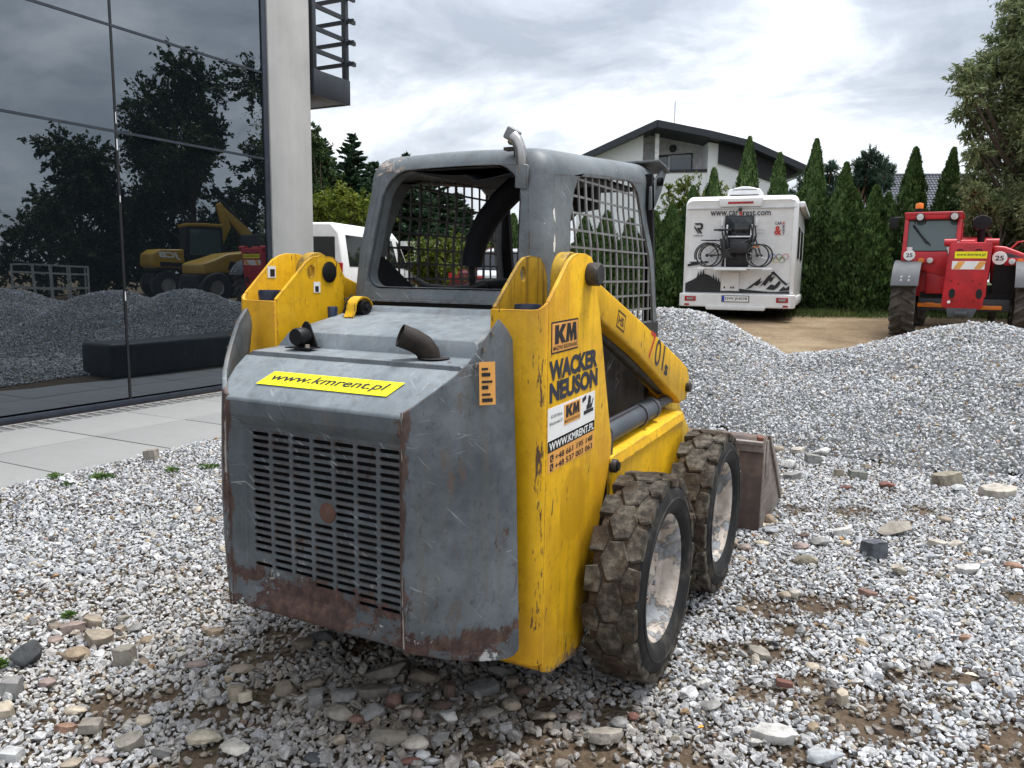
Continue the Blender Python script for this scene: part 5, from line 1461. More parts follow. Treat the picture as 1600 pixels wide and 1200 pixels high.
# outer shell: cross-section rings along y, open at rear and front
def section(y, z0, n=7, rad=0.105, inset=0.0, rear=False):
    zt = zr_of(y) - inset; x = CX - inset
    pts = [(-x, y, z0), (-x, y, z0 + (zt - rad - z0) * 0.5)]
    lean = 0.028
    for k in range(n + 1):
        a = pi - (pi/2) * k / n
        pts.append((-(x - rad - lean) + (rad) * cos(a), y, zt - rad + rad * sin(a) - 0.0))
    for k in range(n + 1):
        a = pi/2 - (pi/2) * k / n
        pts.append(((x - rad - lean) + (rad) * cos(a), y, zt - rad + rad * sin(a)))
    pts += [(x, y, z0 + (zt - rad - z0) * 0.5), (x, y, z0)]
    return pts
# side wall as a plate with the mesh window cut out, then curved roof
side_lean = 0.028
def side_x(z):
    f = max(0.0, min(1.0, (z - 1.46) / 0.27)); f = f*f*(3 - 2*f)
    return CX - side_lean * f
win = [(0.880, 1.40), (0.890, 1.464), (0.930, 1.60), (0.985, 1.705), (1.020, 1.752), (1.080, 1.778), (1.30, 1.795), (1.52, 1.806), (1.62, 1.800), (1.69, 1.765), (1.735, 1.69), (1.80, 1.50), (1.865, 1.30), (1.895, 1.175), (1.88, 1.14), (0.95, 1.14), (0.890, 1.18)]
outl = [(yb_of(1.14) + 0.062, 1.10), (1.95, 1.10), (1.945, 1.20), (1.90, 1.36), (1.83, 1.60), (1.80, 1.72)]
outl += [(y, zr_of(y) - RC) for y in (1.80, 1.60, 1.30, 1.05, 0.90)] + [(yb_of(zr_of(0.8) - RC) + 0.062, zr_of(0.8) - RC)]
outl += [(yb_of(z) + 0.062, z) for z in (1.70, 1.64, 1.57, 1.50, 1.43, 1.37, 1.312)]
def plate_with_hole(name, outer, hole, xf, th, s, mat, parent):
    bmx = bmesh.new()
    def face(dx):
        vs = {}; oe = []
        def V_(p):
            k_ = (round(p[0], 5), round(p[1], 5))
            if k_ not in vs: vs[k_] = bmx.verts.new((s * (xf(p[1]) - dx), p[0], p[1]))
            return vs[k_]
        for L_ in (outer, hole):
            for q in range(len(L_)):
                oe.append(bmx.edges.new((V_(L_[q]), V_(L_[(q+1) % len(L_)]))))
        bmesh.ops.triangle_fill(bmx, edges=oe, use_beauty=True)
        return [V_(p) for p in outer], [V_(p) for p in hole]
    A = face(0); B = face(th)
    for la, lb in zip(A, B):
        for q in range(len(la)):
            bmx.faces.new((la[q], la[(q+1) % len(la)], lb[(q+1) % len(la)], lb[q]))
    bmesh.ops.recalc_face_normals(bmx, faces=bmx.faces)
    off = ORG[root_of(parent).name]
    for v in bmx.verts: v.co -= off
    me = bpy.data.meshes.new(name); bmx.to_mesh(me); bmx.free()
    me.materials.append(mat); me.shade_smooth(); me.set_sharp_from_angle(angle=radians(28))
    return link_mesh(name, me, parent)
def inside(p, poly):
    c = False
    for i in range(len(poly)):
        a, b = poly[i], poly[i-1]
        if (a[1] > p[1]) != (b[1] > p[1]) and p[0] < (b[0]-a[0])*(p[1]-a[1])/(b[1]-a[1]) + a[0]: c = not c
    return c
def dens(P, step=0.06):
    out = []
    for i in range(len(P)):
        a, b = Vector(P[i]), Vector(P[(i+1) % len(P)])
        k = max(1, int((b-a).length/step))
        for q in range(k): out.append(tuple(a + (b-a)*q/k))
    return out
for s in (1, -1):
    sd_ = plate_with_hole('cab_side', dens(outl), dens(win), side_x, 0.012, s, MT['cab'] if s > 0 else MT['cab'], LD)
    # mesh guard: flat bars crossing the window
    b = MB()
    hw = 0.0040
    nz, ny = 11, 15
    z0, z1 = 1.14, 1.815; y0, y1 = 0.865, 1.905
    def clip_run(fn, t0, t1, add):
        N = 160; run = None
        for k in range(N + 1):
            t_ = t0 + (t1 - t0) * k / N
            ins = inside(fn(t_), win)
            if ins and run is None: run = t_
            if (not ins or k == N) and run is not None:
                add(run - 0.004, t_ + 0.004); run = None
    for k in range(1, nz):
        z = z0 + (z1 - z0) * k / nz
        def addh(a, c):
            xo = side_x(z) - 0.0065
            b.bx(min(s*(xo-0.006), s*xo), max(s*(xo-0.006), s*xo), a, c, z - hw, z + hw)
        clip_run(lambda t_: (t_, z), y0, y1, addh)
    for k in range(1, ny):
        f = k / ny
        wv = 0.0040 if k % 4 else 0.0075
        yb0 = y0 + (y1 - y0) * f
        fn = lambda t_: (yb0 - (t_ - 1.14) * 0.06, t_)
        def addv(a, c):
            nst = 5
            for q in range(nst):
                za, zb = a + (c-a)*q/nst, a + (c-a)*(q+1)/nst
                ya, yb2 = fn(za)[0], fn(zb)[0]
                xa, xb = side_x(za) - 0.006, side_x(zb) - 0.006
                b.loft([[(s*xa, ya-wv, za), (s*xa, ya+wv, za), (s*(xa-0.006), ya+wv, za), (s*(xa-0.006), ya-wv, za)],
                        [(s*xb, yb2-wv, zb), (s*xb, yb2+wv, zb), (s*(xb-0.006), yb2+wv, zb), (s*(xb-0.006), yb2-wv, zb)]], True, True)
        clip_run(fn, z0, z1, addv)
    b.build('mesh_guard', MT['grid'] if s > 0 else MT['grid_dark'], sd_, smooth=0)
# shell: roof, rounded long edges and the rounded rear corner in one skin
RR, RC = 0.062, 0.092
def profile(y):
    """left bottom over the roof to right bottom: (x, z, inward nx, nz, is_roof)"""
    zt = zr_of(y); out = []
    for z in (1.312, 1.37, 1.43, 1.50, 1.57, 1.64, 1.70):
        out.append((-side_x(z), z, 1.0, 0.0, 0))
    n = 8; xc = CX - side_lean - RC
    for k in range(n + 1):
        a = pi - (pi/2)*k/n
        out.append((-xc + RC*cos(a), zt - RC + RC*sin(a), -cos(a), -sin(a), 1))
    for x0 in (-0.16, -0.08, 0.0, 0.08, 0.16): out.append((x0, zt + 0.006*(1 - (x0/0.2)**2), 0.0, -1.0, 1))
    right = [(-p[0], p[1], -p[2], p[3], p[4]) for p in out[:7 + n + 1]][::-1]
    return out + right
P0 = profile(0.80)
b = MB(); rings = []
for j in range(7):
    a = (pi/2)*j/6
    ins = RR*(1 - sin(a)); dy = RR*(1 - cos(a))
    rings.append([(p[0] + p[2]*ins, yb_of(p[1] + p[3]*ins) + dy, p[1] + p[3]*ins) for p in P0])
inner0 = [(p[0] + p[2]*0.012, yb_of(p[1]) + RR + 0.01, p[1] + p[3]*0.012) for p in P0]
b.loft(rings, False, False)
roof_i = [i for i, p in enumerate(P0) if p[4]]
rr2 = [[rings[-1][i] for i in roof_i]]
for y in (0.90, 1.05, 1.30, 1.60, 1.80, 1.93):
    q = profile(y); rr2.append([(q[i][0], y, q[i][1]) for i in roof_i])
b.loft(rr2, False, False)
b.build('cab_shell', MT['cab'], LD, smooth=60)
# front visor with small cheeks
b = MB(); b.strip([(-0.41, 1.86, zr_of(1.86)+0.002), (-0.41, 1.97, 1.905), (-0.41, 2.02, 1.885)], [(0.41, 1.86, zr_of(1.86)+0.002), (0.41, 1.97, 1.905), (0.41, 2.02, 1.885)], 0.010)
for s in (1, -1):
    b.prism([(1.80, 1.80), (1.96, 1.90), (2.02, 1.885), (1.96, 1.80), (1.87, 1.72), (1.80, 1.70)], 'x', s*0.385, s*0.395)
b.build('visor', MT['cab'], LD, bevel=0.002)
b = MB(); b.lathe([(0.0, 0.0), (0.018, 0.0), (0.02, 0.004), (0.02, 0.02)], (0.396, 1.895, 1.835), 'x', 14); b.build('visor_bracket', MT['black'], LD)
# rear frame plate, rounded opening, leaning
ro = [(p[0] + p[2]*RR, p[1] + p[3]*RR) for p in P0]
def rrect(x0, x1, x2, x3, z0, z1, r0, r1, n=6):
    # bottom-left, bottom-right, top-right, top-left
    P = []
    for (cx, cz, rr, a0) in ((x0 + r0, z0 + r0, r0, pi), (x1 - r0, z0 + r0, r0, 1.5*pi), (x2 - r1, z1 - r1, r1, 0), (x3 + r1, z1 - r1, r1, pi/2)):
        for k in range(n + 1):
            a = a0 + (pi/2) * k / n; P.append((cx + rr*cos(a), cz + rr*sin(a)))
    return P
op = rrect(-0.322, 0.300, 0.285, -0.292, 1.352, 1.782, 0.055, 0.125)
def rear_plate(name, outer, hole, th, mat, parent, inset=0.0):
    bmx = bmesh.new()
    def face(dy):
        vs = {}; oe = []
        def V_(p):
            k_ = (round(p[0], 5), round(p[1], 5))
            if k_ not in vs:
                edge_ = 0.0
                vs[k_] = bmx.verts.new((p[0], yb_of(p[1]) + dy + edge_, p[1]))
            return vs[k_]
        for L_ in (outer, hole):
            for q in range(len(L_)):
                oe.append(bmx.edges.new((V_(L_[q]), V_(L_[(q+1) % len(L_)]))))
        bmesh.ops.triangle_fill(bmx, edges=oe, use_beauty=True)
        return [V_(p) for p in outer], [V_(p) for p in hole]
    A = face(0); B = face(th)
    for la, lb in zip(A, B):
        for q in range(len(la)):
            bmx.faces.new((la[q], la[(q+1) % len(la)], lb[(q+1) % len(la)], lb[q]))
    bmesh.ops.recalc_face_normals(bmx, faces=bmx.faces)
    for v in bmx.verts: v.co -= ORG[LD.name]
    me = bpy.data.meshes.new(name); bmx.to_mesh(me); bmx.free()
    me.materials.append(mat); me.shade_smooth(); me.set_sharp_from_angle(angle=radians(40))
    return link_mesh(name, me, parent)
rp = rear_plate('cab_rear_frame', ro, op, 0.012, MT['cab'], LD)
# flange turned in round the opening
b = MB()
n = len(op)
r0 = [(p[0], yb_of(p[1]) + 0.002, p[1]) for p in op]
cx_, cz_ = 0.0, 1.56
r1 = [(p[0]*0.985, yb_of(p[1]) + 0.05, cz_ + (p[1]-cz_)*0.985) for p in op]
r2 = [(p[0]*0.970, yb_of(p[1]) + 0.05, cz_ + (p[1]-cz_)*0.970) for p in op]
r3 = [(p[0]*0.975, yb_of(p[1]) + 0.006, cz_ + (p[1]-cz_)*0.975) for p in op]
b.loft([r0, r1, r2, r3], cap=False)
b.build('opening_flange', MT['cab'], rp, smooth=40)
# torn headlining hanging under the rear edge of the roof
b = MB(); lo=[]; hi=[]
for k in range(15):
    f = k/14; x = -0.20 + 0.50*f
    sag = 0.012 + 0.030*abs(sin(f*pi*1.1)) + (0.024 if 0.5 < f < 1 else 0)
    lo.append((x, 0.775, 1.795 - sag)); hi.append((x, 1.30, 1.835 - sag*0.3))
b.strip(lo, hi, 0.004); b.build('headlining', MT['cab_in'], LD, smooth=60)
b = MB(); b.bx(-0.29, 0.29, 0.80, 1.92, zr_of(0.8) - 0.04, zr_of(0.8) - 0.028); b.build('roof_lining', MT['cab_in'], LD)
# cab floor sill, black strip standing in for shade in the gap above the cover
b = MB(); b.bx(-0.395, 0.395, 0.668, 0.70, 1.240, 1.306); b.build('cab_gap_shade', MT['black'], LD)
b = MB(); b.bx(-0.40, 0.40, 0.648, 0.70, 1.306, 1.313); b.build('cab_lip', MT['cab'], LD)
# front posts
for s in (1, -1):
    b = MB(); b.loft([[(s*(x), y + 0.0, z) for x, y in ((0.34, 1.94 - (z-1.1)*0.18), (0.395, 1.94 - (z-1.1)*0.18), (0.395, 1.965 - (z-1.1)*0.175), (0.34, 1.965 - (z-1.1)*0.175))] for z in (0.85, 1.1, 1.5, 1.86)], True, True)
    b.build('front_post', MT['cab_in'], LD)
# seat, lap bar with foam, lever, dash bar
b = MB(); b.box((0.02, 1.28, 0.98), (0.50, 0.46, 0.14)); b.box((0.02, 1.02, 1.16), (0.46, 0.10, 0.34), (-0.12, 0, 0)); b.build('seat', MT['black'], LD, bevel=0.04, seg=3)
b = MB()
pa = [Vector(p) for p in ((0.33, 1.06, 1.775), (0.20, 1.06, 1.775), (0.10, 1.07, 1.742), (0.03, 1.08, 1.690), (-0.04, 1.09, 1.620), (-0.090, 1.10, 1.545), (-0.110, 1.10, 1.480), (-0.116, 1.10, 1.440))]
b.tube(pa, [0.040, 0.044, 0.046, 0.047, 0.047, 0.045, 0.042, 0.040], 12, True)
lb = b.build('lap_bar', MT['rubber_foam'], LD, smooth=50)
b = MB(); b.tube([(-0.116, 1.10, 1.45), (-0.118, 1.11, 1.36), (-0.16, 1.14, 1.33)], 0.013, 10); b.tube([(-0.40, 1.10, 1.385), (-0.33, 1.10, 1.352), (-0.22, 1.10, 1.345), (-0.118, 1.11, 1.352), (-0.06, 1.12, 1.37)], 0.015, 10); b.build('bar_tube', MT['dark_steel'], LD, smooth=50)
b = MB()
b.prism([(0.05, 1.70), (0.12, 1.752), (0.30, 1.765), (0.30, 1.68), (0.20, 1.665), (0.075, 1.54), (0.055, 1.50), (0.052, 1.10), (0.016, 1.10), (0.014, 1.52)], 'y', 1.36, 1.44)
b.build('inner_post', MT['cab_in'], LD, bevel=0.006)
b = MB(); b.tube([(-0.26, 1.28, 1.33), (-0.12, 1.2, 1.352), (0.05, 1.15, 1.362), (0.16, 1.1, 1.345)], [0.03, 0.035, 0.035, 0.028], 10); b.build('hose_bundle', MT['black'], LD, smooth=50)
b = MB(); b.prism([(0.70, 1.30), (0.74, 1.44), (0.86, 1.47), (1.05, 1.36), (1.10, 1.30)], 'x', -0.385, -0.372); b.build('side_gusset', MT['cab_in'], LD)
# work light on the rear edge of the roof
b = MB(); b.tube([(0.282, 0.745, 1.742), (0.285, 0.738, 1.790), (0.280, 0.740, 1.822), (0.266, 0.744, 1.848), (0.250, 0.748, 1.860)], [0.018, 0.019, 0.019, 0.021, 0.026], 12)
wl = b.build('work_light', MT['chrome'], LD, smooth=50)
b = MB(); b.box((0.243, 0.752, 1.872), (0.050, 0.030, 0.042), (0.2, 0.5, 0.3)); b.build('lamp_head', MT['grid'], wl, bevel=0.006)
b = MB(); b.box((0.288, 0.7375, 1.733), (0.046, 0.016, 0.080), (0.18, 0.12, 0)); b.build('lamp_bracket', MT['grey_top'], wl, bevel=0.006)
b = MB(); b.bx(0.215, 0.255, 0.742, 0.775, 1.822, 1.832); b.cyl((0.258, 0.75, 1.80), (0.258, 0.75, 1.85), 0.008, 8); b.build('lamp_clamp', MT['dark_steel'], wl)
# white paint chips scratched bare on the right rear post
# ------------------------------------------------------------------ trees and plants
def leaves(centers, along, length, width, seed=1, flat=None):
    """diamond shaped leaf faces: centre, direction, length, width arrays"""
    r = np.random.default_rng(seed)
    n = len(centers)
    a = along / (np.linalg.norm(along, axis=1, keepdims=True) + 1e-9)
    q = r.normal(0, 1, (n, 3)) if flat is None else flat + r.normal(0, 0.35, (n, 3))
    b = np.cross(a, q); b /= (np.linalg.norm(b, axis=1, keepdims=True) + 1e-9)
    L = (np.asarray(length) * np.ones(n))[:, None] * 0.5; W = (np.asarray(width) * np.ones(n))[:, None] * 0.5
    V = np.stack([centers - a*L, centers + b*W - a*L*0.1, centers + a*L, centers - b*W - a*L*0.1], 1).reshape(-1, 3)
    F = np.arange(4*n).reshape(n, 4)
    return V, F
def at_sr(u, s):
    """ground point in column u of the view at depth s"""
    r_ = (u - 800) / 1226.79 * s
    x, y = from_sr(s, r_)
    return float(x), float(y), float(terr(x, y))
def top_z(u, v, s):
    t_ = (600 + (u - 800) * 0.0134 - v) / 1226.79
    return CAM.z + s * (t_ * 0.9905 - 0.1376) / (0.9905 + t_ * 0.1376)

def thuja_mesh(seed, n=11000):
    r = np.random.default_rng(seed)
    h = r.random(n) ** 0.85
    prof = np.where(h < 0.12, 0.80 + h*1.6, (1.0 - (h - 0.12)/0.88) ** 0.80)
    th = r.uniform(0, 2*pi, n)
    lump = 1 + 0.13*np.sin(th*3 + h*9 + seed) + 0.12*np.sin(th*6 - h*23 + seed*2) + 0.11*np.sin(h*41 + th*4 + seed) + 0.08*np.sin(h*67 - th*7)
    rad = 0.5*prof*lump*(0.50 + 0.52*r.random(n)**0.5) + 0.012
    c = np.stack([rad*np.cos(th), rad*np.sin(th), 0.02 + h*0.97], 1)
    out = np.stack([np.cos(th), np.sin(th), np.zeros(n)], 1)
    d = out*(0.30 + 0.25*r.random((n, 1))) + np.array([0, 0, 1.0]) + r.normal(0, 0.28, (n, 3))
    L = r.uniform(0.022, 0.046, n); W = L*r.uniform(0.35, 0.6, n)
    # unit model: 1 m wide, 1 m tall; leaf sizes set for the final stretch
    return c, d, L, W, out
def thuja(name, lab, u, v, s, width, seed, group='columnar thujas of the hedge'):
    x, y, z = at_sr(u, s); H = top_z(u, v, s) - z
    t_ = thing(name, lab, 'thuja', (x, y, z), random.uniform(0, 6.28), group)
    c, d, L, W, out = thuja_mesh(seed)
    c = c * np.array([width, width, H]); k = 3.4
    V, F = leaves(c, d, L*k, W*k, seed, out)
    rr_ = random.Random(seed); lx, ly = rr_.uniform(-0.03, 0.03), rr_.uniform(-0.03, 0.03)
    V[:, 0] += V[:, 2]*lx; V[:, 1] += V[:, 2]*ly
    mesh_np('crown', V, F, MT['thuja'], t_)
    MB().tube([(0, 0, -0.05), (0, 0, H*0.6)], [0.07, 0.02], 7).build('trunk', MT['bark'], t_)
    return t_
TH = [(1151, 213, 21.0, 1.05, 'tall pointed thuja right behind the motorhome roof vent'),
      (1203, 238, 21.0, 1.00, 'pointed thuja behind the right end of the motorhome roof'),
      (1257, 215, 20.6, 1.15, 'tallest thuja just right of the motorhome'),
      (1297, 253, 20.0, 1.20, 'thuja second to the right of the motorhome'),
      (1345, 290, 19.4, 1.25, 'short broad thuja in front of the leaning pine trunk'),
      (1403, 230, 20.0, 1.25, 'tall thuja in front of the tiled roof, behind the telehandler mirror'),
      (1457, 230, 20.0, 1.10, 'tall thuja in front of the tiled roof, beside the pale green tree'),
      (1106, 262, 20.0, 0.95, 'slim thuja behind the left end of the motorhome roof'),
      (1070, 290, 20.0, 1.05, 'thuja at the left corner of the motorhome'),
      (1040, 318, 19.2, 1.10, 'dark thuja directly right of the loader cab'),
      (1012, 330, 19.6, 1.10, 'dark thuja seen through the right mesh guard of the cab'),
      (797, 335, 20.5, 0.95, 'thuja framed between the inner post and the rear frame of the cab'),
      (760, 350, 21.0, 1.2, 'thuja half hidden by the dark inner post of the cab'),
      (905, 338, 21.0, 1.1, 'thuja behind the left part of the right mesh guard'),
      (940, 330, 20.4, 1.1, 'thuja in the middle of the view through the right mesh guard'),
      (975, 342, 20.0, 1.1, 'thuja behind the right part of the right mesh guard'),
      (868, 350, 20.8, 1.1, 'thuja standing behind the rear post of the cab'),
      (1231, 300, 22.5, 1.2, 'low dark thuja in the gap right behind the motorhome'),
      (1374, 300, 21.5, 1.2, 'low thuja filling the gap left of the telehandler cab'),
      (1322, 300, 21.8, 1.2, 'low thuja between the short broad one and its left neighbour')]
for i_, (u, v, s, w_, lab) in enumerate(TH): thuja('thuja', lab, u, v, s, w_*1.12, 100 + i_)

def conifer(name, lab, cat, u, v, s, width, seed, mat, levels=26, group=None, xy=None, H=None):
    if xy is None:
        x, y, z = at_sr(u, s); H = top_z(u, v, s) - z
    else:
        x, y = xy; z = float(terr(x, y))
    r = np.random.default_rng(seed)
    t_ = thing(name, lab, cat, (x, y, z), 0, group)
    C_ = []; D_ = []; L_ = []
    tb = MB(); tb.tube([(0, 0, -0.1), (0.03, 0, H*0.5), (0, 0, H*0.99)], [0.14, 0.08, 0.012], 8)
    for k in range(levels):
        f = (k + 0.5)/levels
        zl = H*(0.06 + 0.92*f)
        ln = width*0.5*(1 - f)**0.85*1.05 + 0.06
        nb = int(5 + 7*(1 - f))
        for q in range(nb):
            a = r.uniform(0, 2*pi); l = ln*r.uniform(0.65, 1.12)
            dz = (-0.22*(1 - f) + 0.30*f + r.normal(0, 0.13))*l
            e_ = np.array([cos(a)*l, sin(a)*l, dz])
            m_ = int(30 + 60*l)
            tt = r.random(m_)**0.75
            base = np.array([0, 0, zl]) + e_*tt[:, None]
            side = np.array([-sin(a), cos(a), 0])
            base += side*(r.normal(0, 0.10, m_)*l*(1.1 - tt))[:, None] + np.array([0, 0, -1.0])*(r.random(m_)*0.10*l)[:, None]
            C_.append(base)
            D_.append(e_/l + side*r.normal(0, 0.8, m_)[:, None] + r.normal(0, 0.3, (m_, 3)))
            L_.append(r.uniform(0.14, 0.32, m_))
            if q % 2 == 0: tb.tube([(0, 0, zl), tuple(np.array([0, 0, zl]) + e_*0.9)], [0.018, 0.005], 4, False)
    Cc = np.concatenate(C_); Dd = np.concatenate(D_); Ll = np.concatenate(L_)
    V, F = leaves(Cc, Dd, Ll, Ll*0.30, seed)
    mesh_np('crown', V, F, mat, t_)
    tb.build('trunk', MT['bark'], t_)
    return t_
for i_, (u, v, s, w_, lab) in enumerate([(553, 205, 30, 4.2, 'dark spruce with the highest tip, between pillar and cab'),
        (508, 212, 31, 4.0, 'dark spruce next to the concrete pillar'), (585, 250, 33, 4.4, 'spruce just behind the upper left corner of the cab'),
        (632, 236, 31, 4.6, 'spruce seen through the left part of the cab opening'), (676, 246, 33, 4.6, 'spruce seen through the middle of the cab opening'),
        (715, 300, 34, 3.8, 'low spruce seen through the cab beside the foam covered bar'), (470, 250, 33, 4.0, 'spruce hidden behind the concrete pillar')]):
    conifer('spruce', lab, 'spruce', u, v, s, w_, 300 + i_, MT['spruce'], 46, 'spruces beyond the parked van')

def clump_tree(name, lab, cat, base, clumps, mat, nleaf, lsize, seed, droop=0.4, trunk_r=0.16, stretch=(1, 1, 1), group=None, barkm='bark', aspect=0.28, stray=0.0):
    """base (x,y,z); clumps (dx,dy,dz,r) from base"""
    r = np.random.default_rng(seed)
    t_ = thing(name, lab, cat, base, 0, group)
    tot = sum(c[3]**2.2 for c in clumps)
    C_ = []; D_ = []; L_ = []; N_ = []
    tb = MB(); zc_ = max(0.8, min(c[2] for c in clumps)*0.55)
    lean = np.mean([c[0] for c in clumps])*0.15
    hi = max(c[2] for c in clumps)
    tb.tube([(0, 0, -0.1), (lean*0.4, 0, zc_), (lean, 0, hi*0.8)], [trunk_r, trunk_r*0.8, trunk_r*0.2], 9)
    for cx, cy, cz, R in clumps:
        n = int(nleaf*R**2.2/tot)
        # twigs inside the clump carry the leaves
        nt_ = max(8, int(n/26))
        td = r.normal(0, 1, (nt_, 3)); td /= np.linalg.norm(td, axis=1, keepdims=True)
        tl = R*(0.55 + 0.55*r.random(nt_)**0.7)*(1 + stray*(r.random(nt_) < 0.18)*r.random(nt_))
        which = r.integers(0, nt_, n)
        f = r.random(n)**0.45
        p = td[which]*(tl[which]*f)[:, None]*np.array(stretch)
        p[:, 2] -= droop*R*f**2*0.35*r.random(n)
        p += r.normal(0, 0.045*max(0.6, R), (n, 3))
        C_.append(p + np.array([cx, cy, cz]))
        D_.append(td[which]*0.8 + np.array([0, 0, -droop]) + r.normal(0, 0.55, (n, 3)))
        L_.append(lsize*r.uniform(0.6, 1.35, n))
        st_ = (lean*0.5, 0, min(cz*0.6, hi*0.6))
        tb.tube([st_, ((cx+st_[0])*0.55, (cy+st_[1])*0.55, cz*0.78), (cx, cy, cz + R*0.2)], [trunk_r*0.45, trunk_r*0.25, 0.012], 6, False)
        for q in range(min(nt_, 26)):
            e_ = np.array([cx, cy, cz]) + td[q]*tl[q]*0.9*np.array(stretch)
            tb.tube([(cx, cy, cz), tuple(e_)], [0.014, 0.004], 3, False)
    V, F = leaves(np.concatenate(C_), np.concatenate(D_), np.concatenate(L_), np.concatenate(L_)*aspect, seed)
    mesh_np('crown', V, F, mat, t_)
    tb.build('trunk', MT[barkm], t_)
    return t_
def view_clumps(base, lst, s0, seed):
    rr_ = random.Random(seed); out = []
    for u, v, rp in lst:
        s = s0 + rr_.uniform(-1.0, 1.0)
        x, y = from_sr(s, (u - 800)/1226.79*s)
        out.append((float(x) - base[0], float(y) - base[1], top_z(u, v, s) - base[2], rp*s/1226.79))
    return out
bw_ = at_sr(1600, 17)
clump_tree('willow', 'tall pale green loose leaved tree at the right edge behind the telehandler', 'tree', bw_,
           view_clumps(bw_, [(1476, 118, 30), (1474, 175, 22), (1498, 285, 26), (1545, -10, 40), (1530, 60, 36), (1480, 150, 24), (1500, 240, 24), (1540, 20, 30), (1595, 40, 62), (1575, 95, 55), (1612, 100, 70), (1520, 115, 46), (1482, 112, 26), (1560, 165, 55), (1510, 178, 38), (1605, 190, 75), (1485, 205, 20), (1535, 235, 46), (1590, 260, 70), (1510, 262, 26), (1640, 140, 90), (1690, 90, 110), (1650, 260, 90), (1565, 30, 40), (1600, -20, 55), (1660, 10, 90)], 17, 3),
           MT['willow'], 120000, 0.12, 41, 0.35, 0.2, stray=0.5, aspect=0.25)
b2_ = at_sr(1545, 15.8)
clump_tree('shrub', 'pale olive shrub behind the telehandler boom under the tall tree', 'shrub', b2_,
           view_clumps(b2_, [(1520, 330, 34), (1560, 320, 44), (1600, 325, 50), (1540, 365, 40), (1590, 370, 50), (1500, 355, 26), (1640, 330, 60), (1500, 305, 22)], 15.8, 5), MT['willow'], 40000, 0.085, 43, 0.2, 0.07, aspect=0.3)
b3_ = at_sr(1525, 18.8)
clump_tree('laurel', 'dark green dense shrub behind the telehandler mirror', 'shrub', b3_,
           view_clumps(b3_, [(1500, 340, 45), (1540, 350, 50), (1585, 350, 50), (1520, 300, 35), (1480, 370, 40)], 18.8, 6), MT['broad'], 16000, 0.10, 44, 0.2, 0.08, aspect=0.5)
bb = at_sr(505, 27)
clump_tree('birch', 'light leaved slender tree against the concrete pillar', 'tree', bb, view_clumps(bb, [(492, 225, 16), (505, 250, 22), (490, 275, 24), (515, 285, 24), (500, 310, 26), (520, 320, 24), (497, 205, 9)], 27, 14), MT['broad'], 12000, 0.13, 48, 0.2, 0.07, aspect=0.4, stray=0.8)
bb = at_sr(522, 21)
clump_tree('bush', 'yellow green bush behind the white van roof', 'bush', bb, view_clumps(bb, [(500, 325, 30), (530, 318, 32), (560, 325, 32), (515, 345, 34), (548, 350, 34), (480, 340, 30), (590, 335, 30), (532, 300, 18)], 21, 8), MT['bush'], 14000, 0.10, 45, 0.2, 0.05, aspect=0.45)
bb = at_sr(685, 20)
clump_tree('bush', 'bright yellow green bush seen through the mesh of the cab', 'bush', bb, view_clumps(bb, [(665, 400, 32), (700, 395, 34), (735, 395, 34), (680, 425, 34), (715, 425, 36), (650, 425, 30), (750, 425, 30)], 20, 9), MT['bush'], 16000, 0.09, 46, 0.2, 0.05, aspect=0.45)
bb = at_sr(1085, 24)
clump_tree('young_tree', 'light green young tree in front of the white house wall', 'tree', bb, view_clumps(bb, [(1060, 295, 22), (1080, 320, 30), (1045, 330, 28), (1110, 300, 16), (1120, 330, 24), (1035, 300, 14), (1066, 355, 36), (1100, 360, 36)], 24, 10), MT['bush'], 9000, 0.10, 47, 0.0, 0.05, aspect=0.4, stray=0.9)
# pines beyond the hedge
bp_ = at_sr(1322, 31)
clump_tree('pine', 'dark pine with a bare leaning trunk beyond the hedge', 'pine', bp_, view_clumps(bp_, [(1340, 245, 16), (1325, 262, 18), (1355, 262, 18), (1370, 268, 10), (1318, 285, 16), (1340, 282, 22), (1362, 285, 16), (1312, 300, 12), (1338, 300, 18)], 31, 11), MT['pine'], 16000, 0.17, 51, -0.5, 0.14, barkm='bark_red', aspect=0.16)
bp_ = at_sr(1275, 33)
clump_tree('pine', 'dark pine between the house and the leaning pine', 'pine', bp_, view_clumps(bp_, [(1280, 265, 14), (1270, 285, 18), (1290, 288, 16), (1240, 285, 14), (1245, 305, 16), (1278, 310, 22), (1296, 312, 14), (1225, 310, 14)], 33, 12), MT['pine'], 12000, 0.17, 52, -0.5, 0.12, barkm='bark_red', aspect=0.16)

# trees on the far side of the yard that show in the mirror glass
def grove(name, lab, x, y, H, R, seed, mat='broad', n=26000):
    rr_ = random.Random(seed); cl = []
    for k in range(16):
        f = (k + 0.5)/16; a = rr_.uniform(0, 6.28)
        w_ = R*(1.0 - 0.55*max(0, f - 0.35)/0.65)*rr_.uniform(0.35, 0.8)
        cl.append((cos(a)*w_, sin(a)*w_, H*(0.10 + 0.80*f), R*rr_.uniform(0.34, 0.5)))
    clump_tree(name, lab, 'tree', (x, y, float(terr(x, y))), cl, MT[mat], n, 0.20, seed, 0.2, 0.2, group='trees mirrored in the glass facade', aspect=0.5, stray=0.5)
grove('tree', 'tallest dark tree mirrored in the right half of the glass wall', 15.6, 23.2, 11.0, 3.0, 61)
grove('tree', 'dark tree mirrored beside the concrete pillar', 12.2, 25.5, 10.8, 3.0, 62)
grove('tree', 'lower dark tree mirrored left of the vertical glass joint', 19.6, 20.6, 7.0, 2.6, 63)
grove('tree', 'bushy dark tree mirrored across the vertical glass joint', 18.0, 23.5, 8.8, 2.8, 64)
grove('tree', 'dark tree mirrored behind the digger in the glass', 10.2, 28.0, 10.0, 3.2, 65, n=16000)
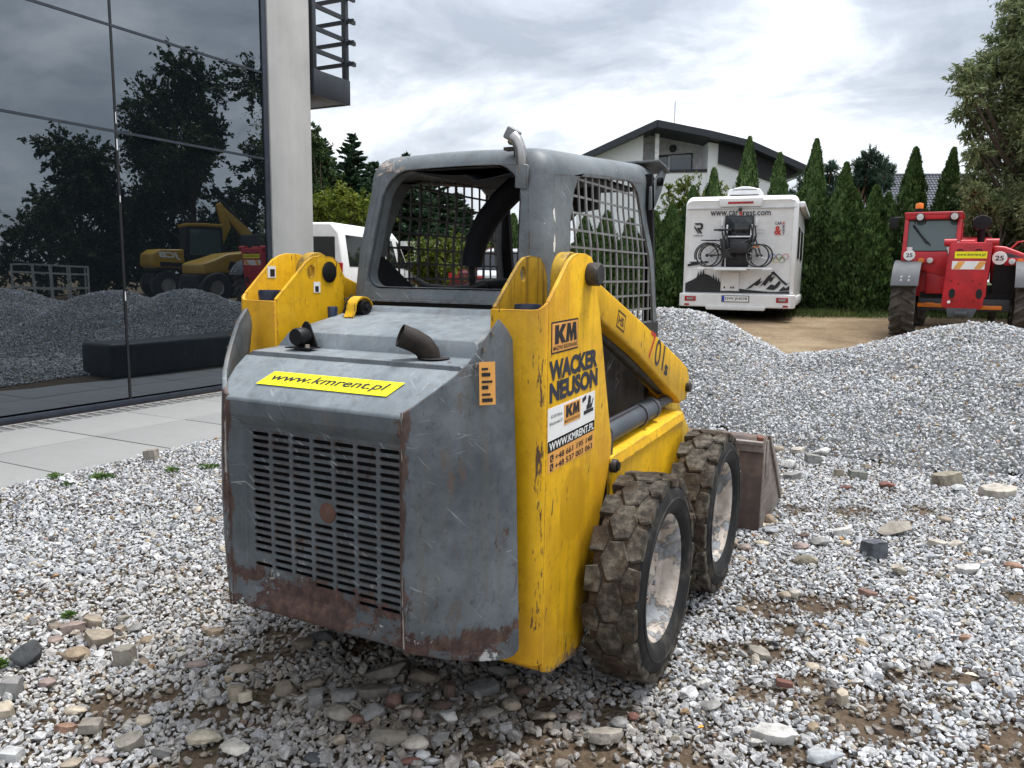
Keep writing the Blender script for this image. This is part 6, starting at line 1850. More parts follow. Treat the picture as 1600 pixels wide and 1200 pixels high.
for i_, (x, y, H) in enumerate(((27.5, 19.5, 4.6), (31, 17.5, 4.8), (34.5, 15.5, 4.4), (24, 22, 5.0))):
    grove('tree', ['low tree mirrored left of the lower dark tree', 'low tree mirrored near the left edge of the glass', 'low tree mirrored at the left frame edge', 'rounded low tree mirrored behind the lower dark tree'][i_], x, y, H, 2.6, 66 + i_, n=9000)

# weeds at the paving edge
def weed(lab, x, y, n, R, seed):
    r = np.random.default_rng(seed)
    z = float(terr(x, y))
    th = r.uniform(0, 2*pi, n); rad = R*r.random(n)**0.7
    c = np.stack([rad*np.cos(th), rad*np.sin(th)*0.7, 0.012 + 0.03*r.random(n)*(1 - rad/R*0.6)], 1)
    d = np.stack([np.cos(th), np.sin(th), 0.5*np.ones(n)], 1) + r.normal(0, 0.3, (n, 3))
    V, F = leaves(c, d, r.uniform(0.02, 0.05, n), r.uniform(0.006, 0.014, n), seed)
    o = mesh_np('weed', V, F, MT['weed']); o.location = (x, y, z)
    tag(o, lab, 'weed', 'weeds in the gravel')
weed('largest tuft of green weed in the gravel below the paving edge', -3.343, 1.668, 150, 0.10, 1)
weed('small green weed between the big tuft and the grille', -3.10, 2.03, 60, 0.06, 2)
weed('green weed in gravel closest to the left side of the machine', -2.99, 2.25, 110, 0.09, 3)
weed('green weed growing against the paving edge', -3.60, 1.50, 70, 0.07, 4)
weed('leafy green weed at the left frame edge under the dark boulder', -1.30, -0.165, 60, 0.04, 5)
weed('tiny green weed above the stone cluster on the left', -1.485, 0.21, 30, 0.03, 6)
weed('thin green weed under the largest tuft', -3.35, 1.43, 40, 0.05, 7)
# fallen leaves
def fallen(lab, x, y, col, L, rot):
    b = MB(); pr = [(-L, 0, 0), (-L*0.4, L*0.30, 0.006), (L*0.3, L*0.26, 0.008), (L, 0, 0.002), (L*0.3, -L*0.26, 0.004), (-L*0.4, -L*0.28, 0.005)]
    b.loft([[(p[0], p[1], p[2]) for p in pr], [(p[0], p[1], p[2] + 0.0012) for p in pr]])
    o = b.build('fallen_leaf', plain('leaf_%s' % ('yellow', 'pale')[L > 0.02], col, 0.7, bump=0.2), None)
    o.location = (x, y, float(terr(x, y)) + 0.026); o.rotation_euler = (0.15, 0.2, rot); tag(o, lab, 'leaf', 'fallen leaves on the gravel')
fallen('yellow fallen leaf on the gravel by the paving edge next to the machine', -3.62, 2.98, (0.65, 0.46, 0.02), 0.035, 0.4)
fallen('pale dry leaf lying on mud in the lower right', 1.754, 1.385, (0.55, 0.48, 0.36), 0.026, 0.5)
fallen('small orange leaf in the mud right of the rear wheel', 0.995, 0.62, (0.6, 0.28, 0.03), 0.014, 1.0)

# grass strip along the hedge
r = np.random.default_rng(5)
n = 26000
ss = 17.6 + 4.6*r.random(n)**1.3; uu = r.uniform(985, 1640, n)
gx_, gy_ = from_sr(ss, (uu - 800)/1226.79*ss)
keep = wav(gx_, gy_, 1.1, 0.3) + r.normal(0, 0.5, n) + (ss - 18.2) > -0.2
gx_, gy_ = gx_[keep], gy_[keep]; n = len(gx_)
hh_ = r.uniform(0.05, 0.20, n)*(0.8 + 0.5*(wav(gx_, gy_, 2.1, 1.2)))
hh_ = np.clip(hh_, 0.03, 0.4)
V, F = leaves(np.stack([gx_, gy_, terr(gx_, gy_) + hh_*0.42 - 0.01], 1), np.stack([r.normal(0, 0.35, n), r.normal(0, 0.35, n), np.ones(n)], 1), hh_, 0.018, 6)
o = mesh_np('grass', V, F, MT['grass'], None, 'stuff'); o['label'] = 'strip of green grass along the thuja hedge'
# lighter scrub left, under the van and behind the fence rail
n = 9000
ss = r.uniform(17, 24, n); uu = r.uniform(420, 1000, n)
gx_, gy_ = from_sr(ss, (uu - 800)/1226.79*ss); hh_ = r.uniform(0.05, 0.22, n)
V, F = leaves(np.stack([gx_, gy_, terr(gx_, gy_) + hh_*0.42 - 0.01], 1), np.stack([r.normal(0, 0.35, n), r.normal(0, 0.35, n), np.ones(n)], 1), hh_, 0.02, 7)
o = mesh_np('grass', V, F, MT['grass'], None, 'stuff'); o['label'] = 'rough grass behind the parked van and cars'
# ------------------------------------------------------------------ houses beyond the hedge
MT['white_wall'] = NT('white_brick')
_t = MT['white_wall']
_br = _t.n('ShaderNodeTexBrick'); _t.l(_t.scaled(_t.co(), (1, 1, 1), (pi/2, 0, 0)), _br.inputs['Vector']); _br.inputs['Scale'].default_value = 5.0
_br.inputs['Color1'].default_value = (0.82, 0.82, 0.82, 1); _br.inputs['Color2'].default_value = (0.77, 0.77, 0.77, 1); _br.inputs['Mortar'].default_value = (0.60, 0.60, 0.60, 1)
MT['white_wall'] = _t.done(_br.outputs['Color'], 0.85)
MT['render_grey'] = plain('grey_render', (0.52, 0.52, 0.53), 0.85)
MT['roof_dark'] = plain('dark_roof_sheet', (0.020, 0.023, 0.030), 0.5, var=0.2)
MT['clad'] = plain('black_cladding', (0.013, 0.014, 0.018), 0.6, var=0.2)
MT['white_plastic'] = plain('white_plastic', (0.75, 0.75, 0.75), 0.5)
hx, hy, hz0 = at_sr(1010, 42)
g_ = top_z(1010, 420, 42)
HS = thing('house', 'white brick house with dark gable roof and a recessed balcony above the hedge', 'house', (hx, hy, 0), -0.03 + math.atan2(RH[1], RH[0]) - 0.0)
K = 42/1226.79
def hx_(u): return (u - 1010)*K
def hz2(v): return top_z(1010, v, 42.0)
# main walls (front plane y=0, house goes away from the viewer)
def hpoly(pts, y0, y1, name, mat, parent=HS, bevel=0):
    b = MB(); b.prism([(hx_(u), hz2(v)) for u, v in pts], 'y', y0, y1); return b.build(name, mat, parent, smooth=0, bevel=bevel)
hpoly([(905, 420), (905, 254), (953, 222), (994, 209), (994, 420)], 0.05, 7, 'wall', MT['white_wall'])
hpoly([(994, 420), (994, 268), (1092, 268), (1092, 420)], 0.05, 7, 'wall', MT['white_wall'])
hpoly([(1092, 420), (1092, 221), (1107, 224), (1107, 420)], 0.0, 7, 'wall', MT['white_wall'])
hpoly([(1107, 420), (1107, 252), (1192, 284), (1192, 420)], 0.05, 7, 'wall', MT['white_wall'])
hpoly([(994, 270), (994, 205), (1010, 200), (1092, 218), (1092, 270)], 1.6, 7, 'balcony_wall', MT['render_grey'])
hpoly([(1107, 254), (1107, 222), (1150, 228), (1234, 264), (1196, 284), (1190, 282)], -0.10, 0.02, 'cladding_panel', MT['clad'])
hpoly([(1012, 268), (1012, 208), (1018, 209), (1018, 268)], 0.06, 0.26, 'balcony_column', MT['white_plastic'])
hpoly([(994, 270), (994, 266), (1092, 263), (1092, 268)], 0.0, 0.10, 'balcony_sill', MT['clad'])
wn = hpoly([(1020, 271), (1020, 236), (1077, 231), (1077, 267)], 1.50, 1.58, 'window', MT['clad'])
for (a, b_, c, d) in ((1022, 1038, 238, 268), (1043, 1075, 234, 265)):
    hpoly([(a, d + 1), (a, c + 1.5), (b_, c), (b_, d - 0.5)], 1.46, 1.50, 'pane', MT['house_glass'], wn)
    f = MB(); 
hpoly([(1038.5, 268), (1038.5, 237), (1042.5, 236.5), (1042.5, 267)], 1.44, 1.50, 'window_frame', MT['render_grey'], wn)
b = MB(); b.lathe([(0, -0.1), (0.18, -0.08), (0.2, 0.1), (0, 0.12)], (hx_(1046), 1.45, hz2(224)), 'y', 12); b.build('wall_lamp', MT['clad'], HS)
# roof: two slopes with deep verges, butted at the ridge
for pts in ([(893, 259), (893, 250), (1009.6, 192), (1009.6, 203)], [(1010.4, 203), (1010.4, 192), (1090, 208), (1148, 222), (1240, 263), (1238, 272), (1146, 232), (1088, 218)]):
    hpoly(pts, -0.9, 8.0, 'roof', MT['roof_dark'])
b = MB(); b.tube([(hx_(1240), -0.3, hz2(268)), (hx_(1222), -0.1, hz2(277)), (hx_(1200), 0.0, hz2(283))], 0.05, 8); b.build('downpipe', MT['render_grey'], HS)
b = MB(); b.cyl((hx_(1049), 2.0, hz2(205)), (hx_(1049), 2.0, hz2(145)), 0.025, 6); b.build('antenna_mast', MT['render_grey'], HS)

# second house: only its tiled roof shows
MT['tile'] = plain('blue_grey_tile', (0.060, 0.064, 0.085), 0.45, var=0.25, scale=3)
x2, y2, z2 = at_sr(1395, 55)
H2 = thing('house', 'house with a large blue grey tiled roof behind the thujas', 'house', (x2, y2, 0), math.atan2(RH[1], RH[0]) - 0.12)
K2 = 55/1226.79
w2 = 11.5; zb, zt = CAM.z + (437.6 - 345)*K2, CAM.z + (437.6 - 268)*K2
x0_, x1_ = (1300 - 1395)*K2, (1530 - 1395)*K2
MB().bx(x0_ + 0.6, x1_ - 0.6, 0.8, 8, 0.0, zb + 0.15).build('wall', MT['white_wall'], H2)
base = MB(); base.add([(x0_, 0, zb - 0.05), (x1_, 0, zb - 0.05), (x1_, 4.6, zt - 0.05), (x0_ + 2.2, 4.6, zt - 0.05), (x0_, 9.2, zb - 0.05), (x1_, 9.2, zb - 0.05)], [(0, 1, 2, 3), (3, 2, 5, 4), (0, 3, 4)])
rf2 = base.build('roof', MT['tile'], H2, smooth=0)
# rows of pantiles on the slope facing the yard: one joined mesh of separate waves
V = []; F = []
rows, cols = 17, 46
for i in range(rows):
    f0, f1 = i/rows, (i + 1.12)/rows
    for j in range(cols):
        xa = x0_ + (x1_ - x0_)*j/cols; xb = x0_ + (x1_ - x0_)*(j + 0.97)/cols
        if xa < x0_ + 2.2*f1: continue
        b0 = len(V)
        for ff, lift in ((f0, 0.075), (f1, 0.02)):
            yy, zz_ = 4.6*ff, zb + (zt - zb)*ff
            for q in range(5):
                t_ = q/4
                V.append((xa + (xb - xa)*t_, yy - lift*0.55, zz_ + lift*0.8 + 0.055*sin(pi*t_)))
        for q in range(4): F.append((b0 + q, b0 + q + 1, b0 + q + 6, b0 + q + 5))
me = bpy.data.meshes.new('roof_tiles'); me.from_pydata(V, [], F); me.materials.append(MT['tile'])
link_mesh('roof_tiles', me, rf2, 'stuff')
MB().tube([(x0_ + 2.2, 4.6, zt + 0.06), (x1_, 4.6, zt + 0.06)], 0.12, 8).build('ridge', MT['tile'], H2)

# white rail fence far behind, seen through the cab
fx, fy, fz = at_sr(668, 26)
RA = thing('white_rail', 'white horizontal rail fence seen through the cab behind the van', 'fence', (fx, fy, fz), 0.478)
MB().bx(-3.2, 2.4, -0.05, 0.05, 1.35, 1.50).build('rail', MT['white_plastic'], RA)
for xx in (-3.1, -0.4, 2.3): MB().bx(xx - 0.05, xx + 0.05, -0.04, 0.04, -0.1, 1.35).build('post', MT['white_plastic'], RA)
# ------------------------------------------------------------------ vehicles in the background
MT['rv_white'] = plain('motorhome_white', (0.72, 0.72, 0.715), 0.35, var=0.05)
MT['van_white'] = plain('van_white', (0.74, 0.74, 0.74), 0.3, var=0.04)
MT['lamp_red'] = plain('red_lamp', (0.35, 0.012, 0.012), 0.25)
MT['lamp_orange'] = plain('orange_lamp', (0.75, 0.20, 0.01), 0.3)
MT['lamp_clear'] = plain('clear_lamp', (0.55, 0.56, 0.55), 0.2)
MT['tyre_bg'] = plain('road_tyre', (0.018, 0.018, 0.018), 0.8)
MT['steel_bg'] = plain('wheel_steel', (0.30, 0.30, 0.31), 0.4, 0.6)
MT['under'] = plain('underbody', (0.012, 0.012, 0.013), 0.9)
MT['plate'] = plain('number_plate', (0.75, 0.75, 0.72), 0.5, var=0.03)
MT['eu_blue'] = plain('plate_blue', (0.01, 0.04, 0.35), 0.5)
MT['th_red'] = plain('telehandler_red', (0.42, 0.010, 0.018), 0.4, var=0.22, scale=4)
MT['th_grey'] = plain('fender_grey', (0.055, 0.060, 0.068), 0.6)
MT['th_tyre'] = plain('dusty_tyre', (0.075, 0.065, 0.056), 0.9, var=0.45, scale=9)
MT['bike_black'] = plain('bike_black', (0.012, 0.012, 0.014), 0.4)
MT['bike_rim'] = plain('bike_rim', (0.45, 0.45, 0.46), 0.35, 0.6)
def simple_wheel(parent, loc, R, w, ax='x', rimR=0.62):
    x, y, z = loc
    b = MB(); b.lathe([(R*rimR, -w/2), (R*0.93, -w/2), (R, -w/2*0.75), (R, w/2*0.75), (R*0.93, w/2), (R*rimR, w/2)], loc, ax, 28)
    wh = b.build('wheel', MT['tyre_bg'], parent, smooth=40)
    c = MB(); c.lathe([(R*rimR, w/2*0.95), (R*rimR*0.85, w/2*0.7), (R*rimR*0.4, w/2*0.8), (0, w/2*0.85)], loc, ax, 20); c.lathe([(R*rimR, -w/2*0.95), (R*rimR*0.85, -w/2*0.7), (0, -w/2*0.8)], loc, ax, 20)
    c.build('rim', MT['steel_bg'], wh, smooth=40)
    return wh

# motorhome, rear towards the viewer -----------------------------------------------------------------
mx, my, mz = at_sr(1146, 17.0)
RV = thing('motorhome', 'white motorhome with mountain graphics and a bicycle rack, parked rear to the yard', 'motorhome', (mx, my, mz + 0.0), 0.096)
b = MB()
def rvring(y, x, z0, z1, r):
    P = []
    for (cx, cz, a0) in ((x - r, z1 - r, 0), (-x + r, z1 - r, pi/2), (-x + r*0.4, z0 + r*0.4, pi), (x - r*0.4, z0 + r*0.4, 1.5*pi)):
        rr_ = r if cz > 1 else r*0.4
        for k in range(5):
            a = a0 + (pi/2)*k/4; P.append((cx + rr_*cos(a), y, cz + rr_*sin(a)))
    return P
b.loft([rvring(0.02, 1.10, 0.55, 2.48, 0.12), rvring(0.0, 1.13, 0.52, 2.52, 0.13), rvring(0.06, 1.15, 0.50, 2.58, 0.14), rvring(0.20, 1.155, 0.48, 2.62, 0.14), rvring(4.6, 1.155, 0.42, 2.66, 0.14), rvring(6.2, 1.12, 0.95, 2.76, 0.2), rvring(6.6, 1.05, 1.3, 2.55, 0.2)])
rvb = b.build('body', MT['rv_white'], RV, smooth=40)
b = MB(); b.loft([[(-1.0, 5.9, 0.45), (1.0, 5.9, 0.45), (1.0, 5.9, 2.2), (-1.0, 5.9, 2.2)], [(-1.0, 7.0, 0.45), (1.0, 7.0, 0.45), (1.0, 6.7, 1.7), (-1.0, 6.7, 1.7)], [(-0.9, 7.6, 0.5), (0.9, 7.6, 0.5), (0.9, 7.4, 1.05), (-0.9, 7.4, 1.05)]]); b.build('driver_cab', MT['rv_white'], RV, bevel=0.05)
# pressed upper cap with brake lamp
b = MB(); b.prism([(-0.42, 2.38), (0.42, 2.38), (0.46, 2.56), (-0.46, 2.56)], 'y', -0.035, 0.05); cp = b.build('upper_spoiler', MT['rv_white'], rvb, bevel=0.02)
b = MB(); b.bx(-0.26, 0.26, -0.045, -0.02, 2.44, 2.485); b.build('brake_lamp', MT['lamp_red'], cp)
b = MB(); b.bx(-1.14, 1.14, -0.012, 0.03, 2.345, 2.36); b.build('seam', MT['render_grey'], rvb)
b = MB(); b.box((0.0, -0.06, 2.32), (0.07, 0.08, 0.07)); b.build('camera_housing', MT['bike_black'], rvb, bevel=0.01)
# rear bumper
b = MB()
b.loft([[(-1.20, 0.25, z), (-1.20, -0.06, z), (-1.12, -0.14, z), (1.12, -0.14, z), (1.20, -0.06, z), (1.20, 0.25, z)] for z in (0.26, 0.30, 0.50, 0.545)], True, True)
bu = b.build('bumper', MT['rv_white'], RV, bevel=0.02, seg=3)
b = MB(); b.prism([(-0.60, 0.20), (0.60, 0.20), (0.64, 0.30), (-0.64, 0.30)], 'y', -0.16, 0.1); b.build('bumper_step', MT['rv_white'], bu, bevel=0.015)
for s in (-1, 1):
    b = MB(); b.bx(s*0.95 - 0.12, s*0.95 + 0.12, -0.155, -0.13, 0.38, 0.485); lm = b.build('tail_lamp', MT['lamp_red'], bu, bevel=0.008)
    b = MB(); b.bx(s*0.95 - 0.07, s*0.95 + 0.07, -0.160, -0.150, 0.41, 0.455); b.build('lamp_lens', MT['lamp_clear'], lm) if False else b.build('reflector_field', MT['steel_bg'], bu)
    b = MB(); b.bx(s*1.02 - 0.05, s*1.02 + 0.05, -0.150, -0.13, 0.285, 0.325); b.build('reflector', MT['lamp_red'], bu)
b = MB(); b.bx(-0.27, 0.27, -0.152, -0.138, 0.385, 0.50); np_ = b.build('number_plate', MT['plate'], bu)
b = MB(); b.bx(-0.27, -0.225, -0.156, -0.1525, 0.388, 0.497); b.build('plate_band', MT['eu_blue'], bu)
b = MB(); b.bx(-0.285, 0.285, -0.150, -0.137, 0.372, 0.513); b.build('plate_frame', MT['bike_black'], bu)
text_part('lettering', 'DW JNS78', MT['black_print'], bu, (-0.205, -0.1535, 0.408), (1, 0, 0), (0, 0, 1), 0.45, 0.068, bold=0.01)
# window, hatch, graphics on the rear wall
b = MB(); b.bx(-0.28, 0.26, -0.018, 0.02, 1.72, 2.17); rw = b.build('rear_window', MT['veh_glass'], rvb, bevel=0.015)
b = MB(); b.bx(-0.31, 0.29, -0.010, 0.02, 1.69, 2.20); b.build('window_frame', MT['bike_black'], rvb, bevel=0.02)
for sx_ in (-0.36, 0.34):
    b = MB(); b.bx(sx_ - 0.02, sx_ + 0.02, -0.05, 0.02, 1.98, 2.13); b.build('rack_bracket', MT['rv_white'], rvb, bevel=0.008)
b = MB(); b.bx(-0.32, 0.04, -0.012, 0.02, 0.62, 1.00); ht = b.build('service_hatch', MT['rv_white'], rvb, bevel=0.006)
b = MB(); b.bx(-0.335, 0.055, -0.007, 0.02, 0.605, 1.015); b.build('hatch_seal', MT['render_grey'], rvb)
for xx in (-0.27, -0.13, -0.08):
    b = MB(); b.bx(xx, xx + 0.03, -0.018, -0.012, 0.66, 0.70); b.build('hatch_lock', MT['bike_black'], ht)
YB = -0.0035
def rtext(tx, mat, x, z, w, h, bold=0.01, **k): return text_part('lettering', tx, mat, rvb, (x, YB, z), (1, 0, 0), (0, 0, 1), w, h, bold=bold, **k)
rtext('www.car', MT['black_print'], -0.62, 2.195, 0.58, 0.105); rtext('4', MT['red_print'], -0.03, 2.185, 0.075, 0.125, 0.03); rtext('rest.com', MT['black_print'], 0.055, 2.195, 0.56, 0.105)
rtext('CAR', MT['black_print'], 0.71, 2.00, 0.14, 0.06, 0.02); rtext('R', MT['red_print'], 0.865, 2.00, 0.055, 0.06, 0.02)
rtext('E', MT['black_print'], 0.868, 1.93, 0.045, 0.055, 0.02); rtext('S', MT['black_print'], 0.868, 1.86, 0.045, 0.055, 0.02); rtext('T', MT['black_print'], 0.868, 1.79, 0.045, 0.055, 0.02); rtext('&', MT['red_print'], 0.71, 1.79, 0.14, 0.18, 0.03)
# slanted R emblem
b = MB()
for pl in ([(-0.95, 2.05), (-0.80, 2.05), (-0.765, 2.02), (-0.765, 1.94), (-0.80, 1.91), (-0.83, 1.91), (-0.77, 1.83), (-0.82, 1.83), (-0.905, 1.95), (-0.825, 1.95), (-0.812, 1.965), (-0.812, 2.0), (-0.825, 2.012), (-0.925, 2.012)], [(-0.95, 2.00), (-0.95, 1.945), (-0.865, 1.83), (-0.835, 1.83)]):
    b.prism(pl, 'y', YB - 0.001, YB + 0.001)
b.build('emblem', MT['black_print'], rvb, smooth=0)
rtext('RIMOR', MT['black_print'], -0.955, 1.765, 0.20, 0.03, 0.01)
for k, (cx, cz, cl) in enumerate(((0.70, 1.34, (0.02, 0.10, 0.42)), (0.83, 1.34, (0.01, 0.01, 0.01)), (0.96, 1.34, (0.5, 0.02, 0.02)), (0.765, 1.275, (0.6, 0.42, 0.02)), (0.895, 1.275, (0.02, 0.25, 0.06)))):
    b = MB(); b.lathe([(0.050, YB), (0.050, YB - 0.001 - 0.0004*k), (0.061, YB - 0.001 - 0.0004*k), (0.061, YB)], (cx, 0, cz), 'y', 28); b.build('ring_print', plain('ring_print_%d' % k, cl, 0.5), rvb)
rg_ = random.Random(4)
hills = [(-1.09, 0.57), (1.09, 0.57), (1.09, 0.62), (0.7, 0.60), (0.2, 0.64), (-0.25, 0.70), (-0.33, 0.78)]
xk = -0.36
while xk > -1.06:
    base_z = 0.76 + 0.20*math.exp(-((xk + 0.68)/0.26)**2)
    if rg_.random() < 0.45:
        hgt = rg_.uniform(0.08, 0.16); hills += [(xk, base_z), (xk - 0.022, base_z + hgt), (xk - 0.044, base_z)]
    else: hills += [(xk, base_z)]
    xk -= 0.055
hills += [(-1.09, 0.76)]
b = MB(); b.prism(hills, 'y', YB - 0.001, YB + 0.001); b.build('forest_print', MT['black_print'], rvb, smooth=0)
mt_print = [[(0.18, 0.64), (0.40, 0.82), (0.50, 0.90), (0.47, 0.80), (0.55, 0.84), (0.42, 0.72), (0.36, 0.74), (0.30, 0.68)],
            [(0.46, 0.68), (0.62, 0.92), (0.74, 1.02), (0.70, 0.90), (0.78, 0.94), (0.70, 0.80), (0.66, 0.84), (0.58, 0.72), (0.54, 0.76)],
            [(0.60, 0.66), (0.70, 0.76), (0.78, 0.74), (0.86, 0.84), (0.90, 0.80), (0.84, 0.70), (0.76, 0.64)],
            [(0.68, 1.00), (0.74, 1.04), (0.80, 0.98), (0.92, 0.86), (1.02, 0.78), (1.07, 0.80), (1.00, 0.74), (0.90, 0.82), (0.80, 0.93)],
            [(0.86, 0.62), (0.95, 0.72), (1.0, 0.68), (1.07, 0.74), (1.08, 0.64)]]
b = MB()
for pl in mt_print: b.prism(pl, 'y', YB - 0.001, YB + 0.001)
b.build('mountain_print', MT['black_print'], rvb, smooth=0)
b = MB(); b.prism([(-1.06, 1.12), (-0.62, 1.20), (-0.60, 1.24), (-1.04, 1.22), (-0.98, 1.19), (-1.06, 1.17)], 'y', YB - 0.001, YB + 0.001); b.build('wedge_print', MT['black_print'], rvb, smooth=0)
for zz_ in (1.90, 1.83):
    b = MB(); b.bx(0.30, 0.50, -0.010, 0.0, zz_, zz_ + 0.012); b.build('trim_line', MT['render_grey'], rvb)
# side fittings
b = MB(); b.bx(1.155, 1.27, 0.4, 4.6, 2.38, 2.50); b.build('awning', MT['rv_white'], RV, bevel=0.03, seg=3)
for y0, y1 in ((0.7, 1.5), (2.2, 3.3), (4.2, 4.9)):
    b = MB(); b.bx(1.150, 1.168, y0, y1, 1.32, 2.0); b.build('side_window', MT['veh_glass'], RV, bevel=0.01)
b = MB(); b.bx(1.150, 1.164, 3.5, 4.1, 0.55, 2.2); b.build('door', MT['rv_white'], RV, bevel=0.01)
b = MB(); b.bx(1.150, 1.20, 0.5, 5.5, 0.30, 0.50); b.build('side_skirt', MT['rv_white'], RV, bevel=0.02)
b = MB(); b.bx(1.06, 1.165, -0.01, 0.12, 0.56, 2.45); b.build('corner_trim', MT['rv_white'], RV, bevel=0.03)
b = MB(); b.bx(1.25, 1.42, 6.6, 6.75, 1.25, 1.62); b.bx(1.0, 1.26, 6.65, 6.70, 1.4, 1.44); b.build('wing_mirror', MT['bike_black'], RV, bevel=0.03)
b = MB(); b.prism([(-0.38, 2.62), (0.36, 2.62), (0.34, 2.80), (0.10, 2.86), (-0.06, 2.87), (-0.34, 2.80)], 'y', 0.6, 1.4); b.build('roof_box', MT['rv_white'], RV, bevel=0.03, seg=3)
b = MB(); b.bx(-0.30, 0.30, 0.585, 0.605, 2.665, 2.685); b.bx(-0.26, 0.26, 0.59, 0.605, 2.79, 2.80); b.build('roof_box_slot', MT['bike_black'], RV)
for s in (-1, 1):
    simple_wheel(RV, (s*0.92, 1.75, 0.34), 0.34, 0.22); simple_wheel(RV, (s*0.92, 5.9, 0.34), 0.34, 0.22)
MB().bx(-0.95, 0.95, 0.3, 6.5, 0.20, 0.46).build('underbody', MT['under'], RV)
# bicycle carrier
b = MB()
b.bx(-0.78, 0.74, -0.20, -0.14, 1.075, 1.105); b.bx(-0.78, 0.74, -0.38, -0.32, 1.075, 1.105)
b.bx(-0.44, 0.22, -0.44, -0.01, 1.045, 1.075)
b.tube([(-0.25, -0.03, 2.0), (-0.25, -0.12, 1.75), (-0.25, -0.12, 1.05)], 0.018, 8); b.tube([(0.25, -0.03, 2.0), (0.25, -0.12, 1.75), (0.25, -0.12, 1.05)], 0.018, 8); b.tube([(-0.25, -0.12, 1.75), (0.25, -0.12, 1.75)], 0.018, 8)
for xx in (-0.74, 0.62): b.bx(xx - 0.08, xx + 0.10, -0.42, -0.12, 1.055, 1.085)
cr_ = b.build('bicycle_carrier', MT['rv_white'], RV, smooth=40)
b = MB(); b.prism([(-0.34, 1.12), (0.24, 1.12), (0.30, 1.30), (0.20, 1.70), (-0.20, 1.72), (-0.30, 1.30)], 'y', -0.13, -0.05); b.build('black_cover', MT['bike_black'], cr_, bevel=0.03)

def bicycle(lab, y, flip, group):
    bk = thing('bicycle', lab, 'bicycle', (0, 0, 0), 0.096, group)
    R = 0.245
    for nm, cx in (('wheel', -0.60), ('wheel', 0.42)):
        w_ = MB(); w_.lathe([(R - 0.030, -0.012), (R - 0.008, -0.022), (R, 0.0), (R - 0.008, 0.022), (R - 0.030, 0.012)], (cx, 0, R), 'y', 36)
        wo = w_.build(nm, MT['tyre_bg'], bk, smooth=50)
        w_ = MB(); w_.lathe([(R - 0.034, -0.011), (R - 0.022, -0.012), (R - 0.022, 0.012), (R - 0.034, 0.011)], (cx, 0, R), 'y', 36); w_.build('rim', MT['bike_rim'], wo, smooth=50)
        w_ = MB()
        for k in range(12):
            a = 2*pi*k/12; w_.tube([(cx + 0.03*cos(a), 0, R + 0.03*sin(a)), (cx + (R-0.03)*cos(a + 0.2), 0, R + (R-0.03)*sin(a + 0.2))], 0.0022, 4, False)
        w_.build('spoke', MT['bike_rim'], wo)
        w_ = MB(); w_.lathe([(0.0, -0.04), (0.035, -0.04), (0.035, 0.04), (0.0, 0.04)], (cx, 0, R), 'y', 12); w_.build('hub', MT['bike_black'], wo)
        m = MB(); pts_ = [(cx + (R + 0.018)*cos(a), 0, R + (R + 0.018)*sin(a)) for a in [radians(200 - 14*k) for k in range(12)]]
        if cx < 0: m.tube(pts_, 0.014, 6, True); m.build('mudguard', MT['bike_black'], bk, smooth=50)
    f = MB()
    bb_ = (-0.20, 0, 0.27)
    f.tube([(-0.60, 0.03, R), bb_], 0.012, 6); f.tube([(-0.60, 0.03, R), (-0.27, 0, 0.52)], 0.010, 6)
    f.tube([bb_, (-0.31, 0, 0.72)], 0.018, 8); f.tube([(-0.22, 0, 0.33), (0.28, 0, 0.58)], 0.030, 8)
    f.tube([(0.25, 0, 0.52), (0.30, 0, 0.66)], 0.024, 8); f.tube([(0.29, 0, 0.60), (0.42, 0.03, R)], 0.016, 6); f.tube([(0.29, 0, 0.60), (0.42, -0.03, R)], 0.016, 6)
    f.build('frame', MT['bike_black'], bk, smooth=50)
    f = MB(); f.tube([(-0.31, 0, 0.72), (-0.325, 0, 0.76)], 0.014, 6); f.loft([[(-0.48, -0.07, 0.755), (-0.48, 0.07, 0.755), (-0.48, 0.06, 0.79), (-0.48, -0.06, 0.79)], [(-0.34, -0.05, 0.76), (-0.34, 0.05, 0.76), (-0.34, 0.04, 0.80), (-0.34, -0.04, 0.80)], [(-0.20, -0.02, 0.77), (-0.20, 0.02, 0.77), (-0.20, 0.015, 0.80), (-0.20, -0.015, 0.80)]]); f.build('saddle', MT['bike_black'], bk, bevel=0.006)
    f = MB(); f.tube([(0.30, 0, 0.66), (0.27, 0, 0.86)], 0.014, 8); f.tube([(0.24, -0.26, 0.89), (0.27, 0, 0.86), (0.24, 0.26, 0.89)], 0.012, 8); f.build('handlebar', MT['bike_black'], bk, smooth=50)
    f = MB(); f.lathe([(0.0, -0.05), (0.085, -0.048), (0.085, -0.040), (0.0, -0.038)], bb_, 'y', 20); f.tube([(-0.20, -0.06, 0.27), (-0.09, -0.06, 0.20)], 0.010, 6); f.bx(-0.13, -0.05, -0.11, -0.06, 0.185, 0.205); f.build('crank', MT['bike_black'], bk, smooth=40)
    f = MB(); f.box((-0.28, 0, 0.45), (0.09, 0.09, 0.30), (0, -0.22, 0)); f.bx(-0.74, -0.42, -0.05, 0.05, 0.55, 0.57); f.box((0.05, 0, 0.40), (0.36, 0.16, 0.22)); f.build('battery_and_bag', MT['bike_black'], bk, bevel=0.02)
    f = MB(); f.box((0.36, -0.03, 0.42), (0.035, 0.02, 0.03)); f.build('front_reflector', MT['lamp_orange'], bk)
    loc = Vector((0.0 if y < -0.3 else 0.06, y, 1.107))
    Rm = Matrix.Rotation(0.096, 3, 'Z')
    bk.location = Vector((mx, my, mz)) + Rm @ loc
    bk.rotation_euler = (0, 0, 0.096 + (pi if flip else 0))
    return bk
bicycle('black folding bicycle nearest the viewer on the motorhome rack, saddle on the left', -0.35, False, 'bicycles on the motorhome rack')
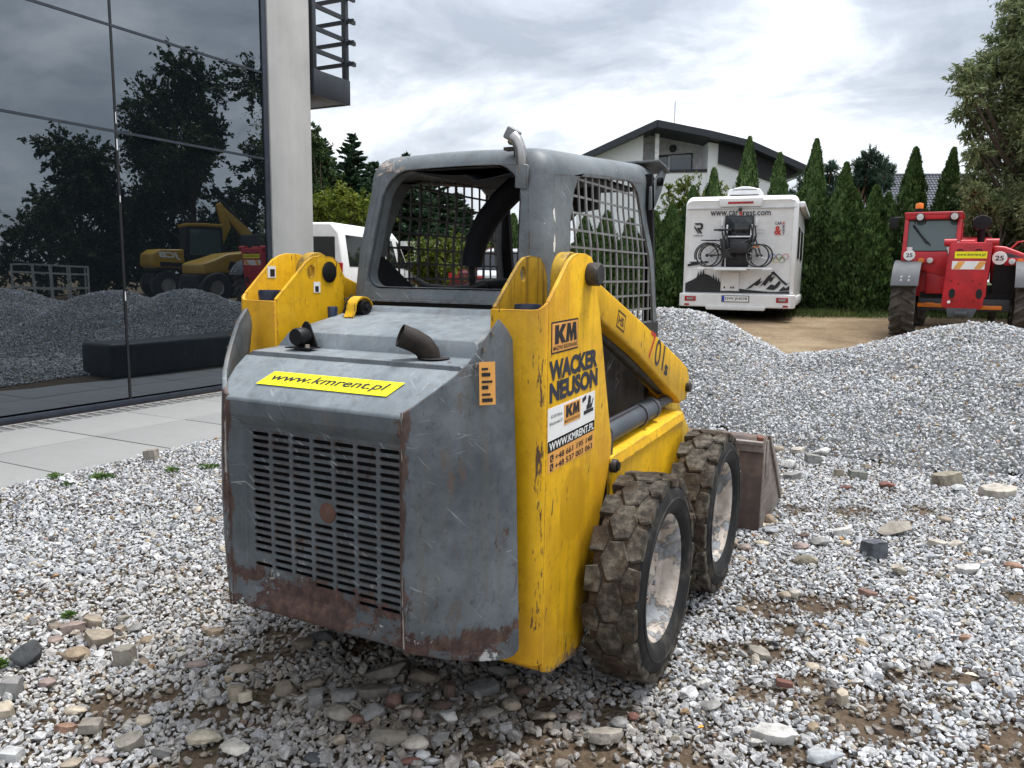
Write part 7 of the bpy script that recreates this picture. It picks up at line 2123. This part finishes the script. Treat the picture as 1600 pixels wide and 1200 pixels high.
bicycle('second black bicycle on the inner rail of the motorhome rack behind the nearest one', -0.17, False, 'bicycles on the motorhome rack')

# red telehandler, boom towards the viewer --------------------------------------------------------------
tx_, ty_, tz_ = at_sr(1500, 14.0)
TE = thing('telehandler', 'red telehandler with its boom lowered, facing the camera behind the gravel heap', 'telehandler', (tx_, ty_, tz_), -0.06)
# cab frame
cab_x0, cab_x1 = -1.05, -0.14
b = MB(); 
for xx in (cab_x0 + 0.035, cab_x1 - 0.035):
    b.loft([[(xx - 0.035, -0.10 + dy, z), (xx + 0.035, -0.10 + dy, z), (xx + 0.035, 0.0 + dy, z), (xx - 0.035, 0.0 + dy, z)] for z, dy in ((1.05, 0.0), (1.50, 0.02), (2.14, 0.18))], True, True)
    b.loft([[(xx - 0.035, 1.2, z), (xx + 0.035, 1.2, z), (xx + 0.035, 1.28, z), (xx - 0.035, 1.28, z)] for z in (1.05, 2.14)], True, True)
b.bx(cab_x0, cab_x1, 0.06, 0.18, 2.12, 2.22); b.bx(cab_x0 - 0.01, cab_x1 + 0.01, 0.06, 1.30, 2.18, 2.25)
b.build('cab_frame', MT['th_red'], TE, bevel=0.015, seg=3)
b = MB(); b.loft([[(cab_x0 + 0.06, y, z) , (cab_x1 - 0.06, y, z), (cab_x1 - 0.06, y + 0.01, z), (cab_x0 + 0.06, y + 0.01, z)] for y, z in ((-0.02, 1.56), (0.13, 2.13))], True, True); ws = b.build('windscreen', MT['th_glass'], TE, smooth=0)
b = MB(); b.tube([(-0.90, 0.06, 2.0), (-0.60, -0.03, 1.66)], 0.010, 6); b.tube([(-0.90, 0.055, 2.02), (-0.66, -0.025, 1.70)], 0.016, 4); b.build('wiper', MT['black'], ws)
b = MB(); b.tube([(-0.80 + 0.09*cos(a), 0.115 + 0.0*a, 2.10 + 0.10*sin(a)) for a in [pi + k*pi/8 for k in range(9)]], 0.010, 6); b.build('hose_loop', MT['black'], TE, smooth=50)
o_ = MB(); o_.box((-0.93, -0.028, 1.60), (0.09, 0.006, 0.05)); o_.build('screen_label', MT['white_print'], ws)
o_ = MB(); o_.box((-0.28, -0.028, 1.60), (0.12, 0.006, 0.04)); o_.build('screen_label', MT['lamp_clear'], ws)
b = MB(); b.bx(cab_x0 + 0.05, cab_x1 - 0.05, 1.22, 1.24, 1.4, 2.12); b.build('rear_screen', MT['th_glass'], TE)
b = MB(); b.bx(cab_x0, cab_x0 + 0.02, 0.1, 1.2, 1.5, 2.12); b.build('side_glass', MT['th_glass'], TE)
b = MB(); b.bx(-0.85, -0.40, 0.45, 0.60, 1.10, 1.80); b.bx(-0.75, -0.5, 0.47, 0.58, 1.8, 2.0); b.build('seat', MT['black'], TE, bevel=0.04)
b = MB(); b.prism([(cab_x0, 1.30), (cab_x0, 1.54), (cab_x1, 1.54), (cab_x1, 1.18), (-0.40, 1.12), (-0.60, 1.18)], 'y', -0.12, 0.02); b.bx(cab_x0 + 0.02, cab_x1 - 0.02, 0.0, 1.3, 0.75, 1.54); b.build('cab_front_panel', MT['th_red'], TE, bevel=0.01)
for xx in (-0.80, -0.26):
    b = MB(); b.lathe([(0.0, -0.05), (0.065, -0.045), (0.075, 0.0), (0.06, 0.05)], (xx, 0.02, 2.155), 'y', 18); l_ = b.build('work_lamp', MT['black'], TE, smooth=50)
    b = MB(); b.lathe([(0.0, -0.056), (0.055, -0.051), (0.058, -0.045)], (xx, 0.02, 2.155), 'y', 18); b.build('lamp_glass', MT['lamp_clear'], l_, smooth=50)
b = MB(); b.lathe([(0.065, 0), (0.068, 0.10), (0.055, 0.13), (0.0, 0.14)], (-0.85, 0.35, 2.30), 'z', 16); bc = b.build('beacon', MT['lamp_orange'], TE, smooth=50)
b = MB(); b.lathe([(0.075, -0.06), (0.075, 0.03), (0.06, 0.035)], (-0.85, 0.35, 2.30), 'z', 16); b.build('beacon_base', MT['black'], bc)
def disc25(x, z, R, y=-0.16):
    b = MB(); b.lathe([(0, -0.008), (R*0.97, -0.008), (R, 0.0), (R, 0.004), (0, 0.004)], (x, y, z), 'y', 28); d_ = b.build('speed_disc', MT['white_print'], TE, smooth=40)
    text_part('lettering', '25', MT['black_print'], d_, (x - R*0.56, y - 0.0095, z - R*0.36), (1, 0, 0), (0, 0, 1), R*1.12, R*0.74, bold=0.02)
disc25(-0.915, 1.475, 0.095); disc25(0.475, 1.425, 0.112)
for xx, z, mm in ((-0.72, 1.375, 'lamp_orange'), (-0.58, 1.38, 'lamp_clear'), (-0.83, 1.37, 'lamp_red'), (0.66, 1.365, 'lamp_clear'), (0.78, 1.36, 'lamp_orange'), (0.90, 1.355, 'lamp_red')):
    b = MB(); b.lathe([(0, -0.03), (0.045, -0.026), (0.052, 0.0), (0.052, 0.03)], (xx, -0.15, z), 'y', 16); b.build('indicator_lamp', MT[mm], TE, smooth=50)
b = MB(); b.prism([(-0.92, 1.31), (-0.50, 1.33), (-0.50, 1.43), (-0.92, 1.43)], 'y', -0.14, -0.10); b.prism([(0.55, 1.30), (1.05, 1.30), (1.05, 1.43), (0.55, 1.43)], 'y', -0.14, -0.10); b.build('lamp_panel', MT['th_red'], TE, bevel=0.01)
# fenders and wheels
for s, x0 in ((-1, -1.14), (1, 0.72)):
    b = MB(); lo = []; hi = []
    for k in range(10):
        a = radians(156 - 13*k*1.0)
        lo.append((x0, 0.0 + 0.72*cos(a), 0.62 + 0.74*sin(a))); hi.append((x0 + 0.44, 0.0 + 0.72*cos(a), 0.62 + 0.74*sin(a)))
    b.strip(lo, hi, 0.03); fe = b.build('fender', MT['th_grey'], TE, smooth=50)
    b = MB()
    for xx in (x0 + 0.17, x0 + 0.29):
        for dz in (1.03, 1.09): b.lathe([(0, -0.012), (0.018, -0.012), (0.02, 0.0)], (xx, -0.735 + 0.04*(dz > 1.05), dz), 'y', 8)
    b.build('fender_bolt', MT['lamp_clear'], fe)
def ag_wheel(cx, cy, R, w_, steer=0):
    b = MB(); b.lathe([(R*0.5, -w_*0.42), (R*0.72, -w_*0.5), (R*0.90, -w_*0.47), (R*0.93, 0), (R*0.90, w_*0.47), (R*0.72, w_*0.5), (R*0.5, w_*0.42)], (cx, cy, R), 'x', 40)
    n = 18
    for k in range(n):
        for s in (-1, 1):
            a = 2*pi*(k + (0.25 if s > 0 else -0.25))/n
            rg = []
            for (xx, da) in ((0.02*s*0, 0.0), (w_*0.28*s, 0.11), (w_*0.50*s, 0.22)):
                th = a + da; ww = 0.055
                rg.append([(cx + xx, cy + rr_*cos(th + q), R + rr_*sin(th + q)) for rr_, q in ((R*0.90, -ww), (R*1.0, -ww*0.8), (R*1.0, ww*0.8), (R*0.90, ww))])
            b.loft(rg, True, True)
    wo = b.build('wheel', MT['th_tyre'], TE, smooth=35)
    c = MB()
    for s in (-1, 1): c.lathe([(R*0.52, s*w_*0.40), (R*0.48, s*w_*0.30), (R*0.2, s*w_*0.22), (0, s*w_*0.24)], (cx, cy, R), 'x', 24)
    c.build('rim', MT['white_print'], wo, smooth=40)
for cx in (-0.945, 0.945):
    ag_wheel(cx, 0.0, 0.60, 0.40); ag_wheel(cx, 2.6, 0.60, 0.40)
# chassis, axle, engine hood
b = MB(); b.bx(-0.70, 0.70, -0.10, 0.10, 0.50, 0.72); b.bx(-0.16, 0.16, -0.18, 0.12, 0.44, 0.78); b.build('front_axle', MT['th_grey'], TE, bevel=0.03)
b = MB(); b.bx(-0.45, 0.45, 0.05, 3.2, 0.50, 0.95); b.bx(-0.70, 0.72, -0.06, 0.0, 0.62, 0.82); b.build('chassis', MT['under'], TE)
b = MB(); b.bx(-0.72, -0.20, -0.17, -0.13, 0.56, 0.63); b.bx(0.08, 0.58, -0.17, -0.13, 0.54, 0.61); b.bx(-0.60, -0.45, -0.18, -0.10, 0.60, 0.64); b.build('tie_rod_guard', MT['lamp_orange'], TE, bevel=0.006)
b = MB(); b.bx(-0.62, -0.28, -0.10, 0.05, 0.80, 1.25); b.build('cab_step_panel', MT['th_red'], TE, bevel=0.01)
b = MB(); b.prism([(0.36, 1.66), (0.55, 1.64), (1.12, 1.40), (1.12, 1.00), (0.50, 0.95), (0.36, 1.0)], 'y', 0.3, 2.6); b.build('engine_hood', MT['th_red'], TE, bevel=0.04, seg=3)
b = MB(); b.prism([(0.42, 1.20), (0.46, 1.52), (0.60, 1.52), (1.10, 1.36), (1.10, 1.12)], 'y', 0.22, 0.32); b.build('hood_grille', MT['th_grey'], TE)
b = MB(); b.bx(0.40, 0.75, -0.02, 0.25, 0.70, 1.32); b.build('side_box', MT['under'], TE)
# boom
b = MB()
b.loft([[(x0, y, z0), (x1, y, z0), (x1, y, z1), (x0, y, z1)] for x0, x1, y, z0, z1 in ((-0.20, 0.34, 3.6, 1.5, 2.0), (-0.22, 0.36, 1.2, 1.3, 1.8), (-0.23, 0.35, 0.0, 1.05, 1.66))], True, True)
b.build('boom', MT['th_red'], TE, bevel=0.02)
b = MB(); b.prism([(-0.31, 0.62), (-0.24, 0.56), (0.24, 0.56), (0.29, 0.60), (0.36, 1.62), (0.34, 1.66), (-0.24, 1.66), (-0.26, 1.62)], 'y', -1.05, -0.90)
b.loft([[(-0.25, -0.92, 0.75), (0.32, -0.92, 0.75), (0.34, -0.92, 1.62), (-0.24, -0.92, 1.62)], [(-0.21, 0.05, 1.1), (0.33, 0.05, 1.1), (0.33, 0.05, 1.6), (-0.21, 0.05, 1.6)]])
bh = b.build('boom_head', MT['th_red'], TE, bevel=0.02, seg=2)
b = MB(); b.cyl((-0.34, -0.98, 1.66), (-0.16, -0.98, 1.66), 0.06, 16); b.cyl((-0.10, -0.98, 1.665), (0.10, -0.98, 1.665), 0.035, 12); b.cyl((0.26, -0.98, 1.66), (0.44, -0.98, 1.66), 0.06, 16); b.build('pivot_tube', MT['th_red'], bh, smooth=50)
YH = -1.0535
b = MB(); b.bx(-0.17, 0.29, YH - 0.001, YH + 0.003, 1.40, 1.51); ys2 = b.build('web_sticker', MT['sticker_yellow'], bh)
text_part('lettering', 'www.kmrent.pl', MT['black_print'], bh, (-0.145, YH - 0.0012, 1.425), (1, 0, 0), (0, 0, 1), 0.41, 0.062, bold=0.012)
b = MB(); b.bx(-0.20, 0.27, YH - 0.001, YH + 0.003, 1.22, 1.355); b.build('warning_strip', MT['white_print'], bh)
b = MB()
for k in range(2):
    xk = -0.18 + 0.30*k; b.prism([(xk, 1.225), (xk + 0.10, 1.225), (xk + 0.17, 1.35), (xk + 0.07, 1.35)], 'y', YH - 0.0018, YH - 0.0012)
b.build('stripe_print', MT['sticker_orange'], bh)
for xx in (-0.165, 0.225):
    b = MB(); b.lathe([(0.0, -0.002), (0.044, -0.002), (0.048, 0.004)], (0, 0, 0), 'y', 24); b.v = [(xx + p[0], YH + p[1], 0.82 + p[2]*1.75) for p in b.v]; b.build('oval_opening', MT['under'], bh, smooth=40)
    for dx, dz in ((-0.06, 0.17), (0.05, 0.12), (-0.02, -0.16)):
        b = MB(); b.lathe([(0, -0.002), (0.012, -0.002), (0.013, 0.003)], (xx*0.8 + dx, YH, 0.86 + dz), 'y', 8); b.build('bolt_hole', MT['under'], bh)
for xx in (-0.10, 0.17):
    b = MB(); b.prism([(xx - 0.05, 1.52), (xx - 0.03, 1.55), (xx + 0.03, 1.55), (xx + 0.05, 1.52), (xx + 0.04, 1.52), (xx + 0.025, 1.535), (xx - 0.025, 1.535), (xx - 0.04, 1.52)], 'y', YH - 0.01, YH + 0.003); b.build('lug_eye', MT['under'], bh)
b = MB(); b.lathe([(0, -0.004), (0.024, -0.004), (0.026, 0.003)], (-0.20, YH, 0.68), 'y', 16); b.build('white_dot', MT['white_print'], bh)
b = MB(); b.prism([(-0.23, 0.58), (-0.20, 0.42), (0.16, 0.42), (0.22, 0.58)], 'y', -1.07, -0.85); b.cyl((-0.10, -1.08, 0.49), (0.08, -1.08, 0.49), 0.05, 12); b.build('coupler_plate', MT['lamp_clear'] if False else MT['th_grey'], bh, bevel=0.01)
b = MB(); b.tube([(-0.24, -0.75, 1.30), (-0.30, -0.5, 1.55), (-0.15, -0.2, 1.70)], 0.02, 6); b.build('hydraulic_hose', MT['black'], TE, smooth=50)
# mirrors
b = MB(); b.lathe([(0.0, -0.02), (0.14, -0.015), (0.155, 0.03), (0.12, 0.10), (0.0, 0.12)], (0, 0, 0), 'y', 24); b.v = [(0.165 + p[0]*1.05, 0.35 + p[1], 2.06 + p[2]*0.86) for p in b.v]; b.tube([(0.165, 0.42, 1.98), (0.17, 0.5, 1.62)], 0.06, 8); b.build('rear_view_mirror', MT['black'], TE, smooth=50)
b = MB(); b.box((-1.22, 0.0, 2.06), (0.14, 0.06, 0.20)); b.tube([(-1.22, 0.0, 2.16), (-1.06, 0.06, 2.16)], 0.012, 6); b.build('wing_mirror', MT['black'], TE, bevel=0.03)
b = MB(); b.tube([(0.62, 0.5, 1.58), (0.74, 0.5, 1.72), (0.86, 0.5, 1.74), (0.92, 0.5, 1.5)], 0.018, 8); b.tube([(0.86, 0.6, 1.5), (0.90, 0.6, 1.9), (1.02, 0.6, 1.95), (1.06, 0.6, 1.45)], 0.018, 8); b.build('hand_rail', MT['th_red'], TE, smooth=50)
b = MB(); b.cyl((1.0, 0.8, 1.4), (1.0, 0.8, 1.85), 0.06, 12); b.build('exhaust_stack', MT['black'], TE)

# white van -------------------------------------------------------------------------------------------------
vr = (538 - 800)/1226.79*15.5
vx, vy_ = from_sr(15.5, vr)
vz = float(terr(vx, vy_))
VA = thing('van', 'white passenger van with dark windows parked beside the glass building', 'van', (float(vx), float(vy_), vz), 0.29)
# local: rear right corner at origin, body spans x -1.85..0, y 0..4.9
sec = lambda y, z1, hw, zb_=0.30: [(-0.925 - hw, y, zb_), (-0.925 - hw - 0.0, y, 1.0), (-0.925 - hw + 0.10, y, z1 - 0.18), (-0.925 - hw + 0.25, y, z1), (-0.925 + hw - 0.25, y, z1), (-0.925 + hw - 0.10, y, z1 - 0.18), (-0.925 + hw, y, 1.0), (-0.925 + hw, y, zb_)]
b = MB(); b.loft([sec(0.0, 1.90, 0.90), sec(0.06, 1.93, 0.925), sec(3.2, 1.95, 0.925), sec(3.5, 1.90, 0.92), sec(4.15, 1.35, 0.90), sec(4.25, 1.15, 0.90), sec(4.75, 0.95, 0.86), sec(4.9, 0.75, 0.80)])
vb = b.build('body', MT['van_white'], VA, smooth=30, bevel=0.02, seg=2)
for x0, x1 in ((-0.80, -0.18), (-1.67, -1.05)):
    b = MB(); b.bx(x0, x1, -0.018, 0.03, 1.08, 1.66); b.build('rear_window', MT['veh_glass'], VA, bevel=0.03, seg=3)
b = MB(); b.bx(-0.930, -0.920, -0.012, 0.0, 0.35, 1.85); b.build('door_gap', MT['under'], VA)
for xx in (-0.10, -1.80):
    b = MB(); b.bx(xx - 0.05, xx + 0.07, -0.03, 0.14, 0.75, 1.15); b.build('tail_lamp', MT['lamp_red'], VA, bevel=0.01)
b = MB(); b.bx(-1.85, 0.0, -0.07, 0.1, 0.28, 0.50); b.build('bumper', MT['bike_black'], VA, bevel=0.03)
b = MB(); b.bx(-1.05, -0.80, -0.02, 0.02, 1.83, 1.87); b.build('brake_lamp', MT['lamp_red'], VA)
for y0, y1 in ((0.30, 1.25), (1.40, 2.35), (2.50, 3.25)):
    b = MB(); b.poly([(-0.003, y0, 1.08), (-0.003, y1, 1.08), (-0.085, y1 - (0.25 if y1 > 3 else 0), 1.70), (-0.085, y0, 1.70)], 0.03); b.build('side_window', MT['veh_glass'], VA)
b = MB(); b.poly([(-0.003, 3.32, 1.08), (-0.010, 3.95, 1.08), (-0.085, 3.50, 1.64), (-0.085, 3.32, 1.70)], 0.03); b.build('front_side_window', MT['veh_glass'], VA)
b = MB(); b.bx(-0.02, 0.006, 0.1, 4.2, 0.55, 0.60); b.build('side_strip', MT['bike_black'], VA)
for y in (1.35, 2.42, 3.28):
    b = MB(); b.bx(-0.008, 0.003, y, y + 0.012, 0.40, 1.60); b.build('door_seam', MT['under'], VA)
b = MB(); b.bx(-0.002, 0.012, 1.0, 1.2, 0.98, 1.02); b.bx(-0.002, 0.012, 2.55, 2.72, 0.96, 1.0); b.build('door_handle', MT['bike_black'], VA)
b = MB(); b.box((0.10, 3.75, 1.14), (0.16, 0.10, 0.22)); b.build('wing_mirror', MT['bike_black'], VA, bevel=0.03)
for y in (0.85, 4.0):
    for xx in (-0.11, -1.74): simple_wheel(VA, (xx, y, 0.33), 0.33, 0.22)
text_part('lettering', 'Vivid', MT['red_print'], VA, (-0.66, -0.004, 1.72), (1, 0, 0), (0, 0, 1), 0.30, 0.07, shear=0.3) if False else None

# two parked cars seen through the cab ------------------------------------------------------------------------
def car(lab, u, s, rot, col, group):
    x, y, z = at_sr(u, s)
    t_ = thing('parked_car', lab, 'car', (x, y, z), rot, group)
    m_ = plain('car_paint_%d' % int(col[0]*1000), col, 0.3, var=0.05)
    sc = lambda y, w, z0, z1: [(-w, y, z0), (-w, y, z0 + (z1 - z0)*0.6), (-w*0.86, y, z1), (w*0.86, y, z1), (w, y, z0 + (z1 - z0)*0.6), (w, y, z0)]
    b = MB(); b.loft([sc(0, 0.78, 0.30, 0.85), sc(0.12, 0.84, 0.25, 0.95), sc(0.5, 0.86, 0.22, 0.98), sc(3.2, 0.86, 0.22, 0.98), sc(4.0, 0.82, 0.25, 0.78), sc(4.2, 0.70, 0.32, 0.62)]); b.build('body', m_, t_, smooth=40, bevel=0.02)
    b = MB(); b.loft([[(-w, y, 0.95), (w, y, 0.95), (w*0.80, y2, z1), (-w*0.80, y2, z1)] for w, y, y2, z1 in ((0.74, 0.25, 0.62, 1.36), (0.80, 1.6, 1.6, 1.45), (0.80, 2.9, 2.25, 1.40))]); b.build('greenhouse', MT['veh_glass'], t_, smooth=30)
    b = MB(); b.loft([[(-0.62, 0.60, 1.37), (0.62, 0.60, 1.37), (0.60, 0.60, 1.41), (-0.60, 0.60, 1.41)], [(-0.66, 1.6, 1.45), (0.66, 1.6, 1.45), (0.62, 1.6, 1.49), (-0.62, 1.6, 1.49)], [(-0.64, 2.3, 1.40), (0.64, 2.3, 1.40), (0.6, 2.3, 1.44), (-0.6, 2.3, 1.44)]]); b.build('roof', m_, t_, bevel=0.01)
    for sx_ in (-1, 1):
        b = MB(); b.bx(sx_*0.68 - 0.12, sx_*0.68 + 0.12, -0.02, 0.10, 0.66, 0.84); b.build('tail_lamp', MT['lamp_red'], t_, bevel=0.01)
        simple_wheel(t_, (sx_*0.74, 0.75, 0.31), 0.31, 0.2); simple_wheel(t_, (sx_*0.74, 3.3, 0.31), 0.31, 0.2)
    b = MB(); b.bx(-0.26, 0.26, -0.015, 0.02, 0.60, 0.71); b.build('number_plate', MT['plate'], t_)
    b = MB(); b.bx(-0.76, 0.76, -0.05, 0.08, 0.30, 0.46); b.build('bumper', MT['bike_black'], t_, bevel=0.02)
car('dark red car with its tail lamps towards the cab, seen through the cab opening', 752, 18.6, 0.42, (0.10, 0.012, 0.018), 'cars parked behind the loader')
car('silver car right of the dark red one, seen past the inner post of the cab', 792, 17.4, 0.35, (0.52, 0.54, 0.57), 'cars parked behind the loader')
#car('light car behind the mesh guard on the right side of the cab', 868, 18.0, 0.30, (0.46, 0.47, 0.48), 'cars parked behind the loader')

# yellow machines across the yard, mirrored in the glass ----------------------------------------------------------
MT['jcb_yellow'] = plain('digger_yellow', (0.42, 0.24, 0.012), 0.4, var=0.1)
EX = thing('wheeled_excavator', 'yellow and black wheeled excavator mirrored in the glass wall', 'excavator', (11.4, 19.6, float(terr(11.4, 19.6))), math.atan2(-0.65, 0.76))
# local x: along the machine (rear at +x so the mirror shows it on the left), -y faces the glass
b = MB(); b.prism([(0.55, 1.10), (1.55, 1.10), (1.75, 1.25), (1.70, 1.62), (1.45, 1.80), (0.55, 1.84)], 'y', -1.1, 1.1); ex_b = b.build('counterweight', MT['jcb_yellow'], EX, bevel=0.06, seg=3)
b = MB(); b.prism([(-0.9, 1.05), (1.6, 1.05), (1.6, 1.16), (-0.9, 1.16)], 'y', -1.12, 1.12); b.prism([(0.6, 1.2), (1.50, 1.2), (1.50, 1.35), (0.6, 1.35)], 'y', -1.13, 1.13); b.build('upper_deck', MT['black'], EX)
# lettering faces the glass wall (local -y is turned towards it below)
b = MB(); b.bx(-0.85, 0.50, -1.05, 0.05, 1.15, 2.66); b.build('cab', MT['black'], EX, bevel=0.08, seg=3)
b = MB(); b.bx(-0.88, 0.53, -1.08, 0.08, 2.66, 2.78); b.build('cab_roof', MT['jcb_yellow'], EX, bevel=0.03)
b = MB(); b.bx(-0.70, 0.35, -1.07, -1.05, 1.65, 2.55); b.build('side_window', MT['th_glass'], EX)
b = MB(); b.bx(-1.9, 1.7, -1.0, 1.0, 0.55, 0.95); b.cyl((0, 0, 0.95), (0, 0, 1.06), 0.6, 24); b.build('undercarriage', MT['black'], EX, bevel=0.03)
b = MB()
prof_b = [(-0.9, 1.55), (-1.55, 2.75), (-1.30, 3.55), (-1.10, 3.70), (-0.95, 3.60), (-1.20, 2.80), (-0.55, 1.60)]
b.prism(prof_b, 'y', 0.25, 0.60); b.build('boom', MT['jcb_yellow'], EX, bevel=0.04)
b = MB(); b.prism([(-1.15, 3.72), (-0.95, 3.62), (-1.9, 2.5), (-2.55, 1.7), (-2.75, 1.75), (-2.15, 2.75)], 'y', 0.30, 0.55); b.build('dipper', MT['jcb_yellow'], EX, bevel=0.04)
b = MB(); b.tube([(-0.95, 0.42, 2.0), (-1.35, 0.42, 3.1)], 0.07, 10); b.tube([(-1.3, 0.42, 3.75), (-2.0, 0.42, 2.9)], 0.06, 10); b.build('ram', MT['dark_steel'], EX)
b = MB(); b.prism([(-2.5, 1.75), (-2.85, 1.70), (-2.95, 1.2), (-2.65, 0.9), (-2.25, 1.1), (-2.35, 1.4)], 'y', 0.0, 0.85); b.build('digger_bucket', MT['dark_steel'], EX, bevel=0.03)
for xx in (-1.35, 1.25):
    for yy in (-0.95, 0.95): simple_wheel(EX, (xx, yy, 0.52), 0.52, 0.40, 'y', 0.5)
EX.rotation_euler = (0, 0, 0)
for ch in list(EX.children):
    pass
# turn so that local -y looks at the glass wall (towards -x, slightly -y)
EX.rotation_euler = (0, 0, radians(-62))
text_part('lettering', 'JCB', MT['white_print'], ex_b, (0.72, -1.101, 1.45), (1, 0, 0), (0, 0, 1), 0.80, 0.27, bold=0.04, shear=0.25, lift=0.003)
WL = thing('compact_loader', 'yellow and black compact wheel loader mirrored beside the excavator', 'wheel loader', (7.1, 17.1, float(terr(7.1, 17.1))), radians(-70))
b = MB(); b.loft([[(x, -0.85, z0), (x, 0.85, z0), (x, 0.80, z1), (x, -0.80, z1)] for x, z0, z1 in ((1.1, 0.95, 1.30), (0.2, 0.95, 1.62), (-1.0, 0.95, 1.78))], True, True); b.build('hood', MT['jcb_yellow'], WL, bevel=0.08, seg=3)
b = MB(); b.bx(-1.9, 1.2, -0.8, 0.8, 0.45, 0.95); b.build('chassis', MT['black'], WL, bevel=0.05)
b = MB(); b.prism([(-0.35, 1.08), (0.25, 1.08), (0.15, 1.36), (-0.25, 1.30)], 'y', -0.865, -0.84); b.build('hood_grille', MT['black'], WL)
b = MB(); b.bx(-2.0, -0.9, -0.75, 0.75, 0.9, 2.3); b.build('cab', MT['black'], WL, bevel=0.08)
for xx in (0.7, -1.5):
    for yy in (-0.85, 0.85): simple_wheel(WL, (xx, yy, 0.5), 0.5, 0.38, 'y', 0.5)
CG = thing('metal_crate', 'galvanised metal cage crate mirrored near the left edge of the glass', 'crate', (13.4, 15.2, float(terr(13.4, 15.2))), radians(-60))
b = MB()
for z in (0.15, 0.6, 1.05, 1.3): 
    for yy in (-0.6, 0.6): b.bx(-1.1, 1.1, yy - 0.025, yy + 0.025, z - 0.025, z + 0.025)
    for xx in (-1.1, 1.1): b.bx(xx - 0.025, xx + 0.025, -0.6, 0.6, z - 0.025, z + 0.025)
for xx in (-1.1, -0.55, 0.0, 0.55, 1.1):
    for yy in (-0.6, 0.6): b.bx(xx - 0.026, xx + 0.026, yy - 0.026, yy + 0.026, 0.0, 1.3)
b.build('cage_frame', MT['grate'], CG)
